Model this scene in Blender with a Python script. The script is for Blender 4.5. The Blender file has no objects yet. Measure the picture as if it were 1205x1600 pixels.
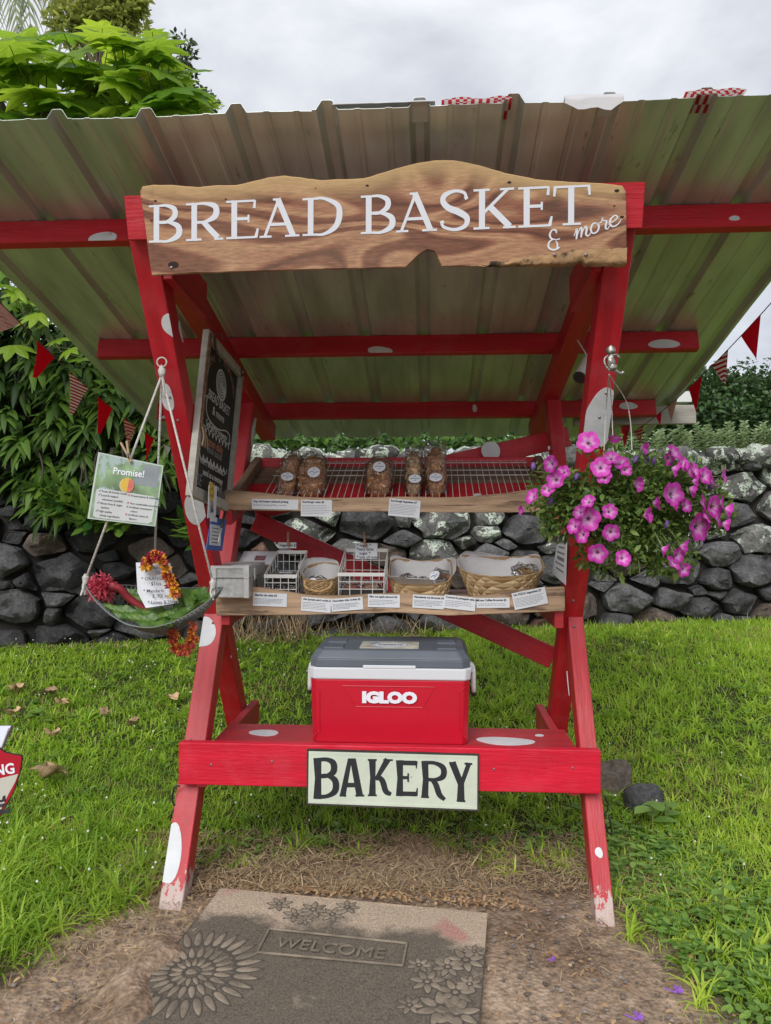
import bpy, bmesh, math, random
import numpy as np
from mathutils import Vector, Matrix, Euler, noise
R = math.radians
rnd = random.Random(7)
nr = np.random.RandomState(11)
scene = bpy.context.scene
COL = scene.collection

# ------------------------------------------------------------------ camera, sky, light
F = 1150.0; CH = 1.45
cam_d = bpy.data.cameras.new('camera'); cam = bpy.data.objects.new('camera', cam_d); COL.objects.link(cam)
cam.location = (0, 0, CH); cam.rotation_euler = (R(90), 0, 0)
cam_d.sensor_fit = 'VERTICAL'; cam_d.sensor_height = 24; cam_d.lens = 24 * F / 1600
cam_d.clip_start = .02; cam_d.clip_end = 500
scene.camera = cam
SUN_EL, SUN_AZ = 40, 200      # overcast bright patch high behind the camera
w = bpy.data.worlds.new('World'); scene.world = w; w.use_nodes = True
nt = w.node_tree; nt.nodes.clear()
def N(nt, t, **k):
    n = nt.nodes.new(t)
    for a, b in k.items():
        if a in n.inputs: n.inputs[a].default_value = b
        else: setattr(n, a, b)
    return n
out = N(nt, 'ShaderNodeOutputWorld'); bg = N(nt, 'ShaderNodeBackground'); bg.inputs[1].default_value = .1
sky = N(nt, 'ShaderNodeTexSky', sky_type='NISHITA', sun_disc=False); sky.sun_elevation = R(SUN_EL); sky.sun_rotation = R(SUN_AZ)
tc = N(nt, 'ShaderNodeTexCoord'); mp = N(nt, 'ShaderNodeMapping'); mp.inputs['Scale'].default_value = (1, 1, 2.2)
n1 = N(nt, 'ShaderNodeTexNoise'); n1.inputs['Scale'].default_value = 2.3; n1.inputs['Detail'].default_value = 6; n1.inputs['Roughness'].default_value = .55
n1.inputs['Distortion'].default_value = .3
cr = N(nt, 'ShaderNodeValToRGB')
cr.color_ramp.elements[0].position = .38; cr.color_ramp.elements[0].color = (3.3, 3.5, 3.95, 1)
cr.color_ramp.elements[1].position = .62; cr.color_ramp.elements[1].color = (6.0, 6.1, 6.35, 1)
mx = N(nt, 'ShaderNodeMix', data_type='RGBA'); mx.inputs[0].default_value = .93
L = nt.links.new
L(tc.outputs['Generated'], mp.inputs[0]); L(mp.outputs[0], n1.inputs['Vector']); L(n1.outputs[0], cr.inputs[0])
L(sky.outputs[0], mx.inputs[6]); L(cr.outputs[0], mx.inputs[7]); L(mx.outputs[2], bg.inputs[0]); L(bg.outputs[0], out.inputs[0])
sd = bpy.data.lights.new('sun', 'SUN'); so = bpy.data.objects.new('sun', sd); COL.objects.link(so)
sd.energy = 1.5; sd.angle = R(35); sd.color = (1, .975, .94)
so.rotation_euler = Vector((-math.sin(R(SUN_AZ)) * math.cos(R(SUN_EL)), -math.cos(R(SUN_AZ)) * math.cos(R(SUN_EL)), -math.sin(R(SUN_EL)))).to_track_quat('-Z', 'Y').to_euler()
so.location = (0, -5, 12)
vs = scene.view_settings; vs.view_transform = 'Standard'; vs.look = 'None'; vs.gamma = 1; vs.use_curve_mapping = False
vs.exposure = .72
scene.cycles.max_bounces = 6; scene.cycles.transparent_max_bounces = 12

# ------------------------------------------------------------------ frames and pixel helpers
TH = R(3.5)
O = Vector((-.007, 2.69, 0)); UX = Vector((math.cos(TH), -math.sin(TH), 0)); VX = Vector((math.sin(TH), math.cos(TH), 0)); ZX = Vector((0, 0, 1))
def PV(px, py, v):      # point of the stand's plane v seen at that place: (u, v, z)
    d = Vector(((px - 602.5) / F, 1, (800 - py) / F)); c = Vector((0, 0, CH)) - O
    t = (v - c.dot(VX)) / d.dot(VX); p = c + d * t
    return Vector((p.dot(UX), v, p.z))
def PU(px, py, u):
    d = Vector(((px - 602.5) / F, 1, (800 - py) / F)); c = Vector((0, 0, CH)) - O
    t = (u - c.dot(UX)) / d.dot(UX); p = c + d * t
    return Vector((u, p.dot(VX), p.z))
def PY(px, py, Y): return Vector(((px - 602.5) / F * Y, Y, CH + (800 - py) / F * Y))
def PZ(px, py, z):
    Y = (CH - z) * F / (py - 800); return Vector(((px - 602.5) / F * Y, Y, z))
def WL(p): return O + UX * p[0] + VX * p[1] + ZX * p[2]

# ------------------------------------------------------------------ materials
MATS = {}
def mat(name, base=(.5, .5, .5), rough=.6, metal=0, var=.0, vscale=4, bump=0, bscale=60, spec=.5, trans=0, alpha=1, stretch=(1, 1, 1), dark=None, dthr=.62, dscale=3, objrand=0, sheen=0, coat=0):
    m = bpy.data.materials.new(name); m.use_nodes = True; t = m.node_tree; b = t.nodes['Principled BSDF']; l = t.links.new
    b.inputs['Roughness'].default_value = rough; b.inputs['Metallic'].default_value = metal
    b.inputs['Specular IOR Level'].default_value = spec; b.inputs['Transmission Weight'].default_value = trans; b.inputs['Alpha'].default_value = alpha
    b.inputs['Coat Weight'].default_value = coat
    tc = N(t, 'ShaderNodeTexCoord'); mp = N(t, 'ShaderNodeMapping'); mp.inputs['Scale'].default_value = stretch; l(tc.outputs['Object'], mp.inputs[0])
    n = N(t, 'ShaderNodeTexNoise'); n.inputs['Scale'].default_value = vscale; n.inputs['Detail'].default_value = 5; l(mp.outputs[0], n.inputs['Vector'])
    hsv = N(t, 'ShaderNodeHueSaturation'); hsv.inputs['Color'].default_value = (*base, 1)
    mr = N(t, 'ShaderNodeMapRange'); mr.inputs['From Min'].default_value = .3; mr.inputs['From Max'].default_value = .7
    mr.inputs['To Min'].default_value = 1 - var; mr.inputs['To Max'].default_value = 1 + var; l(n.outputs[0], mr.inputs[0])
    val = mr.outputs[0]
    if objrand:
        oi = N(t, 'ShaderNodeObjectInfo'); m2 = N(t, 'ShaderNodeMapRange'); m2.inputs['To Min'].default_value = 1 - objrand; m2.inputs['To Max'].default_value = 1 + objrand
        l(oi.outputs['Random'], m2.inputs[0]); mm = N(t, 'ShaderNodeMath', operation='MULTIPLY'); l(val, mm.inputs[0]); l(m2.outputs[0], mm.inputs[1]); val = mm.outputs[0]
    l(val, hsv.inputs['Value']); c = hsv.outputs[0]
    if dark is not None:
        n2 = N(t, 'ShaderNodeTexNoise'); n2.inputs['Scale'].default_value = dscale; n2.inputs['Detail'].default_value = 8; n2.inputs['Roughness'].default_value = .65; l(mp.outputs[0], n2.inputs['Vector'])
        r2 = N(t, 'ShaderNodeMapRange'); r2.inputs['From Min'].default_value = dthr; r2.inputs['From Max'].default_value = dthr + .06; l(n2.outputs[0], r2.inputs[0])
        mi = N(t, 'ShaderNodeMix', data_type='RGBA'); mi.inputs[7].default_value = (*dark, 1); l(r2.outputs[0], mi.inputs[0]); l(c, mi.inputs[6]); c = mi.outputs[2]
    l(c, b.inputs['Base Color'])
    if bump:
        n3 = N(t, 'ShaderNodeTexNoise'); n3.inputs['Scale'].default_value = bscale; n3.inputs['Detail'].default_value = 6; n3.inputs['Roughness'].default_value = .6; l(mp.outputs[0], n3.inputs['Vector'])
        bp = N(t, 'ShaderNodeBump'); bp.inputs['Strength'].default_value = bump; bp.inputs['Distance'].default_value = .01; l(n3.outputs[0], bp.inputs['Height']); l(bp.outputs[0], b.inputs['Normal'])
    MATS[name] = m; m['pb'] = 1
    return m
def BS(m): return m.node_tree.nodes['Principled BSDF']
def leafmat(name, c1, c2, rough=.45, trans=.35, attr=True, spec=.5):
    m = bpy.data.materials.new(name); m.use_nodes = True; t = m.node_tree; b = t.nodes['Principled BSDF']; l = t.links.new; o = t.nodes['Material Output']
    mi = N(t, 'ShaderNodeMix', data_type='RGBA'); mi.inputs[6].default_value = (*c1, 1); mi.inputs[7].default_value = (*c2, 1)
    if attr == 'obj':
        a = N(t, 'ShaderNodeObjectInfo'); l(a.outputs['Random'], mi.inputs[0])
    else:
        a = N(t, 'ShaderNodeAttribute', attribute_name='rnd'); l(a.outputs['Fac'], mi.inputs[0])
    l(mi.outputs[2], b.inputs['Base Color']); b.inputs['Roughness'].default_value = rough; b.inputs['Specular IOR Level'].default_value = spec
    tr = N(t, 'ShaderNodeBsdfTranslucent'); hs = N(t, 'ShaderNodeHueSaturation'); hs.inputs['Value'].default_value = 1.5; hs.inputs['Hue'].default_value = .49; l(mi.outputs[2], hs.inputs['Color']); l(hs.outputs[0], tr.inputs[0])
    ms = N(t, 'ShaderNodeMixShader'); ms.inputs[0].default_value = trans; l(b.outputs[0], ms.inputs[1]); l(tr.outputs[0], ms.inputs[2]); l(ms.outputs[0], o.inputs[0])
    MATS[name] = m; return m

# ------------------------------------------------------------------ objects
def tag(o, label=None, cat=None, group=None, kind=None):
    if label: o['label'] = label
    if cat: o['category'] = cat
    if group: o['group'] = group
    if kind: o['kind'] = kind
    return o
def empty(name, label, cat, loc=(0, 0, 0), rz=0, group=None):
    o = bpy.data.objects.new(name, None); COL.objects.link(o); o.location = loc; o.rotation_euler = (0, 0, rz); o.empty_display_size = .1
    return tag(o, label, cat, group)
def link(name, me, m=None, parent=None, smooth=None, loc=None):
    o = bpy.data.objects.new(name, me); COL.objects.link(o)
    if m is not None and not me.materials:
        for x in (m if isinstance(m, (list, tuple)) else [m]): me.materials.append(x)
    if parent: o.parent = parent
    if loc is not None: o.location = loc
    return o
class MB:
    def __init__(s): s.v = []; s.f = []; s.mi = []; s.a = []; s.cur = 0; s.r = None
    def add(s, vs, fs, mi=None):
        b = len(s.v); s.v += [tuple(x) for x in vs]; s.f += [tuple(b + i for i in f) for f in fs]; s.mi += [s.cur if mi is None else mi] * len(fs)
        if s.r is not None: s.a += [s.r] * len(fs)
    def box(s, c, sz, M=None):
        c = Vector(c); h = Vector(sz) / 2
        vs = [Vector((x * h.x, y * h.y, z * h.z)) for z in (-1, 1) for y in (-1, 1) for x in (-1, 1)]
        if M is not None: vs = [M @ q for q in vs]
        s.add([c + q for q in vs], [(0, 2, 3, 1), (4, 5, 7, 6), (0, 1, 5, 4), (2, 6, 7, 3), (0, 4, 6, 2), (1, 3, 7, 5)])
    def beam(s, p0, p1, wd, ht, side=Vector((1, 0, 0))):   # wd along side, ht across
        p0 = Vector(p0); p1 = Vector(p1); d = (p1 - p0).normalized(); a = (side - d * side.dot(d)).normalized(); b = d.cross(a)
        vs = [p + a * (x * wd / 2) + b * (y * ht / 2) for p in (p0, p1) for y in (-1, 1) for x in (-1, 1)]
        s.add(vs, [(0, 2, 3, 1), (4, 5, 7, 6), (0, 1, 5, 4), (2, 6, 7, 3), (0, 4, 6, 2), (1, 3, 7, 5)])
    def tube(s, pts, r, n=8, caps=True):
        pts = [Vector(p) for p in pts]; rs = r if isinstance(r, (list, tuple)) else [r] * len(pts); b = []
        up = None; ring = []
        for i, p in enumerate(pts):
            d = (pts[min(i + 1, len(pts) - 1)] - pts[max(i - 1, 0)])
            d = d.normalized() if d.length > 1e-9 else Vector((0, 0, 1))
            if up is None: up = Vector((0, 0, 1)) if abs(d.z) < .9 else Vector((1, 0, 0))
            a = d.cross(up); a = a.normalized() if a.length > 1e-6 else d.orthogonal().normalized(); up = a.cross(d).normalized()
            ring.append([p + (a * math.cos(t) + up * math.sin(t)) * rs[i] for t in [2 * math.pi * k / n for k in range(n)]])
        vs = [q for rr in ring for q in rr]; fs = []
        for i in range(len(pts) - 1):
            for k in range(n): fs.append((i * n + k, i * n + (k + 1) % n, (i + 1) * n + (k + 1) % n, (i + 1) * n + k))
        if caps: fs.append(tuple(range(n - 1, -1, -1))); fs.append(tuple((len(pts) - 1) * n + k for k in range(n)))
        s.add(vs, fs)
    def prism(s, poly, org, ax, ay, th, back=0):   # poly 2D ccw; th along ax x ay
        org = Vector(org); ax = Vector(ax); ay = Vector(ay); nz = ax.cross(ay).normalized(); n = len(poly)
        f = [org + ax * x + ay * y + nz * th for x, y in poly]; bk = [org + ax * x + ay * y + nz * back for x, y in poly]
        fs = [tuple(range(n)), tuple(range(2 * n - 1, n - 1, -1))] + [(i, n + i, n + (i + 1) % n, (i + 1) % n) for i in range(n)]
        s.add(f + bk, fs)
    def ell(s, c, rad, n=12, m=8, M=None, nz=0, seed=0):
        c = Vector(c); vs = []; 
        for j in range(1, m):
            for i in range(n):
                t = math.pi * j / m; p = 2 * math.pi * i / n; q = Vector((math.sin(t) * math.cos(p), math.sin(t) * math.sin(p), math.cos(t)))
                k = 1 + (nz * noise.noise(q * 1.6 + Vector((seed, seed * .7, 0))) if nz else 0); q = Vector((q.x * rad[0], q.y * rad[1], q.z * rad[2])) * k
                vs.append(c + (M @ q if M is not None else q))
        for z in (1, -1):
            q = Vector((0, 0, z * rad[2])); vs.append(c + (M @ q if M is not None else q))
        T = len(vs) - 2; fs = [(T, i, (i + 1) % n) for i in range(n)] + [(T + 1, (m - 2) * n + (i + 1) % n, (m - 2) * n + i) for i in range(n)]
        for j in range(m - 2):
            for i in range(n): fs.append((j * n + i, (j + 1) * n + i, (j + 1) * n + (i + 1) % n, j * n + (i + 1) % n))
        s.add(vs, fs)
    def mesh(s, name, bevel=0, smooth=False, seg=1):
        me = bpy.data.meshes.new(name); me.from_pydata(s.v, [], s.f)
        me.polygons.foreach_set('material_index', s.mi)
        if s.a:
            at = me.attributes.new('rnd', 'FLOAT', 'FACE'); at.data.foreach_set('value', s.a)
        if bevel:
            bm = bmesh.new(); bm.from_mesh(me); bmesh.ops.bevel(bm, geom=[e for e in bm.edges if len(e.link_faces) == 2 and e.calc_face_angle(0) > .5], offset=bevel, segments=seg, profile=.6, affect='EDGES', clamp_overlap=True); bm.to_mesh(me); bm.free()
        if smooth: me.polygons.foreach_set('use_smooth', [True] * len(me.polygons))
        me.update(); return me
    def build(s, name, m, parent=None, bevel=0, smooth=False, seg=1):
        return link(name, s.mesh(name, bevel, smooth, seg), m, parent)
def np_mesh(name, V, Fq, rn=None, smooth=True, mi=None):   # V (n,3), Fq (m,k) constant k; rn per face
    me = bpy.data.meshes.new(name); n = len(V); m, k = Fq.shape
    me.vertices.add(n); me.vertices.foreach_set('co', V.astype(np.float32).ravel())
    me.loops.add(m * k); me.loops.foreach_set('vertex_index', Fq.astype(np.int32).ravel())
    me.polygons.add(m); me.polygons.foreach_set('loop_start', np.arange(0, m * k, k, dtype=np.int32))
    try: me.polygons.foreach_set('loop_total', np.full(m, k, dtype=np.int32))
    except Exception: pass
    me.polygons.foreach_set('use_smooth', np.full(m, smooth))
    if mi is not None: me.polygons.foreach_set('material_index', mi.astype(np.int32))
    me.update(calc_edges=True)
    if rn is not None:
        at = me.attributes.new('rnd', 'FLOAT', 'FACE'); at.data.foreach_set('value', rn.astype(np.float32))
    return me
def catmull(pts, k=6):
    pts = [Vector((*p, 0)) if len(p) == 2 else Vector(p) for p in pts]; P = [2 * pts[0] - pts[1]] + pts + [2 * pts[-1] - pts[-2]]; o = []
    for i in range(1, len(P) - 2):
        for j in range(k):
            t = j / k; a, b, c, d = P[i - 1:i + 3]
            o.append(.5 * ((2 * b) + (c - a) * t + (2 * a - 5 * b + 4 * c - d) * t * t + (3 * b - a - 3 * c + d) * t ** 3))
    return o + [pts[-1]]
_dep = [0]
def ribbon(mb, pts, wid, org, ax, ay, smooth=True, th=.0012, k=6):
    """flat painted stroke: pts 2D, wid scalar or per point"""
    ws = wid if isinstance(wid, (list, tuple)) else [wid] * len(pts)
    if smooth and len(pts) > 2:
        q = catmull([(p[0], p[1], w_) for p, w_ in zip(pts, ws)], k)
    else: q = [Vector((p[0], p[1], w_)) for p, w_ in zip(pts, ws)]
    lft = []; rgt = []
    for i, p in enumerate(q):
        d = q[min(i + 1, len(q) - 1)] - q[max(i - 1, 0)]; d = Vector((d.x, d.y)); d = d.normalized() if d.length else Vector((1, 0)); nn = Vector((-d.y, d.x)) * p.z / 2
        lft.append((p.x + nn.x, p.y + nn.y)); rgt.append((p.x - nn.x, p.y - nn.y))
    _dep[0] = (_dep[0] + 1) % 9; t = th + _dep[0] * .00006
    org = Vector(org); ax = Vector(ax); ay = Vector(ay); nz = ax.cross(ay).normalized(); n = len(q)
    vs = [org + ax * x + ay * y + nz * t for x, y in lft] + [org + ax * x + ay * y + nz * t for x, y in rgt]
    vs += [v - nz * (t + .0002) for v in vs]
    fs = []
    for i in range(n - 1):
        fs += [(i, n + i, n + i + 1, i + 1), (i, i + 1, 2 * n + i + 1, 2 * n + i), (n + i + 1, n + i, 3 * n + i, 3 * n + i + 1)]
    fs += [(0, 2 * n, 3 * n, n), (n - 1, 2 * n - 1, 4 * n - 1, 3 * n - 1)]
    mb.add(vs, fs)
def text_mesh(name, s, size, org, ax, ay, m, parent, align='LEFT', ext=.0004, lift=.0008, bold=0, sx=1, spacing=1):
    cu = bpy.data.curves.new('t', 'FONT'); cu.body = s; cu.size = size; cu.extrude = ext; cu.align_x = align; cu.resolution_u = 3; cu.offset = bold; cu.space_line = spacing
    ob = bpy.data.objects.new('t', cu); COL.objects.link(ob); dg = bpy.context.evaluated_depsgraph_get(); me = bpy.data.meshes.new_from_object(ob.evaluated_get(dg)); bpy.data.objects.remove(ob)
    ax = Vector(ax).normalized(); ay = Vector(ay).normalized(); nz = ax.cross(ay).normalized()
    Mx = Matrix((ax * sx, ay, nz)).transposed().to_4x4(); Mx.translation = Vector(org) + nz * (lift + ext); me.transform(Mx); me.name = name
    me.materials.clear(); return link(name, me, m, parent)
# ------------------------------------------------------------------ ground, wall line
def wallY(x): return 6.54 + .136 * x
def sm(a, b, t):
    t = np.clip((t - a) / (b - a), 0, 1); return t * t * (3 - 2 * t)
def gz(x, y):
    """height of the ground"""
    x = np.asarray(x, float); y = np.asarray(y, float); wy = 6.54 + .136 * x
    h = .375 * sm(3.1, 6.4, y) + .0116 * np.clip(x, -4, 4) * sm(3.1, 6.4, y)
    h = h + .012 * np.sin(x * 2.1 + y) * np.cos(y * 1.7) * sm(2.6, 3.4, y)
    h = h + sm(0, .22, y - wy - .12) * 1.42
    return h
def dirt(x, y):
    """1 on bare soil, 0 under grass"""
    x = np.asarray(x, float); y = np.asarray(y, float)
    wob = .10 * np.sin(5.1 * x + 1.3) + .06 * np.sin(11.3 * x + 2 * y) + .07 * np.sin(7.7 * y + 3) + .05 * np.sin(23 * x + 17 * y) + .04 * np.sin(31 * y - 19 * x)
    front = 3.16 + wob * .9 - .10 * np.abs(x)
    lx = -.98 + .55 * (2.9 - y) * -1 * -1 + wob * .8     # placeholder, reworked below
    # left boundary: from (-1.26,2.42) to (-.86,2.9) ; right boundary: from (.92,2.08) to (.92,2.62)
    lx = -1.26 + (y - 2.42) * .80 + wob * .6
    rx = np.where(y < 2.7, .95 + wob * .5, .95 - (y - 2.7) * .1 + wob * .6)
    f = np.minimum(np.minimum((x - lx), (rx - x)), (front - y) * 1.0)
    return np.clip(f / .16 + .45, 0, 1)
def ground():
    xs = np.concatenate([np.array([-70, -30, -14, -8]), np.linspace(-5, -1.75, 60), np.linspace(-1.7, 1.7, 300), np.linspace(1.75, 5, 60), np.array([8, 14, 30, 70])])
    ys = np.concatenate([np.array([-40, -15, -5, 0, .8]), np.linspace(1.3, 3.5, 220), np.linspace(3.53, 8.2, 120), np.array([9, 12, 20, 40, 80])])
    X, Y = np.meshgrid(xs, ys); Z = gz(X, Y); D = dirt(X, Y)
    def fbm(s, seed):
        o = np.zeros_like(X); r = np.random.RandomState(seed); a = 1
        for k in range(5):
            for j in range(4):
                th = r.rand() * 6.28; ph = r.rand() * 6.28; fr = s * 1.9 ** k * (.7 + .6 * r.rand()); o += a * np.sin(fr * (X * math.cos(th) + Y * math.sin(th)) + ph)
            a *= .55
        return o / 6
    near = (np.abs(X) < 1.75) & (Y > 1.2) & (Y < 3.6)
    Z = Z + near * (fbm(6, 1) * .012 + fbm(34, 2) * .0018) - .012 * (D > .5) + .060 * np.exp(-((X + .75 + .03 * np.sin(Y * 23)) / .085) ** 2) * sm(2.62, 2.35, Y) * (Y > 1.6)
    ny, nx = X.shape; V = np.stack([X, Y, Z], -1).reshape(-1, 3); i = np.arange(ny - 1)[:, None] * nx + np.arange(nx - 1)[None]
    Fq = np.stack([i, i + 1, i + nx + 1, i + nx], -1).reshape(-1, 4)
    me = np_mesh('ground', V, Fq); at = me.attributes.new('dirt', 'FLOAT', 'POINT'); at.data.foreach_set('value', D.ravel().astype(np.float32))
    m = bpy.data.materials.new('soil'); m.use_nodes = True; t = m.node_tree; b = BS(m); l = t.links.new
    tc = N(t, 'ShaderNodeTexCoord'); at = N(t, 'ShaderNodeAttribute', attribute_name='dirt')
    na = N(t, 'ShaderNodeTexNoise', Scale=2.5, Detail=6.0); nb = N(t, 'ShaderNodeTexNoise', Scale=34.0, Detail=9.0, Roughness=.68); vo = N(t, 'ShaderNodeTexVoronoi', Scale=62.0)
    for n_ in (na, nb, vo): l(tc.outputs['Object'], n_.inputs['Vector'])
    c1 = N(t, 'ShaderNodeValToRGB'); c1.color_ramp.elements[0].position = .35; c1.color_ramp.elements[0].color = (.22, .15, .10, 1); c1.color_ramp.elements[1].position = .68; c1.color_ramp.elements[1].color = (.50, .38, .275, 1); l(na.outputs[0], c1.inputs[0])
    c2 = N(t, 'ShaderNodeValToRGB'); c2.color_ramp.elements[0].position = .3; c2.color_ramp.elements[0].color = (.42, .40, .38, 1); c2.color_ramp.elements[1].position = .72; c2.color_ramp.elements[1].color = (1.5, 1.5, 1.52, 1); l(nb.outputs[0], c2.inputs[0])
    mu = N(t, 'ShaderNodeMix', data_type='RGBA', blend_type='MULTIPLY'); mu.inputs[0].default_value = 1; l(c1.outputs[0], mu.inputs[6]); l(c2.outputs[0], mu.inputs[7])
    gm = N(t, 'ShaderNodeMix', data_type='RGBA'); gm.inputs[6].default_value = (.052, .062, .022, 1); l(at.outputs['Fac'], gm.inputs[0]); l(mu.outputs[2], gm.inputs[7]); l(gm.outputs[2], b.inputs['Base Color'])
    b.inputs['Roughness'].default_value = .95; b.inputs['Specular IOR Level'].default_value = .15
    ad = N(t, 'ShaderNodeMath', operation='ADD'); l(nb.outputs[0], ad.inputs[0]); l(vo.outputs[0], ad.inputs[1])
    bp = N(t, 'ShaderNodeBump', Strength=.8, Distance=.007); l(ad.outputs[0], bp.inputs['Height']); l(bp.outputs[0], b.inputs['Normal'])
    tag(link('ground', me, m), 'brown bare soil and lawn around the stand', kind='structure')
ground()

# ------------------------------------------------------------------ stone wall
def clip_poly(P, nx, ny, c):     # keep nx*x+ny*y<=c
    o = []
    for i in range(len(P)):
        a = P[i]; b = P[(i + 1) % len(P)]; da = nx * a[0] + ny * a[1] - c; db = nx * b[0] + ny * b[1] - c
        if da <= 0: o.append(a)
        if (da < 0 < db) or (db < 0 < da):
            t = da / (da - db); o.append((a[0] + (b[0] - a[0]) * t, a[1] + (b[1] - a[1]) * t))
    return o
def stone_material(name, cols, lich=0, rough=.9):
    m = bpy.data.materials.new(name); m.use_nodes = True; t = m.node_tree; b = BS(m); l = t.links.new
    tc = N(t, 'ShaderNodeTexCoord'); oi = N(t, 'ShaderNodeObjectInfo'); off = N(t, 'ShaderNodeVectorMath', operation='ADD'); sc_ = N(t, 'ShaderNodeVectorMath', operation='SCALE'); sc_.inputs[3].default_value = 1
    l(tc.outputs['Object'], off.inputs[0]); l(oi.outputs['Location'], off.inputs[1])
    n = N(t, 'ShaderNodeTexNoise', Scale=5.0, Detail=7.0, Roughness=.6); l(off.outputs[0], n.inputs['Vector'])
    r = N(t, 'ShaderNodeValToRGB'); r.color_ramp.elements[0].position = .35; r.color_ramp.elements[0].color = (*cols[0], 1); r.color_ramp.elements[1].position = .7; r.color_ramp.elements[1].color = (*cols[1], 1); l(n.outputs[0], r.inputs[0])
    rr = N(t, 'ShaderNodeMapRange'); rr.inputs['To Min'].default_value = .65; rr.inputs['To Max'].default_value = 1.4; l(oi.outputs['Random'], rr.inputs[0])
    hs = N(t, 'ShaderNodeHueSaturation'); l(rr.outputs[0], hs.inputs['Value']); l(r.outputs[0], hs.inputs['Color']); c = hs.outputs[0]
    fine = N(t, 'ShaderNodeTexNoise', Scale=38.0, Detail=6.0, Roughness=.7); l(off.outputs[0], fine.inputs['Vector'])
    fr = N(t, 'ShaderNodeMapRange'); fr.inputs['From Min'].default_value = .3; fr.inputs['From Max'].default_value = .72; fr.inputs['To Min'].default_value = .45; fr.inputs['To Max'].default_value = 1.55; l(fine.outputs[0], fr.inputs[0])
    mu = N(t, 'ShaderNodeMix', data_type='RGBA', blend_type='MULTIPLY'); mu.inputs[0].default_value = 1; l(c, mu.inputs[6]); l(fr.outputs[0], mu.inputs[7]); c = mu.outputs[2]
    if lich:
        ln = N(t, 'ShaderNodeTexNoise', Scale=9.0, Detail=3.0, Roughness=.55, Distortion=.6); l(off.outputs[0], ln.inputs['Vector'])
        lr = N(t, 'ShaderNodeMapRange'); lr.inputs['From Min'].default_value = lich; lr.inputs['From Max'].default_value = lich + .035; l(ln.outputs[0], lr.inputs[0])
        l2 = N(t, 'ShaderNodeTexNoise', Scale=60.0, Detail=4.0); l(off.outputs[0], l2.inputs['Vector'])
        l3 = N(t, 'ShaderNodeMapRange'); l3.inputs['From Min'].default_value = .38; l3.inputs['From Max'].default_value = .5; l(l2.outputs[0], l3.inputs[0])
        ml = N(t, 'ShaderNodeMath', operation='MULTIPLY'); l(lr.outputs[0], ml.inputs[0]); l(l3.outputs[0], ml.inputs[1])
        mi = N(t, 'ShaderNodeMix', data_type='RGBA'); mi.inputs[7].default_value = (.50, .56, .47, 1); l(ml.outputs[0], mi.inputs[0]); l(c, mi.inputs[6]); c = mi.outputs[2]
    l(c, b.inputs['Base Color']); b.inputs['Roughness'].default_value = rough; b.inputs['Specular IOR Level'].default_value = .3
    bp = N(t, 'ShaderNodeBump', Strength=.8, Distance=.02); a2 = N(t, 'ShaderNodeMath', operation='ADD'); l(n.outputs[0], a2.inputs[0]); sm_ = N(t, 'ShaderNodeMath', operation='MULTIPLY'); sm_.inputs[1].default_value = .5; l(fine.outputs[0], sm_.inputs[0]); l(sm_.outputs[0], a2.inputs[1]); l(a2.outputs[0], bp.inputs['Height']); l(bp.outputs[0], b.inputs['Normal'])
    return m
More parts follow.
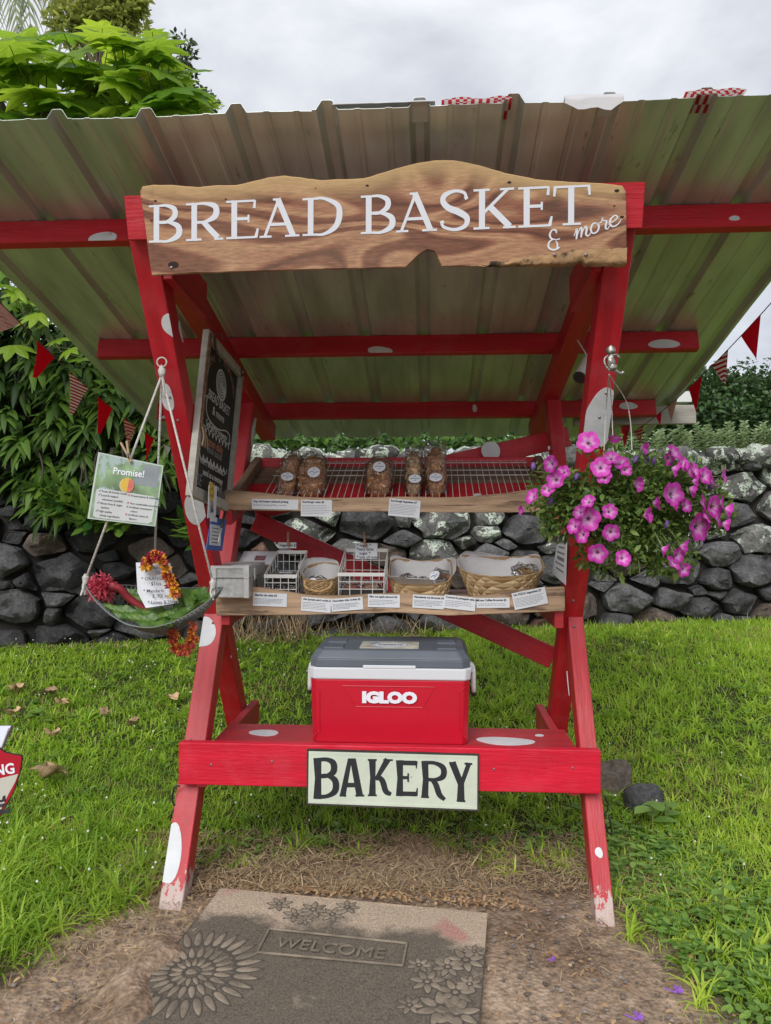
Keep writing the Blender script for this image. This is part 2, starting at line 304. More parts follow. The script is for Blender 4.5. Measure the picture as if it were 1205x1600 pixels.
def build_wall():
    MS = {'grey': stone_material('basalt_grey', ((.052, .051, .054), (.14, .136, .138))), 'dark': stone_material('basalt_shaded_wet', ((.022, .022, .025), (.060, .058, .060))),  # dark stones: wet, with shade under the foliage put into the colour
          'red': stone_material('lava_red', ((.10, .055, .042), (.20, .12, .09))), 'brown': stone_material('lava_brown', ((.07, .055, .048), (.15, .115, .095))),
          'lich': stone_material('basalt_lichen', ((.07, .07, .068), (.18, .175, .165)), .55), 'lich2': stone_material('basalt_much_lichen', ((.08, .08, .075), (.17, .165, .15)), .49)}
    wall = empty('stone_wall', 'dry-laid wall of dark lava stones behind the lawn, topped with plants', 'wall', (0, wallY(0), 0))
    x0, x1, HT = -6.2, 6.6, 1.6; A = 1.7
    S = []; r = np.random.RandomState(5)
    for rad, tries in ((.165, 350), (.135, 1500), (.105, 3000), (.08, 4500), (.052, 4500), (.04, 2500)):
        for _ in range(tries):
            x = r.uniform(x0, x1) / A; y = r.uniform(0.02, HT - .03)
            rr = rad * r.uniform(.9, 1.1) * (1 if x > -1 else 1.08)
            if all((x - a) ** 2 + (y - b) ** 2 > ((rr + c) * .86) ** 2 for a, b, c in S if abs(a - x) < .6): S.append((x, y, rr))
    S = S[:]
    ang = math.atan(.136); AX = Vector((math.cos(ang), math.sin(ang), 0)); NO = Vector((math.sin(ang), -math.cos(ang), 0))   # NO faces the camera
    polys = []
    for i, (x, y, rr) in enumerate(S):
        P = [(x - .7, -.06), (x + .7, -.06), (x + .7, HT + .06), (x - .7, HT + .06)]
        for j, (a, b, c) in enumerate(S):
            if j == i or abs(a - x) > .9: continue
            nx, ny = a - x, b - y
            P = clip_poly(P, nx, ny, (a * a + b * b - c * c - x * x - y * y + rr * rr) / 2)
            if not P: break
        if len(P) < 3: continue
        P = [(p[0] * A, p[1]) for p in P]; ok = True
        while ok and len(P) > 4:
            ln = [math.hypot(P[q][0] - P[(q + 1) % len(P)][0], P[q][1] - P[(q + 1) % len(P)][1]) for q in range(len(P))]; tot_ = sum(ln); q = ln.index(min(ln))
            if ln[q] < tot_ * .13: a_, b_ = P[q], P[(q + 1) % len(P)]; P[q] = ((a_[0] + b_[0]) / 2, (a_[1] + b_[1]) / 2); P.pop((q + 1) % len(P))
            else: ok = False
        polys.append((x * A, y, rr, P))
    stuffmb = MB(); vis = []
    for (x, y, rr, P) in polys:
        d = abs(x + 0) if x < 4.2 and x > -3.9 else 50 + abs(x); vis.append(d - rr * 10)
    order = np.argsort(vis); keep = set(order[:299].tolist())
    for k, (x, y, rr, P) in enumerate(polys):
        cx = sum(p[0] for p in P) / len(P); cy = sum(p[1] for p in P) / len(P)
        # resample outline
        n = 24; per = []; tot = 0; 
        for a, b in zip(P, P[1:] + P[:1]):
            per.append((tot, a, b)); tot += math.hypot(b[0] - a[0], b[1] - a[1])
        pts = []
        for q in range(n):
            s_ = tot * q / n; 
            for (t0, a, b) in reversed(per):
                if s_ >= t0: 
                    Lg = math.hypot(b[0] - a[0], b[1] - a[1]) or 1; f = (s_ - t0) / Lg; pts.append((a[0] + (b[0] - a[0]) * f, a[1] + (b[1] - a[1]) * f)); break
        # round the corners
        pr = [((pts[q - 1][0] + 5 * pts[q][0] + pts[(q + 1) % n][0]) / 7, (pts[q - 1][1] + 5 * pts[q][1] + pts[(q + 1) % n][1]) / 7) for q in range(n)]
        size = math.sqrt(tot * tot / 16); gap = .002 + .006 * rnd.random(); sh = max(.3, 1 - gap / (size * .42))
        pls = [(rnd.uniform(-.05, .08), rnd.uniform(-.35, .35), rnd.uniform(-.45, .2))] + [(rnd.uniform(.02, .07) * 1.2, .95 * math.cos(a_), .95 * math.sin(a_)) for a_ in [rnd.uniform(0, 6.28) for _ in range(4)]]; tx, ty = 0, 0; prot = rnd.uniform(-.02, .05) + size * .05
        vs = []; sd_ = rnd.random() * 90
        for (f, dep) in ((sh * .90, -.16), (sh, -.05), (sh * .985, .0), (sh * .93, .03), (sh * .78, .05), (sh * .58, .055), (sh * .38, .055), (sh * .18, .055)):
            for (a, b) in pr:
                dx, dy = (a - cx) * f, (b - cy) * f
                on = 1 + .16 * noise.noise(Vector((dx * 9 + sd_, dy * 9, 9))); dx *= on; dy *= on
                nv = noise.noise(Vector((dx * 7 + sd_, dy * 7, dep * 5))) ; n2 = noise.noise(Vector((dx * 18 + sd_, dy * 18, 3)))
                z = dep * min(1, size / .22) + prot + (min(c0 + c1 * dx + c2 * dy for c0, c1, c2 in pls) * (f < sh * .999) * (1 if dep > .04 else .6 if dep > .02 else .3)) + ((abs(nv) * 2 - .4) * .03 + n2 * .014) * min(1, size / .2) * (dep > -.1)
                vs.append(AX * dx + ZX * (dy + .0 * nv) + NO * z)
        vs.append(NO * (prot + .055 * min(1, size / .22) + min(c0 for c0, c1, c2 in pls)))
        fs = []
        for j in range(7):
            for q in range(n): fs.append((j * n + q, j * n + (q + 1) % n, (j + 1) * n + (q + 1) % n, (j + 1) * n + q))
        for q in range(n): fs.append((7 * n + q, 7 * n + (q + 1) % n, 8 * n))
        batter = .10 * cy
        zg = float(gz(cx, wallY(cx) - .2))
        loc = AX * (cx / math.cos(ang)) + ZX * (zg - .05 + cy) - NO * batter
        up = cy / HT; rv = rnd.random()
        if cx < -.9: key = 'dark' if rv < .72 else ('grey' if rv < .88 else ('red' if rv < .92 else 'brown'))  # foliage end: mostly stones coloured for shade and wet
        elif cx < 1.2: key = 'lich2' if (up > .55 and rv < .5) else ('lich' if up > .45 and rv < .85 else ('brown' if rv < .15 else 'grey'))
        else: key = 'lich2' if (up > .72 and rv < .55) else ('lich' if up > .45 and rv < .7 else ('brown' if rv < .18 else ('red' if rv < .24 and up < .4 else 'grey')))
        if cx > -.6 and cx < .4 and up < .4 and rv < .5: key = 'grey'
        if .9 < cx < 1.9 and up < .22: key = 'red' if rv < .6 else 'brown'
        me = bpy.data.meshes.new('stone'); me.from_pydata([tuple(v) for v in vs], [], fs); me.materials.append(MS[key])
        me.polygons.foreach_set('use_smooth', [True] * len(fs))
        me.update(); me.set_sharp_from_angle(angle=R(24))
        if k in keep:
            o = link('stone', me, None, wall, loc=loc)
        else:
            stuffmb.add([v + loc for v in vs], fs)
            bpy.data.meshes.remove(me)
    if stuffmb.v: tag(stuffmb.build('stone_fill', MS['grey'], wall, smooth=True), kind='stuff')
    # dark earth core behind the joints
    b = MB(); n = 40
    top = []; bot = []
    for i in range(n + 1):
        x = x0 - .3 + (x1 - x0 + .6) * i / n; zg = float(gz(x, wallY(x) - .2)); p = AX * (x / math.cos(ang)) 
        bot.append((p - NO * .09 + ZX * (zg - .3), p - NO * .4 + ZX * (zg - .3))); top.append((p - NO * .26 + ZX * (zg + HT - .10), p - NO * .6 + ZX * (zg + HT - .10)))
    vs = []
    for i in range(n + 1): vs += [bot[i][0], top[i][0], top[i][1], bot[i][1]]
    fs = []
    for i in range(n): fs += [(4 * i, 4 * i + 4, 4 * i + 5, 4 * i + 1), (4 * i + 1, 4 * i + 5, 4 * i + 6, 4 * i + 2), (4 * i + 2, 4 * i + 6, 4 * i + 7, 4 * i + 3)]
    b.add(vs, fs); b.build('earth_core', mat('earth_core', (.03, .026, .022), .95, var=.3, bump=.5), wall)
    # coping lumps along the top so the outline is uneven
    for i in range(46):
        x = -1.2 + 5.6 * i / 45 + rnd.uniform(-.05, .05); s_ = rnd.uniform(.07, .16)
        zg = float(gz(x, wallY(x) - .2)); m_ = MB(); m_.ell((0, 0, 0), (s_ * 1.2, s_ * .9, s_ * .7), 12, 8, nz=.5, seed=i * 3.1)
        c = 'lich2' if rnd.random() < .6 else 'lich'
        o = m_.build('stone', MS[c], wall, smooth=True); o.location = AX * (x / math.cos(ang)) - NO * rnd.uniform(.05, .22) + ZX * (zg + HT - .06 + rnd.uniform(-.03, .05)); 
    return wall
WALL = build_wall()
def loose_rock(px, py, z, s, key, label, seed):
    m_ = MB(); m_.ell((0, 0, 0), s, 16, 10, nz=.55, seed=seed)
    o = m_.build('rock', key, None, smooth=True); p = PZ(px, py, z); o.location = (p.x, p.y, float(gz(p.x, p.y)) + s[2] * .35); tag(o, label, 'rock')
RK1 = stone_material('rock_brown', ((.10, .08, .065), (.22, .18, .15))); RK2 = stone_material('rock_black', ((.04, .04, .042), (.10, .10, .105)))
loose_rock(955, 1238, 0.02, (.10, .10, .11), RK1, 'brown rock in the grass just behind the slanting front leg', 2.2)
loose_rock(1005, 1262, 0.02, (.10, .09, .085), RK2, 'blackish rock half hidden by weeds beside the brown rock', 7.7)
loose_rock(560, 985, 0.36, (.13, .1, .07), RK1, 'low brown rock at the foot of the stone wall behind the cooler', 5.1)
# ------------------------------------------------------------------ the market stand
def paint_mat(name, base, wear=True):
    m = mat(name, base, .46, var=.16, vscale=2.2, bump=.28, bscale=9, stretch=(1.1, 11, 11), dark=(base[0] * .45, base[1] * .6, base[2] * .6), dthr=.66, dscale=5)
    t = m.node_tree; b = BS(m); l = t.links.new; src = b.inputs['Base Color'].links[0].from_socket
    tc = N(t, 'ShaderNodeTexCoord'); geo = N(t, 'ShaderNodeNewGeometry'); sx = N(t, 'ShaderNodeSeparateXYZ'); l(geo.outputs['Position'], sx.inputs[0])
    # sun-faded chalky bloom and worn arrises
    fn = N(t, 'ShaderNodeTexNoise', Scale=6.0, Detail=7.0, Roughness=.7); l(tc.outputs['Object'], fn.inputs['Vector']); fr = N(t, 'ShaderNodeMapRange'); fr.inputs['From Min'].default_value = .50; fr.inputs['From Max'].default_value = .80; fr.inputs['To Max'].default_value = .38; l(fn.outputs[0], fr.inputs[0])
    fm = N(t, 'ShaderNodeMix', data_type='RGBA'); fm.inputs[7].default_value = (base[0] * 1.12, base[1] + .10, base[2] + .11, 1); l(fr.outputs[0], fm.inputs[0]); l(src, fm.inputs[6]); src = fm.outputs[2]
    gn = N(t, 'ShaderNodeTexNoise', Scale=2.5, Detail=8.0, Roughness=.75); l(geo.outputs['Position'], gn.inputs['Vector']); g2 = N(t, 'ShaderNodeMapRange'); g2.inputs['From Min'].default_value = .56; g2.inputs['From Max'].default_value = .74; g2.inputs['To Max'].default_value = .45; l(gn.outputs[0], g2.inputs[0])
    gm = N(t, 'ShaderNodeMix', data_type='RGBA'); gm.inputs[7].default_value = (base[0] * .42, base[1] + .015, base[2] + .012, 1); l(g2.outputs[0], gm.inputs[0]); l(src, gm.inputs[6]); src = gm.outputs[2]
    # scuffed, chalky paint where rain splashes the feet
    mr = N(t, 'ShaderNodeMapRange'); mr.inputs['From Min'].default_value = .02; mr.inputs['From Max'].default_value = .20; mr.inputs['To Min'].default_value = .20; mr.inputs['To Max'].default_value = -.25; l(sx.outputs[2], mr.inputs[0])
    mp = N(t, 'ShaderNodeMapping'); mp.inputs['Scale'].default_value = (30, 30, 7); l(geo.outputs['Position'], mp.inputs[0])
    n = N(t, 'ShaderNodeTexNoise', Scale=2.0, Detail=6.0, Roughness=.7); l(mp.outputs[0], n.inputs['Vector'])
    ad = N(t, 'ShaderNodeMath', operation='ADD'); l(n.outputs[0], ad.inputs[0]); l(mr.outputs[0], ad.inputs[1])
    r = N(t, 'ShaderNodeMapRange'); r.inputs['From Min'].default_value = .58; r.inputs['From Max'].default_value = .62; l(ad.outputs[0], r.inputs[0])
    mi = N(t, 'ShaderNodeMix', data_type='RGBA'); mi.inputs[7].default_value = (.52, .40, .36, 1); l(r.outputs[0], mi.inputs[0]); l(src, mi.inputs[6]); l(mi.outputs[2], b.inputs['Base Color'])
    return m
RED = paint_mat('red_paint', (.50, .010, .022)); RED2 = paint_mat('red_paint_weathered', (.46, .025, .035)); RED3 = paint_mat('red_paint_new', (.62, .006, .030))
WHITE = mat('white_paint', (.66, .68, .70), .6, var=.12, vscale=9, bump=.25, bscale=30, dark=(.48, .40, .38), dthr=.62, dscale=14)
stand = empty('market_stand', 'red painted timber roadside stand with white dots, X-shaped legs and ribbed metal roof', 'market stand', O, -TH)
X1 = Vector((1, 0, 0)); Y1 = Vector((0, 1, 0)); Z1 = Vector((0, 0, 1))
def beam(name, p0, p1, wd, ht, m=RED, side=X1, parent=stand, bevel=.003, seed=None):
    p0 = Vector(p0); p1 = Vector(p1); d = (p1 - p0); ln = d.length; d.normalize(); a = (side - d * side.dot(d)).normalized(); c = d.cross(a)
    b = MB(); b.box((0, 0, 0), (ln, wd, ht)); o = b.build(name, m, parent, bevel); M = Matrix((d, a, c)).transposed().to_4x4(); M.translation = (p0 + p1) / 2; o.matrix_basis = M; return o
def dot(parent, c, ax, ay, rx, ry, lim=None, n=36, wob=.09, m=None):
    """painted spot: ellipse on the face (c, ax, ay), clamped to lim=(x0,x1,y0,y1) about c"""
    P = []
    s = rnd.random() * 9
    for i in range(n):
        t = 2 * math.pi * i / n; k = 1 + wob * math.sin(2 * t + s) + wob * .6 * math.sin(3 * t + 2 * s); x = rx * k * math.cos(t); y = ry * k * math.sin(t)
        if lim: x = min(max(x, lim[0]), lim[1]); y = min(max(y, lim[2]), lim[3])
        P.append((x, y))
    b = MB(); b.prism(P, c, ax, ay, .0012, -.0005); o = b.build('painted_dot', m or WHITE, parent); o.matrix_parent_inverse = parent.matrix_basis.inverted(); return o
UC = .78; UL = -.795
def l1(z, u): return Vector((u, .022 + .545 * z, z))
def l2(z, u): return Vector((u, 1.17 - .60 * z, z))
def zpc(v): return 2.454 - .27 * v                  # purlin centre line
leg = {}
D1 = Vector((0, .545, 1)).normalized(); D2 = Vector((0, -.6, 1)).normalized()
N1 = Vector((0, -1, .545)).normalized(); N2 = Vector((0, -1, -.6)).normalized()   # front faces
for s, u in ((-1, UL + .01), (1, UC)):
    a = beam('leg', l1(-.06, u + (.012 if s > 0 else 0)), l1(2.0, u + (.012 if s > 0 else 0)), .088 if s < 0 else .066, .088, RED2); leg[s, 1] = a
    b = beam('leg', l2(-.06, u), l2(2.40, u), .088, .092, RED); leg[s, 2] = b
    rp0 = Vector((u, -.27, zpc(-.27) - .10)); rp1 = Vector((u, 1.62, zpc(1.62) - .10))
    leg[s, 3] = beam('rafter', rp0, rp1, .084, .095, RED)
    g = beam('gusset', (u - s * .062, -.22, zpc(-.22) - .20), (u - s * .062, .16, zpc(.16) - .13), .035, .14, RED)
    beam('bench_support', (u - s * .066, .135, .435), (u - s * .066, 1.02, .435), .038, .115, RED2)
    beam('shelf_support', (u - s * .066, .465, 1.00), (u - s * .066, .98, 1.00), .038, .085, RED2)
    beam('shelf_support', (u - s * .066, .50, 1.43), (u - s * .066, 1.0, 1.55), .038, .075, RED2)
# purlins
for v, pl, pr_ in ((-.06, -1.62, 1.62), (.80, None, None), (1.555, None, None)):
    if v == .80: a = PV(155, 545, v).x; b = PV(1090, 525, v).x
    elif v > 1: a = PV(247, 650, v).x; b = PV(1024, 628, v).x
    else: a, b = pl, pr_
    p = beam('purlin', (a, v, zpc(v)), (b, v, zpc(v)), .092, .040, RED, side=Vector((0, .27, 1)))
    leg['p', v] = p
pf = Vector((0, -1, -.27)).normalized(); pu = Vector((0, -.27, 1)).normalized()
def purdot(v, px, py, rx, ry):
    c = PV(px, py, v - .0205); d0 = c.z - (zpc(v) + .0055)
    c = Vector((c.x, v, zpc(v))) - Vector((0, 1, .27)).normalized() * .0202 + pu * max(-.03, min(.03, d0))
    dot(leg['p', v], c, X1, pu, rx, ry, (-9, 9, -.0455 - d0, .0455 - d0))
pu = Vector((0, -.27, 1)).normalized()
# the face normal of a purlin points to the viewer and slightly down
def purdot(v, px, py, rx, ry):
    T = Vector((0, 1, -.27)).normalized(); U_ = Vector((0, .27, 1)).normalized()
    c0 = Vector((0, v, zpc(v))) - T * .0202; q = PV(px, py, v - .02); k = (q.z - c0.z)
    k = max(-.04, min(.04, k)); dot(leg['p', v], Vector((q.x, c0.y, c0.z)) + U_ * k, X1, U_, rx, ry, (-9, 9, -.0455 - k, .0455 - k))
for v in (-.06, .80, 1.555):
    # rebuild orientation: beam local axes follow the roof slope
    pass
purdot(-.06, 162, 380, .052, .030); purdot(-.06, 1147, 342, .020, .009); purdot(.80, 594, 550, .060, .024); purdot(.80, 1037, 538, .066, .024)
purdot(1.555, 268, 656, .055, .022); purdot(1.555, 742, 638, .014, .022); purdot(1.555, 982, 634, .055, .020)
# dots on the legs: c on the front face
def legdot(key, px, py, rx, ry, side=0):
    s, w_ = key; u = (UL + .01 if s < 0 else UC); h = .0444 if w_ == 1 else .0464
    Nn, D = (N1, D1) if w_ == 1 else (N2, D2); base = l1(0, u) if w_ == 1 else l2(0, u)
    cw = (Vector((0, 0, CH)) - O); cl = Vector((cw.dot(UX), cw.dot(VX), CH)); dd = Vector(((px - 602.5) / F, 1, (800 - py) / F)); dl = Vector((dd.dot(UX), dd.dot(VX), dd.z))
    if side == 0:
        org = base + Nn * h; t = (org - cl).dot(Nn) / dl.dot(Nn); p = cl + dl * t; k = p.x - u; k2 = max(-h, min(h, k))
        p.x = u + k2; dot(leg[key], p, X1, D, rx, ry, (-h - k2 + .001, h - k2 - .001, -9, 9))
    else:
        nn = Vector((side, 0, 0)); org = base + nn * h; t = (org - cl).dot(nn) / dl.dot(nn); p = cl + dl * t
        q = (p - base).dot(Nn); q = max(-h, min(h, q)); p = base + nn * h + Nn * q + D * (p - base).dot(D)
        ax = Nn.cross(nn) if False else (Y1 - D * Y1.dot(D)).normalized() * side
        # in-plane axis across the leg: +ax goes away from the viewer on the right side
        qa = -q * side
        dot(leg[key], p, ax, D, rx, ry, (-h - qa + .001, h - qa - .001, -9, 9))
legdot((-1, 2), 284, 508, .030, .045); legdot((-1, 2), 300, 500, .02, .04, 1); legdot((-1, 2), 262, 622, .024, .050); legdot((-1, 2), 306, 795, .045, .075)
legdot((1, 2), 938, 655, .062, .11); legdot((-1, 1), 318, 988, .05, .075); legdot((-1, 1), 266, 1334, .040, .115); legdot((1, 1), 893, 1058, .012, .05, -1)
legdot((1, 1), 936, 1332, .013, .019); legdot((-1, 2), 365, 1026, .006, .009); 
legdot((-1, 1), 402, 690, .05, .10, 1); legdot((1, 1), 858, 700, .006, .01)
# front cross beam, bench
XB = .122
a = PV(279, 1158, XB); b_ = PV(939, 1175, XB); zc = .472
xb = beam('crossbeam', (a.x, XB + .019, zc), (b_.x, XB + .019, zc), .163, .038, RED3, side=Z1)
bb = MB(); bb.box(((PV(345, 1150, .35).x + PV(897, 1150, .35).x) / 2 , .375, .487), (PV(897, 1150, .35).x - PV(345, 1150, .35).x, .36, .038)); bench = bb.build('bench_board', RED2, stand, .004)
for px, py, rx, ry in ((413, 1145, .060, .045), (790, 1158, .12, .05), (843, 1149, .02, .013)):
    q = PV(px, py, .4); 
    cw = (Vector((0, 0, CH)) - O); cl = Vector((cw.dot(UX), cw.dot(VX), CH)); dd = Vector(((px - 602.5) / F, 1, (800 - py) / F)); dl = Vector((dd.dot(UX), dd.dot(VX), dd.z)); t = (.5065 - CH) / dl.z; p = cl + dl * t
    dot(bench, p, X1, Y1, rx, ry, (-9, 9, .2 - p.y, .55 - p.y))
# header board and X-braces at the back
hb0 = PV(207, 310, -.30); hb1 = PV(999, 303, -.30)
beam('header_board', (hb0.x, -.335, 2.408), (hb1.x, -.335, 2.408), .135, .036, RED, side=Vector((0, -.27, 1)))
beam('brace', PV(398, 815, .98), PV(864, 1028, .86), .036, .10, RED, side=Y1)
br = beam('brace', PV(398, 797, 1.02), PV(889, 682, 1.16), .036, .10, RED, side=Y1)
q = PV(769, 703, 1.00); dot(br, Vector((q.x, 1.093 - .018 - .001, q.z)), X1, Z1, .047, .05, wob=.04)
# carriage bolts and screws
sb = MB()
for px, py in ((330, 1195), (425, 1190), (895, 1200), (772, 1202)):
    q = PV(px, py, XB); sb.ell((q.x, XB, q.z), (.005, .003, .005), 10, 6)
sb.build('screw', mat('screw_steel', (.25, .2, .2), .4, metal=.7), xb).matrix_parent_inverse = xb.matrix_basis.inverted(); tag(xb.children[-1], kind='stuff')

b_ = MB()
for s, u in ((-1, UL + .01), (1, UC)):
    for z, fn, Nn in ((.50, l1, N1), (.43, l1, N1), (1.10, l2, N2), (1.90, l2, N2), (1.82, l2, N2), (.94, l1, N1)):
        p = fn(z, u) + Nn * .0475 + X1 * rnd.uniform(-.02, .02); b_.ell(p, (.0055, .004, .0055), 8, 6)
tag(b_.build('bolt_heads', MATS['screw_steel'], stand), kind='stuff')

# roof ---------------------------------------------------------------
ROOF = mat('roof_steel', (.54, .585, .55), .36, metal=.42, var=.22, vscale=3.5, bump=.10, bscale=14, stretch=(3, .6, 1), dark=(.36, .34, .29), dthr=.63, dscale=9, spec=.6)
def roof():
    SP = .275; ph = .139; v0, v1 = -.515, 2.10
    prof = []
    def rib(c): return [(c - .040, 0), (c - .032, .0005), (c - .016, .026), (c - .012, .028), (c + .012, .028), (c + .016, .026), (c + .032, .0005), (c + .040, 0)]
    def minor(c): return [(c - .012, 0), (c - .006, .0024), (c + .006, .0024), (c + .012, 0)]
    sheets = [(-1.585, -.135 - .0 + .045), (-.135 - .045, .689 + .045 - .02), (.689 - .045 - .02 + .02, 1.56)]
    sheets = [(-1.585, ph - 4 * SP + .045), (ph - 4 * SP - .045, ph - SP + .045), (ph - SP - .045, ph + 2 * SP + .045), (ph + 2 * SP - .045, 1.56)]
    for si, (a, b) in enumerate(sheets):
        P = [(a, 0)]
        k = math.ceil((a - ph) / SP)
        c = ph + (k - 1) * SP
        while c < b + .3:
            for q in rib(c) + minor(c + SP / 3) + minor(c + 2 * SP / 3):
                if a < q[0] < b: P.append(q)
            c += SP
        P.append((b, 0)); P.sort(key=lambda q: q[0])
        off = .0012 * (si % 2); nv = 14; vs = []; n = len(P)
        for layer in (0, .0011):
            for j in range(nv + 1):
                v = v0 + (v1 - v0) * j / nv + .004 * math.sin(si * 2)
                for (x, h) in P:
                    wv = .0025 * math.sin(x * 9 + v * 3) + .002 * math.sin(v * 7 + x * 2) + 0
                    vs.append(Vector((x, v, zpc(v) + .048 + h + off + wv + layer)))
        fs = []; T = n * (nv + 1)
        for j in range(nv):
            for i in range(n - 1):
                fs.append((j * n + i, (j + 1) * n + i, (j + 1) * n + i + 1, j * n + i + 1)); q = (T + j * n + i, T + j * n + i + 1, T + (j + 1) * n + i + 1, T + (j + 1) * n + i); fs.append(q)
        for i in range(n - 1): fs.append((i, i + 1, T + i + 1, T + i)); fs.append((nv * n + i + 1, nv * n + i, T + nv * n + i, T + nv * n + i + 1))
        for j in range(nv): fs.append((j * n, T + j * n, T + (j + 1) * n, (j + 1) * n)); fs.append((j * n + n - 1, (j + 1) * n + n - 1, T + (j + 1) * n + n - 1, T + j * n + n - 1))
        mb = MB(); mb.add(vs, fs); mb.build('roof_sheet', ROOF, stand)
roof()
# weathered plank and pale gutter behind the low end of the roof
WPL = mat('grey_plank', (.34, .32, .28), .8, var=.25, vscale=3, bump=.4, bscale=20, stretch=(1, 8, 10))
pa = PV(896, 651, 1.66); pb = PV(1086, 646, 1.66)
p = beam('weathered_plank', (pa.x, 1.66, pa.z), (pb.x, 1.66, pa.z + .006), .108, .045, WPL, side=Z1)
GUT = mat('white_gutter', (.66, .68, .66), .5, var=.05)
g = MB(); ga = PV(1030, 621, 1.75); gb = PV(1078, 621, 1.75); zg_ = ga.z
for (y0, z0, y1, z1_) in ((1.72, .03, 1.72, -.03), (1.72, -.03, 1.82, -.03), (1.82, -.03, 1.82, .03)):
    c = Vector(((ga.x + gb.x) / 2, (y0 + y1) / 2, zg_ + (z0 + z1_) / 2)); g.box(c, (gb.x - ga.x, max(.004, y1 - y0 + .003), max(.004, z0 - z1_)))
g.build('gutter', GUT, stand)
# ------------------------------------------------------------------ vegetation
def nrm(a): return a / np.maximum(np.linalg.norm(a, axis=-1, keepdims=True), 1e-9)
def blades(P0, D, S, Ln, Wd, droop, prof, cols=2, fold=.25, tw=0):
    """arched strips: base P0, first direction D, side S, length, width, droop (fraction of length)"""
    n = len(P0); k = len(prof); V = np.zeros((n, k, cols, 3)); Ln = np.broadcast_to(Ln, n); Wd = np.broadcast_to(Wd, n); droop = np.broadcast_to(droop, n)
    for i, w_ in enumerate(prof):
        t = i / (k - 1); c = P0 + D * (Ln * t)[:, None]; c[:, 2] -= droop * Ln * t * t
        sw = S * (Wd * w_ * .5)[:, None]
        if cols == 2: V[:, i, 0] = c - sw; V[:, i, 1] = c + sw
        else:
            nn = nrm(np.cross(D, S)); V[:, i, 0] = c - sw; V[:, i, 1] = c - nn * (Wd * w_ * fold * .5)[:, None]; V[:, i, 2] = c + sw
    V = V.reshape(-1, 3); base = (np.arange(n) * k * cols)[:, None, None, None]
    i = np.arange(k - 1)[None, :, None, None] * cols; c = np.arange(cols - 1)[None, None, :, None]; q = np.array([0, 1, cols + 1, cols])[None, None, None, :]
    Fq = (base + i + c + q).reshape(-1, 4); per = (k - 1) * (cols - 1)
    return V, Fq, per
class NB:
    def __init__(s): s.V = []; s.F = []; s.R = []; s.n = 0
    def add(s, V, Fq, rn): s.V.append(V); s.F.append(Fq + s.n); s.R.append(rn); s.n += len(V)
    def build(s, name, m, parent=None, smooth=True):
        return link(name, np_mesh(name, np.concatenate(s.V), np.concatenate(s.F), np.concatenate(s.R), smooth), m, parent)
GRASS = leafmat('grass_blade', (.075, .17, .014), (.30, .46, .05), .5, .45)
_t = GRASS.node_tree; _mi = [n for n in _t.nodes if n.type == 'MIX'][0]; _a = [n for n in _t.nodes if n.type == 'ATTRIBUTE'][0]; _r = N(_t, 'ShaderNodeValToRGB'); _e = _r.color_ramp.elements
_e[0].position = 0; _e[0].color = (.46, .34, .16, 1); _e[1].position = 1; _e[1].color = (.54, .66, .10, 1)
for _p, _c in ((.035, (.40, .32, .13, 1)), (.06, (.10, .22, .02, 1)), (.45, (.25, .42, .035, 1)), (.75, (.40, .58, .06, 1))): _k = _e.new(_p); _k.color = _c
_t.links.new(_a.outputs['Fac'], _r.inputs[0])
for _l in list(_mi.outputs[2].links): _to = _l.to_socket; _t.links.remove(_l); _t.links.new(_r.outputs[0], _to)
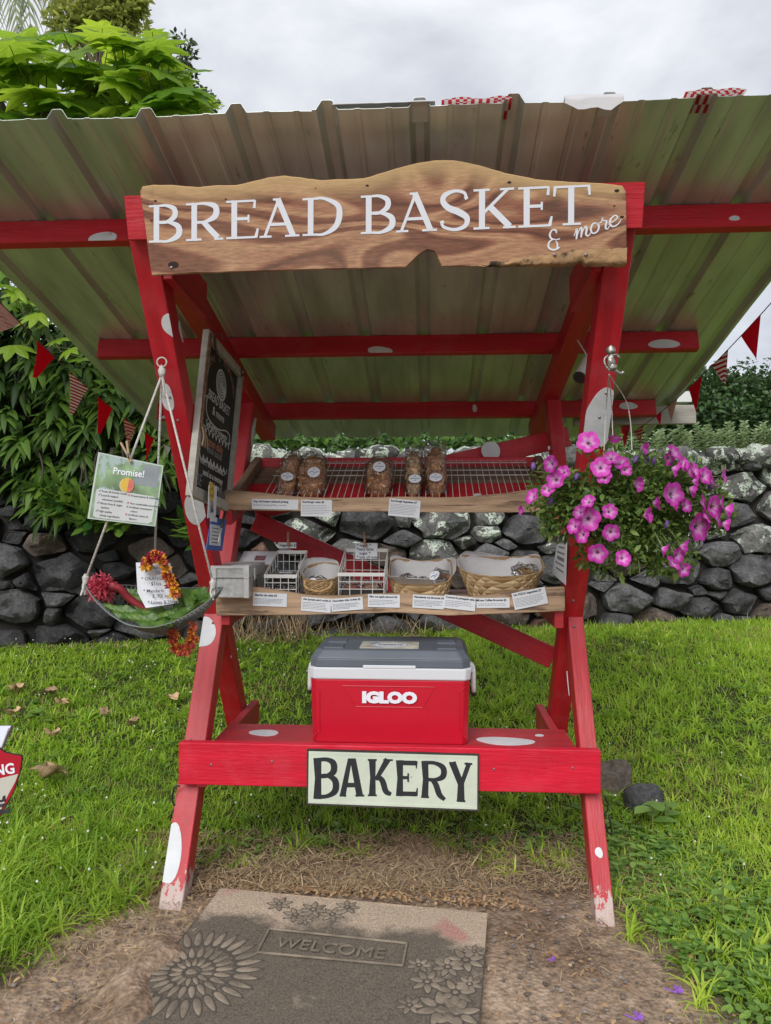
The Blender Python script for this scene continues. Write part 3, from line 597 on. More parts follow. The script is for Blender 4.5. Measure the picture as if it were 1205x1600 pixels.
def grass():
    nb = NB(); r = nr
    def pts(n, y0, y1):
        y = np.sqrt(r.uniform(y0 ** 2, y1 ** 2, n)); x = r.uniform(-1, 1, n) * (.60 * y + .75); return x, y
    def patch(x, y): return .5 + .25 * np.sin(1.9 * x + 1.1 * y + 1) + .25 * np.sin(3.7 * y - 2.3 * x)
    # lawn
    for n, y0, y1, L0, L1, W0 in ((92000, 1.9, 4.2, .03, .075, .0042), (76000, 4.2, 6.9, .035, .08, .0065)):
        x, y = pts(n, y0, y1); k = (dirt(x, y) < r.uniform(.0, .9, n) ** 1.2) & (y < wallY(x) - .04) & (r.rand(n) > .5 * (np.sin(6.1 * x + 2 * y) * np.sin(5.3 * y - x) > .62)); 
        under = (np.abs(x) < .9) & (y > 2.7) & (y < 3.35); k &= ~(under & (r.rand(n) < .45))
        x, y = x[k], y[k]; n = len(x); th = r.uniform(0, 6.283, n); lean = r.uniform(.15, 1.25, n)
        D = nrm(np.stack([np.cos(th) * lean, np.sin(th) * lean, np.ones(n)], -1)); S = np.stack([-np.sin(th), np.cos(th), np.zeros(n)], -1)
        Ln = r.uniform(L0, L1, n) * (.7 + .6 * patch(x, y)) * (1 + .5 * (x > .6) * (y > 4.6)); P = np.stack([x, y, gz(x, y) - .004], -1)
        V, Fq, per = blades(P, D, S, Ln, W0 * r.uniform(.7, 1.5, n), r.uniform(.1, .6, n), (1, .9, .65, .08)); 
        rn = np.clip(.1 + patch(x, y) * .4 + r.rand(n) * .4 + .10 * (x > .3), 0, 1); rn[r.rand(n) < .05 + .16 * (np.sin(2.3 * x + 4) * np.sin(3.1 * y + 1.5 * x) > .45)] = .02; nb.add(V, Fq, np.repeat(rn, per))
    # tufts
    for n, y0, y1, q in ((1700, 2.1, 4.4, .12), (2100, 4.4, 6.8, .13), (260, -2.3, 3.3, .21)):
        x, y = pts(n, y0, y1) if y0 > 0 else (r.uniform(-2.2, -.95, n), r.uniform(2.3, 3.4, n)); k = (dirt(x, y) < .93) & (y < wallY(x) - .08) & ((x > .3) | (x < -.8) | (r.rand(n) < .5)); x, y = x[k], y[k]
        m = 14; n = len(x); sz = r.uniform(.6, 1.35, n); X = np.repeat(x, m) + r.normal(0, .012, n * m); Y = np.repeat(y, m) + r.normal(0, .012, n * m); SZ = np.repeat(sz, m)
        th = r.uniform(0, 6.283, n * m); lean = r.uniform(.25, 1.3, n * m); D = nrm(np.stack([np.cos(th) * lean, np.sin(th) * lean, np.ones(n * m)], -1)); S = np.stack([-np.sin(th), np.cos(th), np.zeros(n * m)], -1)
        V, Fq, per = blades(np.stack([X, Y, gz(X, Y) - .004], -1), D, S, q * SZ * r.uniform(.6, 1.2, n * m), .0065 * SZ * (1 + .35 * (Y > 4)), r.uniform(.35, .95, n * m), (.7, 1, .85, .5, .06), 3, .5)
        rn = np.clip(np.repeat(r.uniform(.3, .85, n) + .15 * (x > .4), m) + r.normal(0, .08, n * m), .06, 1); nb.add(V, Fq, np.repeat(rn, per))
    tag(nb.build('lawn_grass', GRASS), 'green mown grass between the wall and the bare soil', 'grass', kind='stuff')
grass()
WEED = leafmat('weed_leaf', (.09, .20, .03), (.26, .42, .08), .5, .3)
def weeds():
    nb = NB(); r = nr; P = []
    def scatter(n, x0, x1, y0, y1, s0, s1, h):
        x = r.uniform(x0, x1, n); y = r.uniform(y0, y1, n); k = dirt(x, y) < .6; x = x[k]; y = y[k]
        for a, b in zip(x, y):
            m = r.randint(3, 7); hh = r.uniform(.2, 1) * h
            for j in range(m):
                th = r.uniform(0, 6.283); P.append((a + r.normal(0, .01), b + r.normal(0, .01), float(gz(a, b)) + hh * r.uniform(.4, 1), th, r.uniform(s0, s1), r.uniform(-.1, .7)))
    scatter(620, .86, 1.45, 1.95, 3.3, .018, .038, .05); scatter(60, .85, 1.2, 2.9, 3.6, .03, .06, .07); scatter(260, -1.7, -1.0, 2.3, 3.3, .012, .022, .04)
    scatter(70, -.9, .9, 3.05, 3.4, .02, .045, .05); scatter(120, -3, -1, 3.4, 6, .03, .055, .05); scatter(160, 1, 4, 3.4, 6, .02, .045, .05)
    A = np.array(P); n = len(A); th = A[:, 3]; D = nrm(np.stack([np.cos(th), np.sin(th), A[:, 5]], -1)); S = np.stack([-np.sin(th), np.cos(th), np.zeros(n)], -1)
    V, Fq, per = blades(A[:, :3], D, S, A[:, 4], A[:, 4] * .62, .35, (.15, .8, 1, .75, .1), 3, .3); nb.add(V, Fq, np.repeat(r.rand(n), per))
    tag(nb.build('ground_weeds', WEED), 'broad-leaved weeds mixed into the grass edges', 'weeds', kind='stuff')
weeds()
STRAW = leafmat('dry_straw', (.24, .16, .09), (.54, .42, .26), .8, .1, spec=.2)
def litter():
    nb = NB(); r = nr
    def straws(n, x0, x1, y0, y1, L0, L1, keep=lambda x, y: True, up=.25, w_=.0022):
        x = r.uniform(x0, x1, n); y = r.uniform(y0, y1, n); k = np.array([bool(v) for v in np.broadcast_to(keep(x, y), x.shape)]); x = x[k]; y = y[k]; n = len(x)
        th = r.uniform(0, 6.283, n); D = nrm(np.stack([np.cos(th), np.sin(th), r.uniform(-.02, up, n)], -1)); S = np.stack([-np.sin(th), np.cos(th), r.uniform(-.5, .5, n)], -1)
        V, Fq, per = blades(np.stack([x, y, gz(x, y) + .006 + r.uniform(0, .012, n)], -1), D, S, r.uniform(L0, L1, n), w_ * r.uniform(.6, 1.8, n), r.uniform(0, .25, n), (.6, 1, .9, .4), 2); nb.add(V, Fq, np.repeat(r.rand(n), per))
    straws(9000, -1.1, 1.1, 2.78, 3.28, .02, .07, up=.6)
    straws(1700, -1.5, 1.2, 1.6, 2.95, .015, .055, lambda x, y: (dirt(x, y) > .3) & ~((x > -.62) & (x < .36) & (y < 2.7)), up=.12)
    straws(1500, -1.45, -.6, 2.3, 2.95, .02, .06, lambda x, y: dirt(x, y) > .15); straws(700, .75, 1.25, 2.6, 3.3, .03, .08)
    straws(2200, -3.5, 3.8, 5.9, 6.9, .05, .16, lambda x, y: (y > wallY(x) - .42) & (y < wallY(x) - .1) & (x < 1.4), up=.7, w_=.005)
    straws(420, -1.35, -.65, 6.0, 6.5, .16, .34, lambda x, y: y > wallY(x) - .35, up=3.0, w_=.006); straws(260, -.6, .5, 6.0, 6.6, .1, .26, lambda x, y: y > wallY(x) - .3, up=2.5, w_=.005)
    tag(nb.build('dry_grass', STRAW), 'dry tan straw and grass clippings on the soil', 'straw', kind='stuff')
    # pebbles
    V = []; Fq = []; k = 0; rn = []
    oct_ = np.array([[1, 0, 0], [0, 1, 0], [-1, 0, 0], [0, -1, 0], [.1, 0, .8], [0, .1, -.8]]); of = [(0, 1, 4), (1, 2, 4), (2, 3, 4), (3, 0, 4), (1, 0, 5), (2, 1, 5), (3, 2, 5), (0, 3, 5)]
    for i in range(9000):
        x = r.uniform(-1.45, 1.2); y = r.uniform(1.5, 3.1)
        if dirt(x, y) < .5 or (-.62 < x < .36 and y < 2.7 and r.rand() < (.97 if x + y > 2.0 else .55)): continue
        s_ = r.choice([.002, .0033, .0055, .0095], p=[.32, .36, .25, .07]) * r.uniform(.7, 1.4); q = oct_ * r.uniform(.6, 1.3, (6, 3)); a = r.rand() * 6.28; c, s2 = math.cos(a), math.sin(a)
        q = q @ np.array([[c, -s2, 0], [s2, c, 0], [0, 0, .75]]); V.append(q * s_ + [x, y, float(gz(x, y)) + s_ * .3 - .004 + (.014 if (-.70 < x < .36 and y < 2.75) else 0)]); Fq += [[a + k for a in f] for f in of]; rn += [r.rand()] * 8; k += 6
    PEB = leafmat('pebble', (.10, .08, .065), (.30, .26, .23), .9, 0, spec=.2)
    tag(link('gravel', np_mesh('gravel', np.concatenate(V), np.array(Fq), np.array(rn), False), PEB), 'small grey and brown pebbles strewn over the soil', 'gravel', kind='stuff')
    # mulch chips by the mat
    nb2 = NB(); n = 900; t = r.rand(n); x = -.75 + t * 1.25; y = 2.84 - t * .17 + np.abs(r.normal(0, .07, n)) + .01; th = r.uniform(0, 6.28, n)
    e = 500; x = np.concatenate([x, r.uniform(-1.2, 1.1, e)]); y = np.concatenate([y, r.uniform(2.0, 3.1, e)]); th = r.uniform(0, 6.28, n + e); n += e; kk = dirt(x, y) > .2; x, y, th = x[kk], y[kk], th[kk]; n = len(x)
    V2, F2, per = blades(np.stack([x, y, gz(x, y) + .006 + r.uniform(0, .01, n)], -1), nrm(np.stack([np.cos(th), np.sin(th), r.uniform(-.2, .3, n)], -1)), np.stack([-np.sin(th), np.cos(th), r.uniform(-.2, .3, n)], -1), r.uniform(.008, .028, n), r.uniform(.005, .014, n), .2, (.4, 1, .8, .2), 2)
    nb2.add(V2, F2, np.repeat(r.rand(n), per)); tag(nb2.build('leaf_mulch', leafmat('mulch', (.30, .16, .08), (.56, .40, .22), .8, .1, spec=.2)), 'crumbled tan leaf bits gathered along the mat', 'mulch', kind='stuff')
litter()
def clover():
    V = []; Fq = []; k = 0; oct_ = np.array([[1, 0, 0], [0, 1, 0], [-1, 0, 0], [0, -1, 0], [0, 0, 1], [0, 0, -1]]); of = [(0, 1, 4), (1, 2, 4), (2, 3, 4), (3, 0, 4), (1, 0, 5), (2, 1, 5), (3, 2, 5), (0, 3, 5)]
    for i in range(420):
        y = nr.uniform(2.6, 6.3); x = nr.uniform(-1, 1) * (.55 * y + .1)
        if dirt(x, y) > .1 or (x > -.4 and nr.rand() < .6): continue
        s_ = nr.uniform(.004, .0075); V.append(oct_ * s_ + [x, y, float(gz(x, y)) + nr.uniform(.05, .09)]); Fq += [[a + k for a in f] for f in of]; k += 6
    tag(link('clover_blossoms', np_mesh('clover', np.concatenate(V), np.array(Fq)), mat('blossom_white', (.75, .78, .68), .8)), 'tiny white blossoms dotted through the lawn', 'blossoms', kind='stuff')
clover()

# dead leaves on the lawn
DEAD = mat('dead_leaf', (.42, .28, .16), .8, var=.3, vscale=30, bump=.4, bscale=60, objrand=.35)
def crumpled(seed, s, M=None):
    q = random.Random(seed); n = 15; vs = [(0, 0, .1 * s)]; 
    for k in range(3):
        for i in range(n):
            a = 6.283 * i / n; rr = s * (k + 1) / 3 * (1 + .30 * math.sin(5 * a + seed) * (k > 0) + .25 * q.uniform(-1, 1) * (k == 2)); vs.append((rr * math.cos(a), rr * .7 * math.sin(a), s * (.28 * math.sin(2 * a + seed + k) + (.20 * (k > 0)) * q.uniform(-1, 1) + .22 * k)))
    fs = [(0, 1 + i, 1 + (i + 1) % n) for i in range(n)]
    for k in range(2):
        for i in range(n): fs.append((1 + k * n + i, 1 + (k + 1) * n + i, 1 + (k + 1) * n + (i + 1) % n, 1 + k * n + (i + 1) % n))
    me = bpy.data.meshes.new('dead_leaf'); me.from_pydata(vs, [], fs); me.materials.append(DEAD); me.polygons.foreach_set('use_smooth', [True] * len(fs)); return me
for i, (px, py, s, lb) in enumerate([(24, 1077, .07, 'curled brown dead leaf on the lawn, highest of those by the sprouting weed'), (76, 1083, .065, 'pale crumpled dead leaf beside two others on the lawn'), (95, 1098, .05, 'small brown dead leaf under the pale crumpled one'),
        (20, 1114, .05, 'dark brown curled leaf at the edge of the lawn'), (82, 1148, .06, 'buff dead leaf just beneath the sprouting weed'), (270, 1091, .06, 'buff dead leaf in the grass close to the slanting leg'),
        (208, 1130, .05, 'small grey-brown dead leaf alone in the middle of the lawn'), (165, 1114, .045, 'dark shrivelled leaf nearly hidden in the lawn'), (76, 1210, .085, 'large dark crumpled leaf lying near the warning sign'),
        (230, 1033, .05, 'tan dead leaf in the grass under the hanging tray'), (1070, 1503, .034, 'orange fallen leaf on the bare soil'), (776, 1378, .04, 'reddish dead leaf at the soil edge in line with the mat corner'), (410, 1012, .06, 'brown leaf scrap by the back leg'), (462, 1046, .05, 'cream leaf scrap in the grass beside the cooler')]):
    p = PZ(px, py, 0.0)
    for _ in range(6): p = PZ(px, py, float(gz(p.x, p.y)) + .07 * (py < 1300))
    o = link('dead_leaf', crumpled(i * 1.7 + 1, s * .85)); o.location = p; o.rotation_euler = (rnd.uniform(-.3, .3), rnd.uniform(-.3, .3), rnd.uniform(0, 6)); tag(o, lb, 'leaf', 'fallen leaves around the stand')
    if i == 10: o.data.materials[0] = mat('orange_leaf', (.50, .26, .12), .7)

# trees and shrubs ----------------------------------------------------
BARK = mat('bark', (.16, .125, .09), .9, var=.3, bump=.6, bscale=25)
DARKBARK = mat('dark_bark', (.05, .04, .03), .9, var=.3, bump=.6, bscale=25)
def leafball(nb, c, rad, n, ls, r=nr, aspect=.5, up=.3, droop=.2, k0=.35):
    d = nrm(r.normal(0, 1, (n, 3))); rr = k0 + (1 - k0) * r.rand(n) ** .5; P = np.array(c) + d * rr[:, None] * np.array(rad)
    D = nrm(d * .6 + r.normal(0, .6, (n, 3)) + [0, 0, up]); S = nrm(np.cross(D, r.normal(0, 1, (n, 3)) + [0, 0, 1.5])); Ln = ls * r.uniform(.6, 1.3, n)
    V, Fq, per = blades(P, D, S, Ln, Ln * aspect, droop, (.1, .95, .8, .08), 3, .3); nb.add(V, Fq, np.repeat(r.rand(n), per))
def limbs(pairs, r0, name='limb', m=BARK, parent=None):
    b = MB()
    for p, q, ra, rb in pairs:
        p, q = Vector(p), Vector(q); mid = (p + q) / 2 + Vector((rnd.uniform(-.1, .1), rnd.uniform(-.1, .1), rnd.uniform(-.05, .1))) * (q - p).length; b.tube(catmull([p, mid, q], 4), [ra + (rb - ra) * t / 8 for t in range(9)], 7)
    return b.build(name, m, parent, smooth=True)
def H(x, y): return float(gz(x, y))
# small glossy-leaved shrubs on the terrace behind the wall
SHR = leafmat('shrub_leaf', (.020, .055, .016), (.085, .16, .045), .4, .25)
for nm, lb, balls, col in (
    ('shrub', 'tall dark green shrub rising behind the wall beyond the hanging petunias', [(1060, 640, 8.6, 60, 55), (1010, 660, 8.4, 50, 45), (1100, 615, 8.8, 60, 40), (1045, 592, 8.6, 26, 34), (1075, 655, 8.2, 60, 50), (960, 668, 8.4, 60, 34)], SHR),
    ('shrub', 'dark green shrub with a few sprigs against the sky at the frame edge', [(1150, 640, 8.9, 70, 40), (1190, 620, 9.2, 40, 45), (1130, 665, 8.4, 70, 40), (1205, 660, 8.5, 60, 45), (1240, 640, 9, 60, 60), (1140, 612, 8.9, 40, 22)], SHR)):
    root = empty(nm, lb, 'shrub', PY(balls[0][0], 700, balls[0][2])); nb = NB(); root.location.z = H(root.location.x, root.location.y); lp = []
    for px, py, Y, rx, ry in balls:
        c = PY(px, py, Y); s = Y / F; leafball(nb, c, (rx * s, .35, ry * s), int(rx * ry * .62), .075, aspect=.55)
        lp.append((root.location + Vector((0, 0, -.1)), c, .03, .008))
        for _ in range(4):
            a = rnd.uniform(0, 3.1); e = c + Vector((math.cos(a) * rx * s * 1.15, rnd.uniform(-.2, .2), math.sin(a) * ry * s * 1.25)); lp.append((c, e, .007, .003)); leafball(nb, e, (.09, .08, .10), 26, .06, aspect=.5)
    o = nb.build('crown', col, root); o.matrix_parent_inverse = Matrix.Translation(root.location).inverted(); o2 = limbs(lp, 0, 'stem', DARKBARK, root); o2.matrix_parent_inverse = o.matrix_parent_inverse.copy(); tag(o, kind='stuff')
# pale succulent-leaved plants on the wall top
PALE = leafmat('pale_leaf', (.22, .32, .14), (.46, .56, .32), .55, .3)
pp = [(1003, 697, 30), (1022, 690, 34), (1043, 700, 24), (1060, 694, 34), (1078, 688, 40), (1098, 676, 46), (1112, 688, 40), (1132, 690, 34), (1148, 684, 46), (1160, 692, 44), (1178, 694, 40), (1194, 696, 34), (985, 702, 22), (1210, 696, 36)]
pl_where = ['beside the striped flag', 'with the broadest spray', 'low and half hidden by a flower', 'next to the leaning grey twig', 'set between two taller plants', 'with the tallest pale spike', 'growing against the tallest spike', 'over the lichen-white coping stone', 'with two upright spikes like a candle', 'behind the upright pair', 'above the grey end stones', 'near the frame edge', 'closest to the petunia basket', 'cut by the frame edge']
for i, (px, py, h) in enumerate(pp):
    Y = 7.05 + rnd.uniform(-.05, .25); b = PY(px, 716, Y); s = Y / F; root = empty('wall_plant', 'pale grey-green fleshy plant on the wall top, ' + pl_where[i], 'plant', b, group='pale plants along the wall top'); nb = NB(); st = MB()
    for j in range(5):
        dx = rnd.uniform(-12, 12) * s; hh = h * s * rnd.uniform(.6, 1.05) * (1 if j else 1.1) + .05; tip = Vector((dx * 1.6, rnd.uniform(-.06, .06), hh)); bs = Vector((dx * .5, 0, -.12)); st.tube([bs, (bs + tip) / 2, tip], [.006, .005, .003], 5)
        nn = int(hh / .022); P = []; Dd = []; 
        for q in range(nn):
            t = .25 + .75 * q / max(1, nn - 1); c = bs.lerp(tip, t); a0 = q * 1.57
            for a in (a0, a0 + 3.14): P.append(c); Dd.append((math.cos(a), math.sin(a), .6))
        P = np.array([tuple(x) for x in P]).reshape(-1, 3); Dd = nrm(np.array(Dd).reshape(-1, 3)); S = nrm(np.cross(Dd, [0, 0, 1.]));
        V, Fq, per = blades(P, Dd, S, nr.uniform(.045, .065, len(P)), .042, .1, (.3, 1, .9, .3), 3, .3); nb.add(V, Fq, np.repeat(nr.rand(len(P)), per))
    tag(nb.build('leaves', PALE, root), kind='stuff'); st.build('stem', mat('pale_stem', (.2, .22, .12), .8) if i == 0 else MATS['pale_stem'], root)
# creeping vine along the wall top in the middle
VINE = leafmat('vine_leaf', (.035, .09, .02), (.16, .29, .06), .4, .35)
nb = NB()
for i in range(110):
    px = 395 + 560 * i / 109 + rnd.uniform(-6, 6); Y = 7.0 + rnd.uniform(-.15, .9); leafball(nb, PY(px, 694 + rnd.uniform(-16, 10) , Y), (.13, .12, .08), 34, .075, aspect=.75, up=.5)
tag(nb.build('creeping_vine', VINE), 'creeping vine with heart-shaped leaves over the wall top, seen above the bread rack', 'vine', kind='stuff')

# overhanging shrub with drooping strap leaves
STRAPL = leafmat('drooping_leaf', (.014, .042, .010), (.12, .22, .03), .5, .25, spec=.25); STRAPO = leafmat('drooping_leaf_single', (.03, .09, .015), (.19, .32, .045), .5, .3, attr='obj', spec=.25)  # foliage colour darkened to stand for deep shade inside the shrub
def overhang():
    root = empty('drooping_shrub', 'dense shrub with glossy drooping lance-shaped leaves hanging over the dark end of the wall', 'shrub', (-2.9, 7.0, H(-2.9, 7.0)))
    inv = Matrix.Translation(root.location).inverted()
    low = {-60: 745, 0: 765, 40: 800, 75: 828, 120: 835, 165: 850, 215: 835, 245: 790, 262: 745, 285: 740, 300: 735}
    ks = sorted(low)
    def lowy(x):
        for a, b in zip(ks, ks[1:]):
            if a <= x <= b: return low[a] + (low[b] - low[a]) * (x - a) / (b - a)
        return 740
    ros = []
    for i in range(330):
        px = rnd.uniform(-60, 300); top = 440 + max(0, (px - 20)) * .80; py = rnd.uniform(top, lowy(px) - 22)
        depth = rnd.random(); hang = max(0, (py - 690) / 150)
        Y = 6.0 + .1 * 0 + (1 - hang) * (.15 + depth * .8) - hang * .1 + rnd.uniform(-.08, .08); ros.append((px, py, Y))
    for i in range(170):
        px = rnd.uniform(-520, -50); py = rnd.uniform(430, 770); ros.append((px, py, 6.0 + rnd.uniform(.0, .8) - .15 * max(0, (py - 690) / 150)))
    ros += [(302, 838, 5.75), (308, 852, 5.7), (296, 828, 5.75), (280, 745, 5.8), (140, 822, 5.75), (205, 812, 5.75), (180, 824, 5.75), (225, 806, 5.75), (95, 800, 5.75), (60, 775, 5.75)]
    ros.sort(key=lambda q: q[2] - (q[1] - 690) * .002 + (9 if q[0] < -40 else 0)); P = []; D = []; Ln = []; R_ = []
    for px, py, Y in ros:
        c = PY(px, py - 12, Y); m = 13; ax = Vector((rnd.uniform(-.3, .3), -.5 + rnd.uniform(-.3, .2), .1)).normalized()
        for j in range(m):
            a = 6.283 * j / m + rnd.uniform(-.3, .3); d = (Vector((math.cos(a), -.35, math.sin(a) * .75)) + ax * .5).normalized(); P.append(c + Vector((rnd.uniform(-.03, .03), rnd.uniform(-.03, .03), rnd.uniform(-.05, .05)))); D.append(d); Ln.append(rnd.uniform(.13, .23)); R_.append(rnd.random() * (.75 if Y > 6.4 else 1))  # leaves set deeper keep to the darker colour, as painted shade
    P = np.array([tuple(p) for p in P]); D = np.array([tuple(p) for p in D]); Ln = np.array(Ln); R_ = np.array(R_); S = nrm(np.cross(D, nrm(np.array([[0, -.4, 1.]] * len(D)) + nr.normal(0, .25, (len(D), 3)))))
    K = 298; nb = NB(); V, Fq, per = blades(P[K:], D[K:], S[K:], Ln[K:], Ln[K:] * .33, nr.uniform(.45, .95, len(P) - K), (.25, .8, 1, .7, .06), 3, .35); nb.add(V, Fq, np.repeat(R_[K:], per))
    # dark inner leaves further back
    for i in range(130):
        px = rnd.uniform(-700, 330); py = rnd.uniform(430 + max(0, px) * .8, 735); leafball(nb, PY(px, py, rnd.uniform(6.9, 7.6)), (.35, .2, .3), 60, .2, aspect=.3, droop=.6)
    o = tag(nb.build('foliage', STRAPL, root), kind='stuff'); o.matrix_parent_inverse = inv
    var = []
    for k in range(6):
        V, Fq, per = blades(np.zeros((1, 3)), np.array([[1., 0, 0]]), np.array([[0, 1., 0]]), 1, .34, [.3 + .1 * k], (.25, .8, 1, .7, .06), 3, .35); var.append(np_mesh('leaf', V, Fq)); var[-1].materials.append(STRAPO)
    for i in range(K):
        o = bpy.data.objects.new('leaf', var[i % 6]); COL.objects.link(o); d = Vector(D[i]); d.z -= .45; d.normalize(); s_ = Vector(S[i]); s_ = (s_ - d * s_.dot(d)).normalized(); n_ = d.cross(s_)
        M = Matrix((d, s_, n_)).transposed().to_4x4() @ Matrix.Scale(Ln[i], 4); M.translation = Vector(P[i]); o.parent = root; o.matrix_basis = inv @ M
    lp = []
    for i in range(22):
        px = rnd.uniform(-40, 290); e = PY(px, rnd.uniform(500 + px * .6, 760), 6.25); b = Vector((e.x + rnd.uniform(-.4, .4), 6.9, 1.8)); lp.append((b, e, .022, .008))
    for i in range(9):
        px = rnd.uniform(10, 290); a = PY(px, 700, 6.1); lp.append((a, PY(px + rnd.uniform(-8, 8), rnd.uniform(760, 815), 5.92), .010, .006))
    o = limbs(lp, 0, 'stem', DARKBARK, root); o.matrix_parent_inverse = inv
overhang()
# shaded earth bank the shrub grows from
b = MB(); vs = []; n = 24
for j in range(9):
    for i in range(n):
        x = -7 + 5.6 * i / (n - 1); t = j / 8; y = wallY(x) + .45 + 1.4 * t; z = 1.7 + 1.6 * math.sin(t * 1.57) * min(1, max(0, (-1.6 - x) / .9)) + .12 * noise.noise(Vector((x * 2, y * 2, 0))); vs.append((x, y, z))
b.add(vs, [(j * n + i, j * n + i + 1, (j + 1) * n + i + 1, (j + 1) * n + i) for j in range(8) for i in range(n - 1)]); tag(b.build('earth_bank', mat('bank_soil', (.045, .04, .028), .95, var=.4, bump=.5), smooth=True), kind='structure')

# big palmate-leaved tree
PALM_L = leafmat('palmate_leaf', (.13, .27, .02), (.34, .48, .04), .38, .55, attr='obj')
def palmate(seed, droop):
    q = random.Random(seed); lobes = 8; vs = [(0, 0, 0)]; rings = [.25, .55, .8, 1.0]; per = lobes * 4; 
    for ri, rr in enumerate(rings):
        for i in range(per):
            a = 6.283 * i / per + .39; ph = i % 4
            lo = 1.0 + .0 * i; tip = (.62 + .38 * math.cos((i // 4) * 6.283 / lobes * .5) ** 2)
            prof = {0: [.25, .5, .56, .58], 1: [.25, .55, .72, .80], 2: [.25, .55, .82, 1.08], 3: [.25, .55, .72, .80]}[ph][ri] * (1 if ri < 2 else tip ** .5)
            z = -droop * prof ** 2 + (.05 if ph == 2 else -.045 if ph == 0 else 0) * prof + .03 * q.uniform(-1, 1) * prof
            vs.append((prof * math.cos(a), prof * math.sin(a), z))
    fs = [(0, 1 + i, 1 + (i + 1) % per) for i in range(per)]
    for k in range(3):
        for i in range(per): fs.append((1 + k * per + i, 1 + (k + 1) * per + i, 1 + (k + 1) * per + (i + 1) % per, 1 + k * per + (i + 1) % per))
    me = bpy.data.meshes.new('leaf'); me.from_pydata(vs, [], fs); me.materials.append(PALM_L); return me
def palmtree():
    tr = Vector((-2.9, 7.1, 1.6)); root = empty('broadleaf_tree', 'tree with big bright green star-shaped leaves rising above the roof', 'tree', tr); inv = Matrix.Translation(tr).inverted()
    var = [palmate(k, .15 + .07 * k) for k in range(5)]; lp = [(tr, (-3.0, 7.0, 3.4), .10, .08), ((-3.0, 7.0, 3.4), (-2.6, 6.9, 4.4), .07, .05), ((-3.0, 7.0, 3.4), (-3.4, 6.9, 4.5), .07, .05)]; hubs = [PY(205, 170, 6.8), PY(70, 165, 6.8), PY(150, 140, 7.0), PY(255, 165, 6.9), PY(0, 150, 6.8)]
    for h in hubs: lp.append(((-2.6, 6.9, 4.4) if h.x > -3 else (-3.4, 6.9, 4.5), h, .035, .022))
    spots = []
    for i in range(105):
        px = rnd.uniform(-60, 300); ytop = {0: 62, 1: 68, 2: 66, 3: 52, 4: 60, 5: 100}.get(int(max(0, px) // 50), 100); ytop = 60 + (px > 60) * 4 - 14 * math.exp(-((px - 165) / 40) ** 2) - 8 * math.exp(-((px - 235) / 16) ** 2) + max(0, px - 250) * 1.3; py = rnd.uniform(ytop, 205) if px < 260 else rnd.uniform(max(ytop, 120), 180); spots.append((px, py, rnd.uniform(6.2, 7.4), rnd.uniform(.24, .40)))
    spots += [(300, 110, 6.6, .22), (310, 150, 6.5, .24), (285, 165, 6.7, .3), (270, 140, 6.9, .3), (250, 110, 6.8, .3), (225, 80, 6.9, .3), (238, 50, 6.6, .17), (160, 44, 6.7, .26), (100, 52, 6.6, .26), (265, 95, 6.6, .22), (280, 125, 6.5, .22), (295, 140, 6.5, .2), (30, 62, 6.5, .28), (322, 165, 6.5, .16), (245, 86, 6.4, .24), (190, 66, 6.5, .24)]
    for px, py in ((10, 445), (28, 455), (5, 478), (60, 490), (72, 505), (45, 470), (90, 530), (110, 545), (20, 540), (130, 560), (60, 455), (5, 425)): spots.append((px, py, 5.6 + rnd.uniform(0, .3), rnd.uniform(.12, .2)))
    pet = MB()
    for i, (px, py, Y, s) in enumerate(spots):
        c = PY(px, py, Y); o = bpy.data.objects.new('leaf', var[i % 5]); COL.objects.link(o)
        M = Matrix.Translation(c) @ Euler((rnd.uniform(.0, .75), rnd.uniform(-.4, .4), 0)).to_matrix().to_4x4() @ Matrix.Rotation(rnd.uniform(0, 6.28), 4, 'Z') @ Matrix.Scale(s, 4); o.parent = root; o.matrix_basis = inv @ M
        h = min(hubs, key=lambda q: (q - c).length) if py < 300 else Vector((-3.0, 6.4, 3.1)); mid = (c + h) / 2 + Vector((0, 0, -.1)); pet.tube([c, mid, h], [.004, .006, .008], 5)
    pt = pet.build('leaf_stalk', mat('stalk', (.20, .22, .07), .6), root, smooth=True); pt.matrix_parent_inverse = inv; pt['kind'] = 'stuff'
    o = limbs(lp, 0, 'trunk', BARK, root); o.matrix_parent_inverse = inv
    # seed head
    b = MB(); c = PY(226, 118, 6.3)
    for i in range(26):
        a = rnd.uniform(0, 6.28); e = c + Vector((math.cos(a) * .05, -.02, math.sin(a) * .05)); b.tube([c, e], [.005, .002], 4)
    o = b.build('flower_head', mat('yellow_flower', (.55, .42, .05), .6), root); o.matrix_parent_inverse = inv
palmtree()
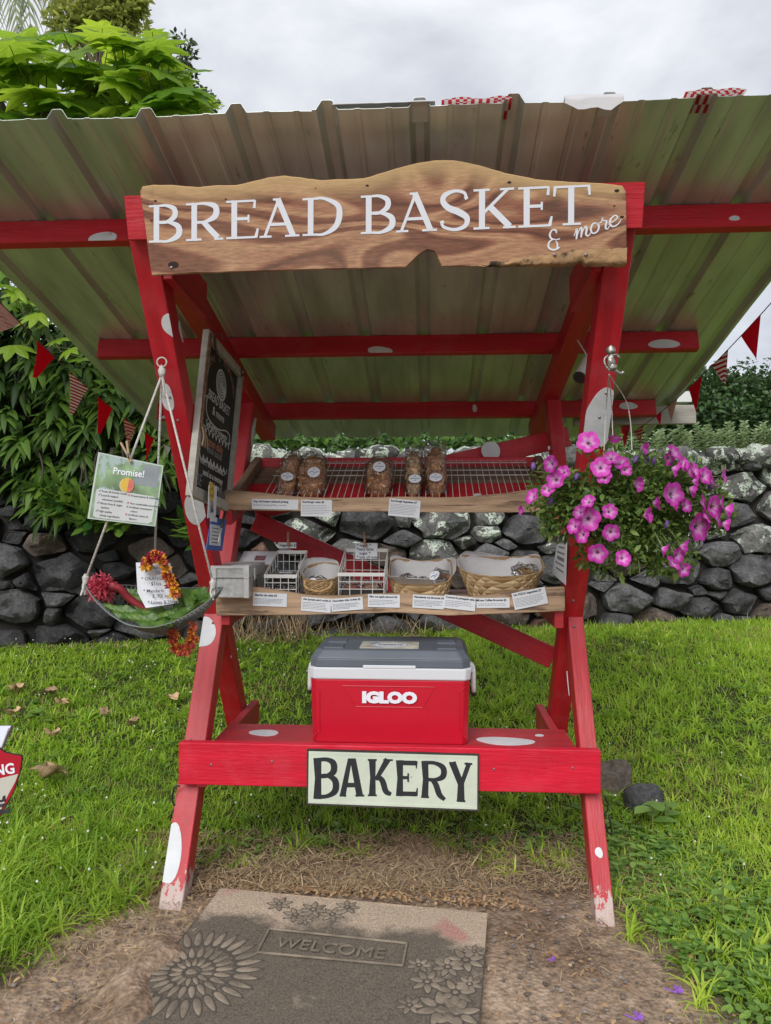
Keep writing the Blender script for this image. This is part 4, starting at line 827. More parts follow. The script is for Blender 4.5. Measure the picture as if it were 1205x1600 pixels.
# coconut palm behind
def coconut():
    base = Vector((-8.2, 13.5, 0)); root = empty('coconut_palm', 'palm with long drooping feathered fronds far behind the star-leaved tree', 'palm', base); inv = Matrix.Translation(base).inverted()
    cr_ = PY(-70, -150, 13.5); b = MB(); b.tube(catmull([base, base + (cr_ - base) * .5 + Vector((.3, 0, 0)), cr_], 5), .15, 10); t = b.build('trunk', BARK, root, smooth=True); t.matrix_parent_inverse = inv
    FR = leafmat('frond', (.10, .15, .07), (.30, .34, .16), .5, .3)
    for (ex, ey, mx_, my) in ((55, 110, 30, -90), (100, 75, 70, -110), (30, 62, 10, -80), (185, 45, 110, -150), (-20, 90, -30, -60), (215, 30, 130, -190), (-200, 0, -150, -160), (-60, 60, -60, -60)):
        e = PY(ex, ey, 13.2); m_ = PY(mx_, my, 13.4); q = catmull([cr_, (cr_ + m_) / 2 + Vector((0, 0, .15)), m_, e], 12); P = []; D = []; Ln = []
        for i, p in enumerate(q[4:-1]):
            d = (q[i + 5] - p).normalized(); 
            for sgn in (-1, 1):
                for k in range(2):
                    s = Vector((d.z, 0, -d.x)) * sgn; P.append(p + d * .04 * k); D.append((d * .5 + s * .6 + Vector((0, rnd.uniform(-.3, .3), -.35 + rnd.uniform(-.2, .1)))).normalized()); Ln.append(rnd.uniform(.6, .95) * math.sin(.35 + 2.5 * (i + 4) / len(q)))
        P = np.array([tuple(x) for x in P]); D = np.array([tuple(x) for x in D]); S = nrm(np.cross(D, [[0, -1., .2]] * len(D))); V, Fq, per = blades(P, D, S, np.array(Ln), .035, .5, (.5, 1, .8, .4, .05), 3, .5); nb = NB(); nb.add(V, Fq, np.repeat(nr.rand(len(P)), per))
        f = nb.build('frond', FR, root); f.matrix_parent_inverse = inv; b = MB(); b.tube(q, [.03 - .025 * i / len(q) for i in range(len(q))], 6); s_ = b.build('midrib', MATS['stalk'], f); 
coconut()
def smalltree(name, lb, base, tw, ls, col, n_each, parent_r=.05):
    root = empty(name, lb, 'tree', base); inv = Matrix.Translation(base).inverted(); nb = NB(); lp = []; cen = sum((t[0] for t in tw), Vector()) / len(tw); hub = Vector((cen.x, cen.y, cen.z - 1.0)); lp.append((base, hub, .16, .08))
    for c, rr in tw:
        lp.append((hub, c, .035, .008)); leafball(nb, c, (rr, rr * .8, rr * .8), n_each, ls, aspect=.5)
        for k in range(4):
            e = c + Vector((rnd.uniform(-1, 1), rnd.uniform(-.5, .5), rnd.uniform(-.6, .8))) * rr * 1.3; lp.append((c, e, .008, .003)); leafball(nb, e, (rr * .35,) * 3, n_each // 5, ls, aspect=.5)
    o = tag(nb.build('crown', col, root), kind='stuff'); o.matrix_parent_inverse = inv; o = limbs(lp, 0, 'trunk', BARK, root); o.matrix_parent_inverse = inv
FINE = leafmat('fine_leaf', (.16, .21, .04), (.44, .48, .12), .5, .5); DK = leafmat('dark_small_leaf', (.03, .06, .02), (.10, .15, .05), .5, .3)
smalltree('fine_leaved_tree', 'airy yellow-green tree with tiny leaves between the palm and the sky', Vector((-4.6, 12.5, 1.8)), [(PY(x, y, 12.2), r_) for x, y, r_ in ((125, 20, .45), (150, 5, .4), (175, 22, .4), (110, 40, .4), (205, 8, .22), (190, 30, .25), (135, 55, .4), (170, -20, .4), (100, -10, .4), (160, 50, .3), (185, 55, .25))], .13, FINE, 170)
smalltree('twiggy_tree', 'dark sparse tree peeping out beside the star-shaped leaves', Vector((-2.6, 9.6, 1.8)), [(PY(x, y, 9.5), r_) for x, y, r_ in ((288, 68, .13), (292, 88, .10), (285, 105, .12), (298, 120, .08), (300, 150, .12), (325, 150, .09), (330, 165, .08), (275, 130, .15), (250, 175, .25), (225, 170, .2))], .085, DK, 34)
# ------------------------------------------------------------------ helpers for things placed in the stand's frame
def at(name, label, cat, pos, group=None): return empty(name, label, cat, WL(pos), -TH, group)
CL = Vector((((Vector((0, 0, CH)) - O)).dot(UX), ((Vector((0, 0, CH)) - O)).dot(VX), CH))
def ray(px, py):
    d = Vector(((px - 602.5) / F, 1, (800 - py) / F)); return Vector((d.dot(UX), d.dot(VX), d.z))
class Plane2:
    """a tilted face in the stand's frame; q(px,py) gives coordinates on it"""
    def __init__(s, org, ax, ay): s.o = Vector(org); s.ax = Vector(ax).normalized(); s.ay = Vector(ay).normalized(); s.n = s.ax.cross(s.ay)
    def q(s, px, py):
        d = ray(px, py); t = (s.o - CL).dot(s.n) / d.dot(s.n); p = CL + d * t - s.o; return (p.dot(s.ax), p.dot(s.ay))
# letter strokes: coordinates 0..1 in width (w) and height; widths in heights
def serif(ch, k=1.0, th=.16, tn=.078, sf=.055):
    T = th * k; n = tn; s = sf
    def st(x, a=0, b=1, w_=T): return ([(x, a), (x, b)], w_, False)
    def se(x0, x1, y): return ([(x0, y), (x1, y)], s, False)
    b, t = s / 2, 1 - s / 2
    if ch == 'B': return [st(.24), se(.0, .45, b), se(.0, .45, t), ([(.3, t), (.55, t), (.80, .87), (.80, .67), (.55, .535), (.3, .535)], [s, n, T * .9, T * .9, n, n], True), ([(.3, .535), (.62, .53), (.93, .40), (.93, .17), (.62, b), (.3, b)], [n, n, T, T, n, s], True)]
    if ch == 'R': return [st(.22), se(.0, .42, b), se(.0, .42, t), ([(.26, t), (.52, t), (.78, .88), (.78, .64), (.52, .50), (.26, .49)], [s, n, T, T, n, n], True), ([(.46, .5), (.66, .27), (.86, .06)], [T * .9, T, T], False), se(.76, 1.0, b)]
    if ch == 'E': return [st(.25), se(.0, .97, b), se(.0, .90, t), ([(.25, .52), (.70, .52)], n, False), ([(.90, .99), (.88, .78)], [s, n], False), ([(.94, .02), (1.0, .25)], [n * 1.2, s], False), ([(.70, .62), (.70, .42)], s, False)]
    if ch == 'A': return [([(.13, .03), (.47, .97)], n, False), ([(.45, 1.0), (.84, .03)], T, False), se(.0, .30, b), se(.64, 1.0, b), ([(.25, .34), (.70, .34)], n, False), ([(.33, .985), (.50, .985)], s, False)]
    if ch == 'D': return [st(.21), se(.0, .40, b), se(.0, .40, t), ([(.24, t), (.55, .97), (.90, .78), (.95, .48), (.84, .20), (.55, .03), (.24, b)], [s, n, T * .9, T * 1.05, T * .9, n, s], True)]
    if ch == 'S': return [([(.90, .78), (.82, .92), (.50, .975), (.16, .88), (.10, .72), (.30, .56), (.62, .46), (.92, .30), (.86, .10), (.50, .02), (.12, .10), (.04, .25)], [n, n, n, T * .8, T * .9, T, T * 1.05, T * .95, T * .7, n, n, n], True), ([(.92, .76), (.86, .84)], .09, False), ([(.05, .25), (.10, .18)], .09, False)]
    if ch == 'K': return [st(.20), se(.0, .38, b), se(.0, .38, t), ([(.25, .42), (.80, .97)], n, False), ([(.38, .56), (.86, .04)], T, False), se(.62, .95, t), se(.70, 1.0, b)]
    if ch == 'T': return [st(.48), se(.24, .76, b), se(.02, .98, 1 - .03), ([(.03, .99), (.0, .74)], [s * 1.5, s], False), ([(.97, .99), (1.0, .74)], [s * 1.5, s], False)]
def block(ch):
    T = .155; n = .10
    if ch == 'B': return [([(.16, .0), (.19, .5), (.16, 1)], [.20, .155, .20], False), ([(.1, .95), (.55, .95), (.84, .85), (.84, .64), (.55, .55), (.2, .55)], [n, n, T, T, n, n], True), ([(.2, .55), (.60, .55), (.92, .42), (.92, .18), (.60, .06), (.1, .05)], [n, n, T, T, n, n], True)]
    if ch == 'A': return [([(.12, 0), (.42, 1)], [.16, .11], False), ([(.54, 1), (.82, 0)], [.155, .18], False), ([(.25, .30), (.72, .30)], .12, False), ([(.0, .02), (.27, .02)], .05, False), ([(.64, .02), (1, .02)], .05, False), ([(.34, .985), (.64, .985)], .05, False)]
    if ch == 'K': return [([(.18, 0), (.20, .5), (.18, 1)], [.19, .145, .19], False), ([(.32, .44), (.80, 1)], [.10, .17], False), ([(.34, .56), (.58, .42), (.72, .14), (.93, .05)], [.11, .155, .155, .1], True), ([(.0, .02), (.36, .02)], .05, False), ([(.0, .98), (.36, .98)], .05, False), ([(.62, .98), (1, .98)], .05, False)]
    if ch == 'E': return [([(.16, 0), (.19, .5), (.16, 1)], [.20, .155, .20], False), ([(.1, .93), (.95, .93)], .13, False), ([(.2, .52), (.55, .52)], .09, False), ([(.1, .07), (.95, .07)], .13, False), ([(.95, .98), (.93, .78)], [.06, .03], False), ([(.93, .02), (.98, .24)], [.08, .03], False), ([(.56, .64), (.56, .40)], [.05, .05], False)]
    if ch == 'R': return [([(.15, 0), (.19, .5), (.15, 1)], [.19, .155, .19], False), ([(.1, .95), (.55, .95), (.88, .83), (.88, .60), (.58, .50), (.2, .50)], [n, n, T, T, n, n], True), ([(.46, .50), (.60, .36), (.74, .10), (.95, -.03)], [.12, .155, .15, .1], True), ([(.0, .02), (.32, .02)], .05, False)]
    if ch == 'Y': return [([(.13, 1), (.50, .46)], [.17, .155], False), ([(.86, 1), (.54, .46)], [.12, .11], False), ([(.51, .5), (.50, .0)], [.155, .20], False), ([(.0, .98), (.3, .98)], .05, False), ([(.66, .98), (1, .98)], .05, False), ([(.32, .02), (.70, .02)], .05, False)]
def place_glyph(mb, strokes, pl, x0, x1, yt, yb, ybr=None, th=.001):
    a = Vector(pl.q(x0, yb)); b = Vector(pl.q(x1, ybr if ybr is not None else yb)); c = Vector(pl.q(x0, yt)); ex = b - a; ey = c - a; h = ey.length
    for pts, wd, smo in strokes:
        P = [tuple(a + ex * p[0] + ey * p[1]) for p in pts]; W_ = [q * h for q in wd] if isinstance(wd, list) else wd * h
        ribbon(mb, P, W_, pl.o, pl.ax, pl.ay, smo, th)
def loc_plane(pl, base): return Plane2(pl.o, pl.ax, pl.ay)

# ------------------------------------------------------------------ live-edge BREAD BASKET sign
def wood_slab():
    m = bpy.data.materials.new('monkeypod_slab'); m.use_nodes = True; t = m.node_tree; b = BS(m); l = t.links.new
    tc = N(t, 'ShaderNodeTexCoord'); mp = N(t, 'ShaderNodeMapping'); mp.inputs['Scale'].default_value = (.8, 2, 3.2); l(tc.outputs['Object'], mp.inputs[0])
    n = N(t, 'ShaderNodeTexNoise', Scale=1.5, Detail=1.2, Distortion=.5); l(mp.outputs[0], n.inputs['Vector'])
    wv = N(t, 'ShaderNodeMath', operation='MULTIPLY'); wv.inputs[1].default_value = 62; l(n.outputs[0], wv.inputs[0]); si = N(t, 'ShaderNodeMath', operation='SINE'); l(wv.outputs[0], si.inputs[0])
    wv2 = N(t, 'ShaderNodeMath', operation='MULTIPLY'); wv2.inputs[1].default_value = 175; l(n.outputs[0], wv2.inputs[0]); si2 = N(t, 'ShaderNodeMath', operation='SINE'); l(wv2.outputs[0], si2.inputs[0])
    ad = N(t, 'ShaderNodeMath', operation='MULTIPLY_ADD'); ad.inputs[1].default_value = .35; l(si2.outputs[0], ad.inputs[0]); l(si.outputs[0], ad.inputs[2])
    r = N(t, 'ShaderNodeValToRGB'); e = r.color_ramp.elements; mr = N(t, 'ShaderNodeMapRange'); mr.inputs['From Min'].default_value = -1.3; mr.inputs['From Max'].default_value = 1.3; l(ad.outputs[0], mr.inputs[0]); l(mr.outputs[0], r.inputs[0])
    e[0].position = .05; e[0].color = (.13, .05, .035, 1); e[1].position = .95; e[1].color = (.52, .30, .17, 1); k = e.new(.42); k.color = (.29, .115, .07, 1); k = e.new(.7); k.color = (.42, .215, .125, 1)
    g = N(t, 'ShaderNodeTexNoise', Scale=1.2, Detail=2.0); l(tc.outputs['Object'], g.inputs['Vector']); mi = N(t, 'ShaderNodeMix', data_type='RGBA'); gr = N(t, 'ShaderNodeMapRange'); gr.inputs['From Min'].default_value = .4; gr.inputs['From Max'].default_value = .65; l(g.outputs[0], gr.inputs[0]); 
    g2 = N(t, 'ShaderNodeMath', operation='MULTIPLY'); g2.inputs[1].default_value = .3; l(gr.outputs[0], g2.inputs[0]); l(g2.outputs[0], mi.inputs[0]); l(r.outputs[0], mi.inputs[6]); mi.inputs[7].default_value = (.44, .30, .20, 1)
    f = N(t, 'ShaderNodeTexNoise', Scale=4.0, Detail=6.0, Roughness=.7); mp2 = N(t, 'ShaderNodeMapping'); mp2.inputs['Scale'].default_value = (6, 10, 60); l(tc.outputs['Object'], mp2.inputs[0]); l(mp2.outputs[0], f.inputs['Vector'])
    fm = N(t, 'ShaderNodeMapRange'); fm.inputs['From Min'].default_value = .3; fm.inputs['From Max'].default_value = .7; fm.inputs['To Min'].default_value = .72; fm.inputs['To Max'].default_value = 1.25; l(f.outputs[0], fm.inputs[0])
    mu = N(t, 'ShaderNodeMix', data_type='RGBA', blend_type='MULTIPLY'); mu.inputs[0].default_value = 1; l(mi.outputs[2], mu.inputs[6]); l(fm.outputs[0], mu.inputs[7])
    at_ = N(t, 'ShaderNodeAttribute', attribute_name='sap'); sp = N(t, 'ShaderNodeMix', data_type='RGBA'); sp.inputs[7].default_value = (.58, .39, .19, 1); l(at_.outputs['Fac'], sp.inputs[0]); l(mu.outputs[2], sp.inputs[6])
    mu2 = N(t, 'ShaderNodeMix', data_type='RGBA', blend_type='MULTIPLY'); mu2.inputs[0].default_value = .5; l(sp.outputs[2], mu2.inputs[6]); l(fm.outputs[0], mu2.inputs[7]); l(mu2.outputs[2], b.inputs['Base Color'])
    b.inputs['Roughness'].default_value = .30; bp = N(t, 'ShaderNodeBump', Strength=.15, Distance=.004); l(f.outputs[0], bp.inputs['Height']); l(bp.outputs[0], b.inputs['Normal']); return m
SLAB = wood_slab()
LETTER = mat('white_vinyl', (.80, .83, .90), .45); BLACKP = mat('black_sign_paint', (.022, .024, .030), .5, var=.2, vscale=30); INK = mat('ink', (.03, .03, .045), .6); PAPER = mat('paper', (.66, .68, .72), .7, var=.03)
TD = Vector((0, -.27, 1)).normalized(); TN = Vector((0, -1, -.27)).normalized()
sc0 = Vector((0, -.335, 2.385)) + TN * (.019 + .030)
sign = at('shop_sign', 'live-edge wooden sign lettered BREAD BASKET & more across the top of the stand', 'sign', sc0)
PL = Plane2(sc0, X1, TD)
top = [(232, 400), (226, 350), (218, 299), (222, 291), (240, 288), (270, 289), (310, 292), (340, 289), (370, 289), (395, 283), (420, 277), (445, 274), (470, 277), (500, 281), (540, 280), (570, 278), (600, 269), (640, 257), (680, 250), (710, 250), (750, 258), (790, 270), (840, 280), (890, 284), (940, 286), (973, 290), (979, 300), (979.5, 350), (980, 412)]
bot = [(955, 415), (930, 416), (915, 416), (908, 407), (895, 410), (870, 413), (800, 415), (740, 416), (690, 416.5), (684, 403), (678, 393), (668, 390), (655, 398), (640, 412), (634, 418), (600, 419), (500, 421), (400, 424), (300, 427), (237, 431)]
def slab():
    out_ = [Vector(PL.q(*p)) for p in top + bot]; P = []
    for i, p in enumerate(out_):
        q = out_[(i + 1) % len(out_)]; k = max(1, int((q - p).length / .02))
        for j in range(k):
            v = p.lerp(q, j / k); P.append(v + Vector((0, .0015 * noise.noise(Vector((v.x * 40, v.y * 40, 0))))))
    bm = bmesh.new(); n = len(P)
    sizes = []
    for (ins, z) in ((0, -.028), (0, -.004), (.003, 0)):
        ring = []
        for i, p in enumerate(P):
            a = P[i - 1]; c = P[(i + 1) % n]; d = (c - a); d = Vector((-d.y, d.x)); d = d.normalized() if d.length else d; q = p - d * -0 + d * (-ins) * -1 * -1
            ring.append(bm.verts.new(Vector((q.x, 0, 0)) + TD * q.y + TN * z)) if False else ring.append(bm.verts.new(X1 * q.x + TD * q.y + TN * z))
        sizes.append(ring)
    for a, b in zip(sizes, sizes[1:]):
        for i in range(n): bm.faces.new((a[i], a[(i + 1) % n], b[(i + 1) % n], b[i]))
    f1 = bm.faces.new(sizes[2]); f2 = bm.faces.new(list(reversed(sizes[0])))
    bmesh.ops.triangulate(bm, faces=[f1, f2]); 
    for _ in range(2):
        ed = [e for e in bm.edges if e.calc_length() > .05]; bmesh.ops.subdivide_edges(bm, edges=ed, cuts=1, use_grid_fill=False); bmesh.ops.triangulate(bm, faces=bm.faces)
    bmesh.ops.recalc_face_normals(bm, faces=bm.faces)
    me = bpy.data.meshes.new('slab'); bm.to_mesh(me); bm.free()
    at_ = me.attributes.new('sap', 'FLOAT', 'POINT'); tops = [Vector(PL.q(*p)) for p in top[3:26]]
    for i, v in enumerate(me.vertices):
        x = v.co.x; y = v.co.dot(TD)
        for a, c in zip(tops, tops[1:]):
            if a.x <= x <= c.x: ty = a.y + (c.y - a.y) * (x - a.x) / max(1e-6, c.x - a.x); break
        else: ty = .2
        at_.data[i].value = max(0, min(1, 1.25 - (ty - y) / .035))
    return link('slab', me, SLAB, sign)
slab()
b = MB(); BARKE = mat('bark_edge', (.36, .22, .11), .9, var=.5, vscale=12, bump=1.0, bscale=22, dark=(.04, .025, .015), dthr=.56, dscale=9)
bp_ = [PL.q(*p) for p in ((735, 415), (775, 409), (815, 403), (850, 396), (880, 393), (912, 390), (950, 390), (979.5, 388), (980.5, 412.5), (955, 416), (915, 417), (907, 408), (880, 413), (800, 416))][::-1]
n = len(bp_); vs = [X1 * p[0] + TD * p[1] + TN * .0004 for p in bp_]; c = [X1 * p[0] + TD * p[1] - TN * .026 for p in bp_]
k = 46; rows = 6; vs = []; tp = [PL.q(735 + (979.5 - 735) * i / k, [415, 409, 403, 398, 394, 391, 389, 388][min(7, int(i / k * 7.99))] + rnd.uniform(-1, 1)) for i in range(k + 1)]; bt = [PL.q(735 + (979.5 - 735) * i / k, 417 + rnd.uniform(-1.5, .8) - (6 if 31 < i < 34 else 0)) for i in range(k + 1)]
for j in range(rows + 1):
    for i in range(k + 1):
        f = j / rows; x = tp[i][0]; y = tp[i][1] * (1 - f) + bt[i][1] * f; z = .003 + .007 * math.sin(f * 3.14) * (.4 + abs(noise.noise(Vector((x * 25, y * 60, 0)))) * 2) - .02 * (f > .99); vs.append(X1 * x + TD * y + TN * z)
b.add(vs, [(j * (k + 1) + i, (j + 1) * (k + 1) + i, (j + 1) * (k + 1) + i + 1, j * (k + 1) + i + 1) for j in range(rows) for i in range(k)]); b.build('bark_edge', BARKE, sign, smooth=True)
SP = Plane2(sc0, X1, TD); SPo = Plane2(Vector((0, 0, 0)), X1, TD); SPo.q = SP.q
for ch, x0, x1, yt, yb in (('B', 233, 282, 321, 379.5), ('R', 291, 349, 318, 377), ('E', 354, 403, 314, 374), ('A', 406, 468, 312, 372), ('D', 473, 533, 310, 369), ('B', 564, 615, 306, 366), ('A', 619, 683, 303, 363.5), ('S', 688, 733, 298, 361), ('K', 740, 806, 296, 359), ('E', 810, 862, 293, 356), ('T', 866, 921, 291, 353)):
    b = MB(); place_glyph(b, serif(ch), SPo, x0, x1, yt, yb, yb - (x1 - x0) * .045); b.build('letter', LETTER, sign)
SCR = {  # connected brush script, unit boxes
 '&': [([(.95, .10), (.70, .0), (.35, -.02), (.06, .12), (.10, .36), (.40, .50), (.62, .48)], [.05, .08, .09, .1, .09, .06, .05], True), ([(.62, .48), (.28, .55), (.16, .75), (.34, .97), (.62, .95), (.68, .80)], [.05, .09, .1, .07, .09, .06], True), ([(.62, .40), (.74, .28), (.72, .02), (.45, -.02)], [.05, .08, .09, .05], True), ([(.60, .46), (.95, .52)], [.05, .06], False)],
 'm': [([(.0, .35), (.10, .75), (.16, .95), (.18, .55), (.14, .0)], [.07, .09, .15, .2, .14], True), ([(.15, .05), (.26, .60), (.40, .95), (.47, .70), (.42, .05)], [.06, .07, .13, .2, .14], True), ([(.43, .05), (.54, .60), (.68, .95), (.76, .70), (.72, .20), (.86, .02), (1.05, .30)], [.06, .07, .13, .2, .18, .12, .07], True)],
 'o': [([(.55, .92), (.18, .85), (.02, .40), (.25, .02), (.70, .10), (.85, .55), (.55, .92), (.75, .78), (1.1, .85)], [.12, .15, .19, .13, .15, .18, .12, .08, .07], True)],
 'r': [([(-.05, .8), (.15, .85), (.25, 1.2), (.33, .95), (.70, .80), (.62, .45), (.60, .12), (.85, .02), (1.1, .35)], [.07, .09, .14, .1, .16, .19, .17, .1, .07], True)],
 'e': [([(-.1, .35), (.40, .48), (.72, .75), (.50, .98), (.16, .80), (.06, .40), (.28, .04), (.70, .08), (1.05, .45)], [.07, .08, .13, .12, .16, .2, .15, .12, .07], True)]}
b = MB(); place_glyph(b, SCR['&'], SPo, 856, 876, 359, 390, 389); b.build('letter', LETTER, sign)
for ch, x0, x1, yt, yb in (('m', 897, 923, 358, 375), ('o', 923, 938, 349, 366), ('r', 938, 952, 345, 361), ('e', 952, 970, 339, 356)):
    b = MB(); place_glyph(b, SCR[ch], SPo, x0, x1, yt, yb, yb - (x1 - x0) * .28); b.build('letter', LETTER, sign)
KNOT = mat('knot_dark', (.03, .015, .01), .8)
b = MB()
for px, py, r_ in ((271, 414, .014), (243, 314, .004), (574, 290, .004), (237, 345, .003), (353, 311, .003), (964, 298, .006), (972, 339, .005), (796, 285, .005), (960, 322, .003), (493, 294, .002)):
    x, y = PL.q(px, py); P = [(x + r_ * 1.3 * math.cos(a), y + r_ * .75 * math.sin(a)) for a in [6.283 * i / 12 for i in range(12)]]; b.prism(P, (0, 0, 0), X1, TD, .0006, -.0005)
tag(b.build('knot_hole', KNOT, sign), kind='stuff')
for px, py in ((268, 418), (866, 398), (915, 398)):
    x, y = PL.q(px, py); q = X1 * x + TD * y + TN * (.009 if px > 300 else .001); b = MB(); b.ell(q, (.006, .003, .005), 10, 6); b.build('screw', MATS['screw_steel'], sign)

# ------------------------------------------------------------------ enamel BAKERY sign
bs0 = PV(613, 1218, .118); bsg = at('bakery_sign', 'weathered cream sign with black letters BAKERY and a dark rim on the front beam', 'sign', bs0)
BP = Plane2(bs0, X1, Z1); q = BP.q
CREAM = mat('cream_enamel', (.60, .66, .54), .5, var=.07, vscale=8, bump=.2, bscale=50, dark=(.20, .20, .15), dthr=.68, dscale=22); RUST = mat('rusty_rim', (.045, .038, .032), .8, var=.4, bump=.6)
def quad(pts): return [q(*p) for p in pts][::-1]
b = MB(); P = []; cor = [(479, 1257), (748, 1267), (748.5, 1178), (480, 1170)]
for i in range(4):
    a = Vector(q(*cor[i])); c = Vector(q(*cor[(i + 1) % 4]))
    for j in range(30): v = a.lerp(c, j / 30); P.append((v.x + .0012 * noise.noise(Vector((v.x * 90, v.y * 90, 1))), v.y + .0012 * noise.noise(Vector((v.x * 90, v.y * 90, 5)))))
b.prism(P, (0, 0, 0), X1, Z1, .004, -.014 + .0); b.build('rim', RUST, bsg)
inn = [(482, 1254), (745.5, 1264), (746, 1180.5), (483, 1173)]; in2 = [(486, 1250.5), (741, 1259.5), (742, 1184.5), (487, 1178)]
A_ = [Vector(q(*p)) for p in inn]; C_ = [Vector(q(*p)) for p in in2]
b = MB()
for i in range(4):
    j = (i + 1) % 4; b.add([X1 * v.x + Z1 * v.y - Y1 * z for v, z in ((A_[i], .0055), (A_[j], .0055), (C_[j], .0055), (C_[i], .0055), (A_[i], .003), (A_[j], .003), (C_[j], .003), (C_[i], .003))], [(0, 1, 2, 3), (0, 4, 5, 1), (3, 2, 6, 7)])
b.build('border', CREAM, bsg)
b = MB(); b.prism([tuple(v) for v in C_], (0, 0, 0), X1, Z1, .0043, .0035); b.build('panel', CREAM, bsg)
BPo = Plane2(Vector((0, -.0040, 0)), X1, Z1); BPo.q = q
for ch, x0, x1, yt, yb, ybr in (('B', 490.5, 527, 1184, 1248, 1246), ('A', 531, 569.5, 1185, 1243.5, 1243.5), ('K', 575, 614, 1185.5, 1243, 1243.5), ('E', 619, 653, 1187, 1243, 1244), ('R', 658, 697, 1188, 1245.5, 1247), ('Y', 702, 738, 1190, 1251, 1253)):
    b = MB(); place_glyph(b, block(ch), BPo, x0, x1, yt, yb, ybr, .0009); b.build('letter', BLACKP, bsg)

# ------------------------------------------------------------------ shelves (parts of the stand)
GW = mat('raw_timber', (.40, .27, .17), .7, var=.38, vscale=3, bump=.35, bscale=18, stretch=(1.2, 9, 12), dark=(.16, .10, .065), dthr=.55, dscale=2.6); DW = mat('aged_timber', (.20, .125, .085), .75, var=.3, vscale=4, bump=.35, bscale=20, stretch=(1, 8, 10))
def liveboard(name, toppx, botpx, v, th, m):
    pl = Plane2((0, v, 0), X1, Z1); T = [pl.q(*p) for p in toppx]; B_ = [pl.q(*p) for p in botpx][::-1]
    T = [(p.x, p.y) for p in catmull(T, 4)]; b = MB(); b.prism((T + B_)[::-1], (0, v, 0), X1, Z1, 0, -th); return b.build(name, m, stand, .002)
VU = .49; VLW = .44
liveboard('shelf_edge', [(349, 765), (390, 768), (430, 772), (470, 776), (520, 778), (580, 777), (640, 776), (700, 777), (740, 775), (790, 770), (835, 764), (852, 765)], [(350, 797), (480, 799), (600, 800), (760, 801), (852, 800)], VU, .035, GW)
liveboard('shelf_edge', [(337, 928), (380, 917), (430, 922), (480, 930), (540, 931), (600, 928), (680, 930), (745, 932), (790, 926), (830, 920), (883, 917)], [(338, 962), (480, 961), (620, 957), (700, 962), (883, 955)], VLW, .035, GW)
for i in range(3): 
    b = MB(); b.box((0, VLW + .09 + i * .135, 1.065), (1.43, .128, .028)); b.build('shelf_board', (DW, GW, RED2)[i], stand, .003)
# upper shelf: sloping boards under the rack, end cheeks, wire rack
def rk(t, h=0): return Vector((0, .535 + .47 * t, 1.515 + .195 * t)) + Vector((0, -.383, .924)) * h   # t 0..1 up the slope
def cheek(u0):
    b = MB(); a, c = rk(0, .0), rk(1.0, .0); d = (c - a).normalized(); nn = Vector((0, -.383, .924)); 
    b.beam(Vector((u0, 0, 0)) + a - d * .03 - nn * .028, Vector((u0, 0, 0)) + c + d * .02 - nn * .028, .036, .085); return b.build('end_cheek', DW, stand, .003)
cheek(-.705); cheek(.705)
for t, m, w_ in ((.30, RED, .235), (.80, DW, .20)):
    c = rk(t, -.045); b = MB(); M = Matrix.Rotation(math.atan2(.195, .47), 3, 'X'); b.box(c, (1.37, w_, .02), M); b.build('back_board', m, stand, .002)
beam('back_rail', (-.69, 1.03, 1.70), (.69, 1.03, 1.70), .03, .05, RED, side=Y1)
q_ = PV(747, 758, .62); dot(stand.children[-1], rk(.22, -.034) + Vector((q_.x, 0, 0)), X1, Vector((0, .924, .383)), .018, .018)
WIRE = mat('white_wire', (.62, .62, .60), .4)
b = MB()
for i in range(41):
    u = -.60 + 1.20 * i / 40 + .03; b.tube([Vector((u, 0, 0)) + rk(0, -.004), Vector((u, 0, 0)) + rk(1.02, -.004)], .0016, 5)
rack = tag(b.build('rack_wire', WIRE, stand), kind='stuff')
for t in (.0, .60, .74, .96, 1.02): b = MB(); b.tube([Vector((-.585, 0, 0)) + rk(t, -.008), Vector((.645, 0, 0)) + rk(t, -.008)], .0028, 6); b.build('rack_bar', WIRE, stand)
# ------------------------------------------------------------------ price cards
def card(cx, cy, w_, h, rot, v, head, label, body=5, sub=None, group='price cards on the shelf edges', seed=0, hs=None):
    c = PV(cx, cy, v); s = (v + 2.69) / F; W_ = w_ * s; H_ = h * s; root = at('price_card', label, 'card', c, group); a = R(rot); ax = Vector((math.cos(a), 0, math.sin(a))); ay = Vector((-math.sin(a), 0, math.cos(a)))
    b = MB(); b.prism([(-W_ / 2, -H_ / 2), (W_ / 2, -H_ / 2), (W_ / 2, H_ / 2), (-W_ / 2, H_ / 2)], (0, 0, 0), ax, ay, 0, -.0015); b.build('sheet', PAPER, root)
    hs = hs or W_ * .085; text_mesh('heading', head, hs, ax * (-W_ / 2 + .006) + ay * (H_ / 2 - hs * 1.15), ax, ay, INK, root, ext=.0001, lift=.0002, bold=.0005)
    if sub: text_mesh('small_print', sub, hs * .8, ax * (-W_ / 2 + .006) + ay * (H_ / 2 - hs * 2.3), ax, ay, INK, root, ext=.0001, lift=.0002)
    q = random.Random(seed + cx); b = MB(); y0 = H_ / 2 - hs * 2.1
    for i in range(body if not sub else 0):
        x = -W_ / 2 + .006; y = y0 - i * (y0 + H_ / 2 - .005) / max(1, body)
        end = W_ / 2 - q.uniform(.006, .03 if i < body - 1 else .07)
        while x < end:
            l_ = q.uniform(.004, .014); ribbon(b, [(x, y), (min(end, x + l_), y)], .0013, (0, 0, 0), ax, ay, False, .0003); x += l_ + .002
    if body and not sub: tag(b.build('small_print', INK, root), kind='stuff')
    return root
vu = VU - .003; vl = VLW - .003
card(430, 788, 74, 16, -1, vu, 'Day old bread reduced pricing', 'wide white card on the upper shelf reading Day old bread reduced pricing', 0, 'Great for toasting, grilling, croutons', hs=.0125)
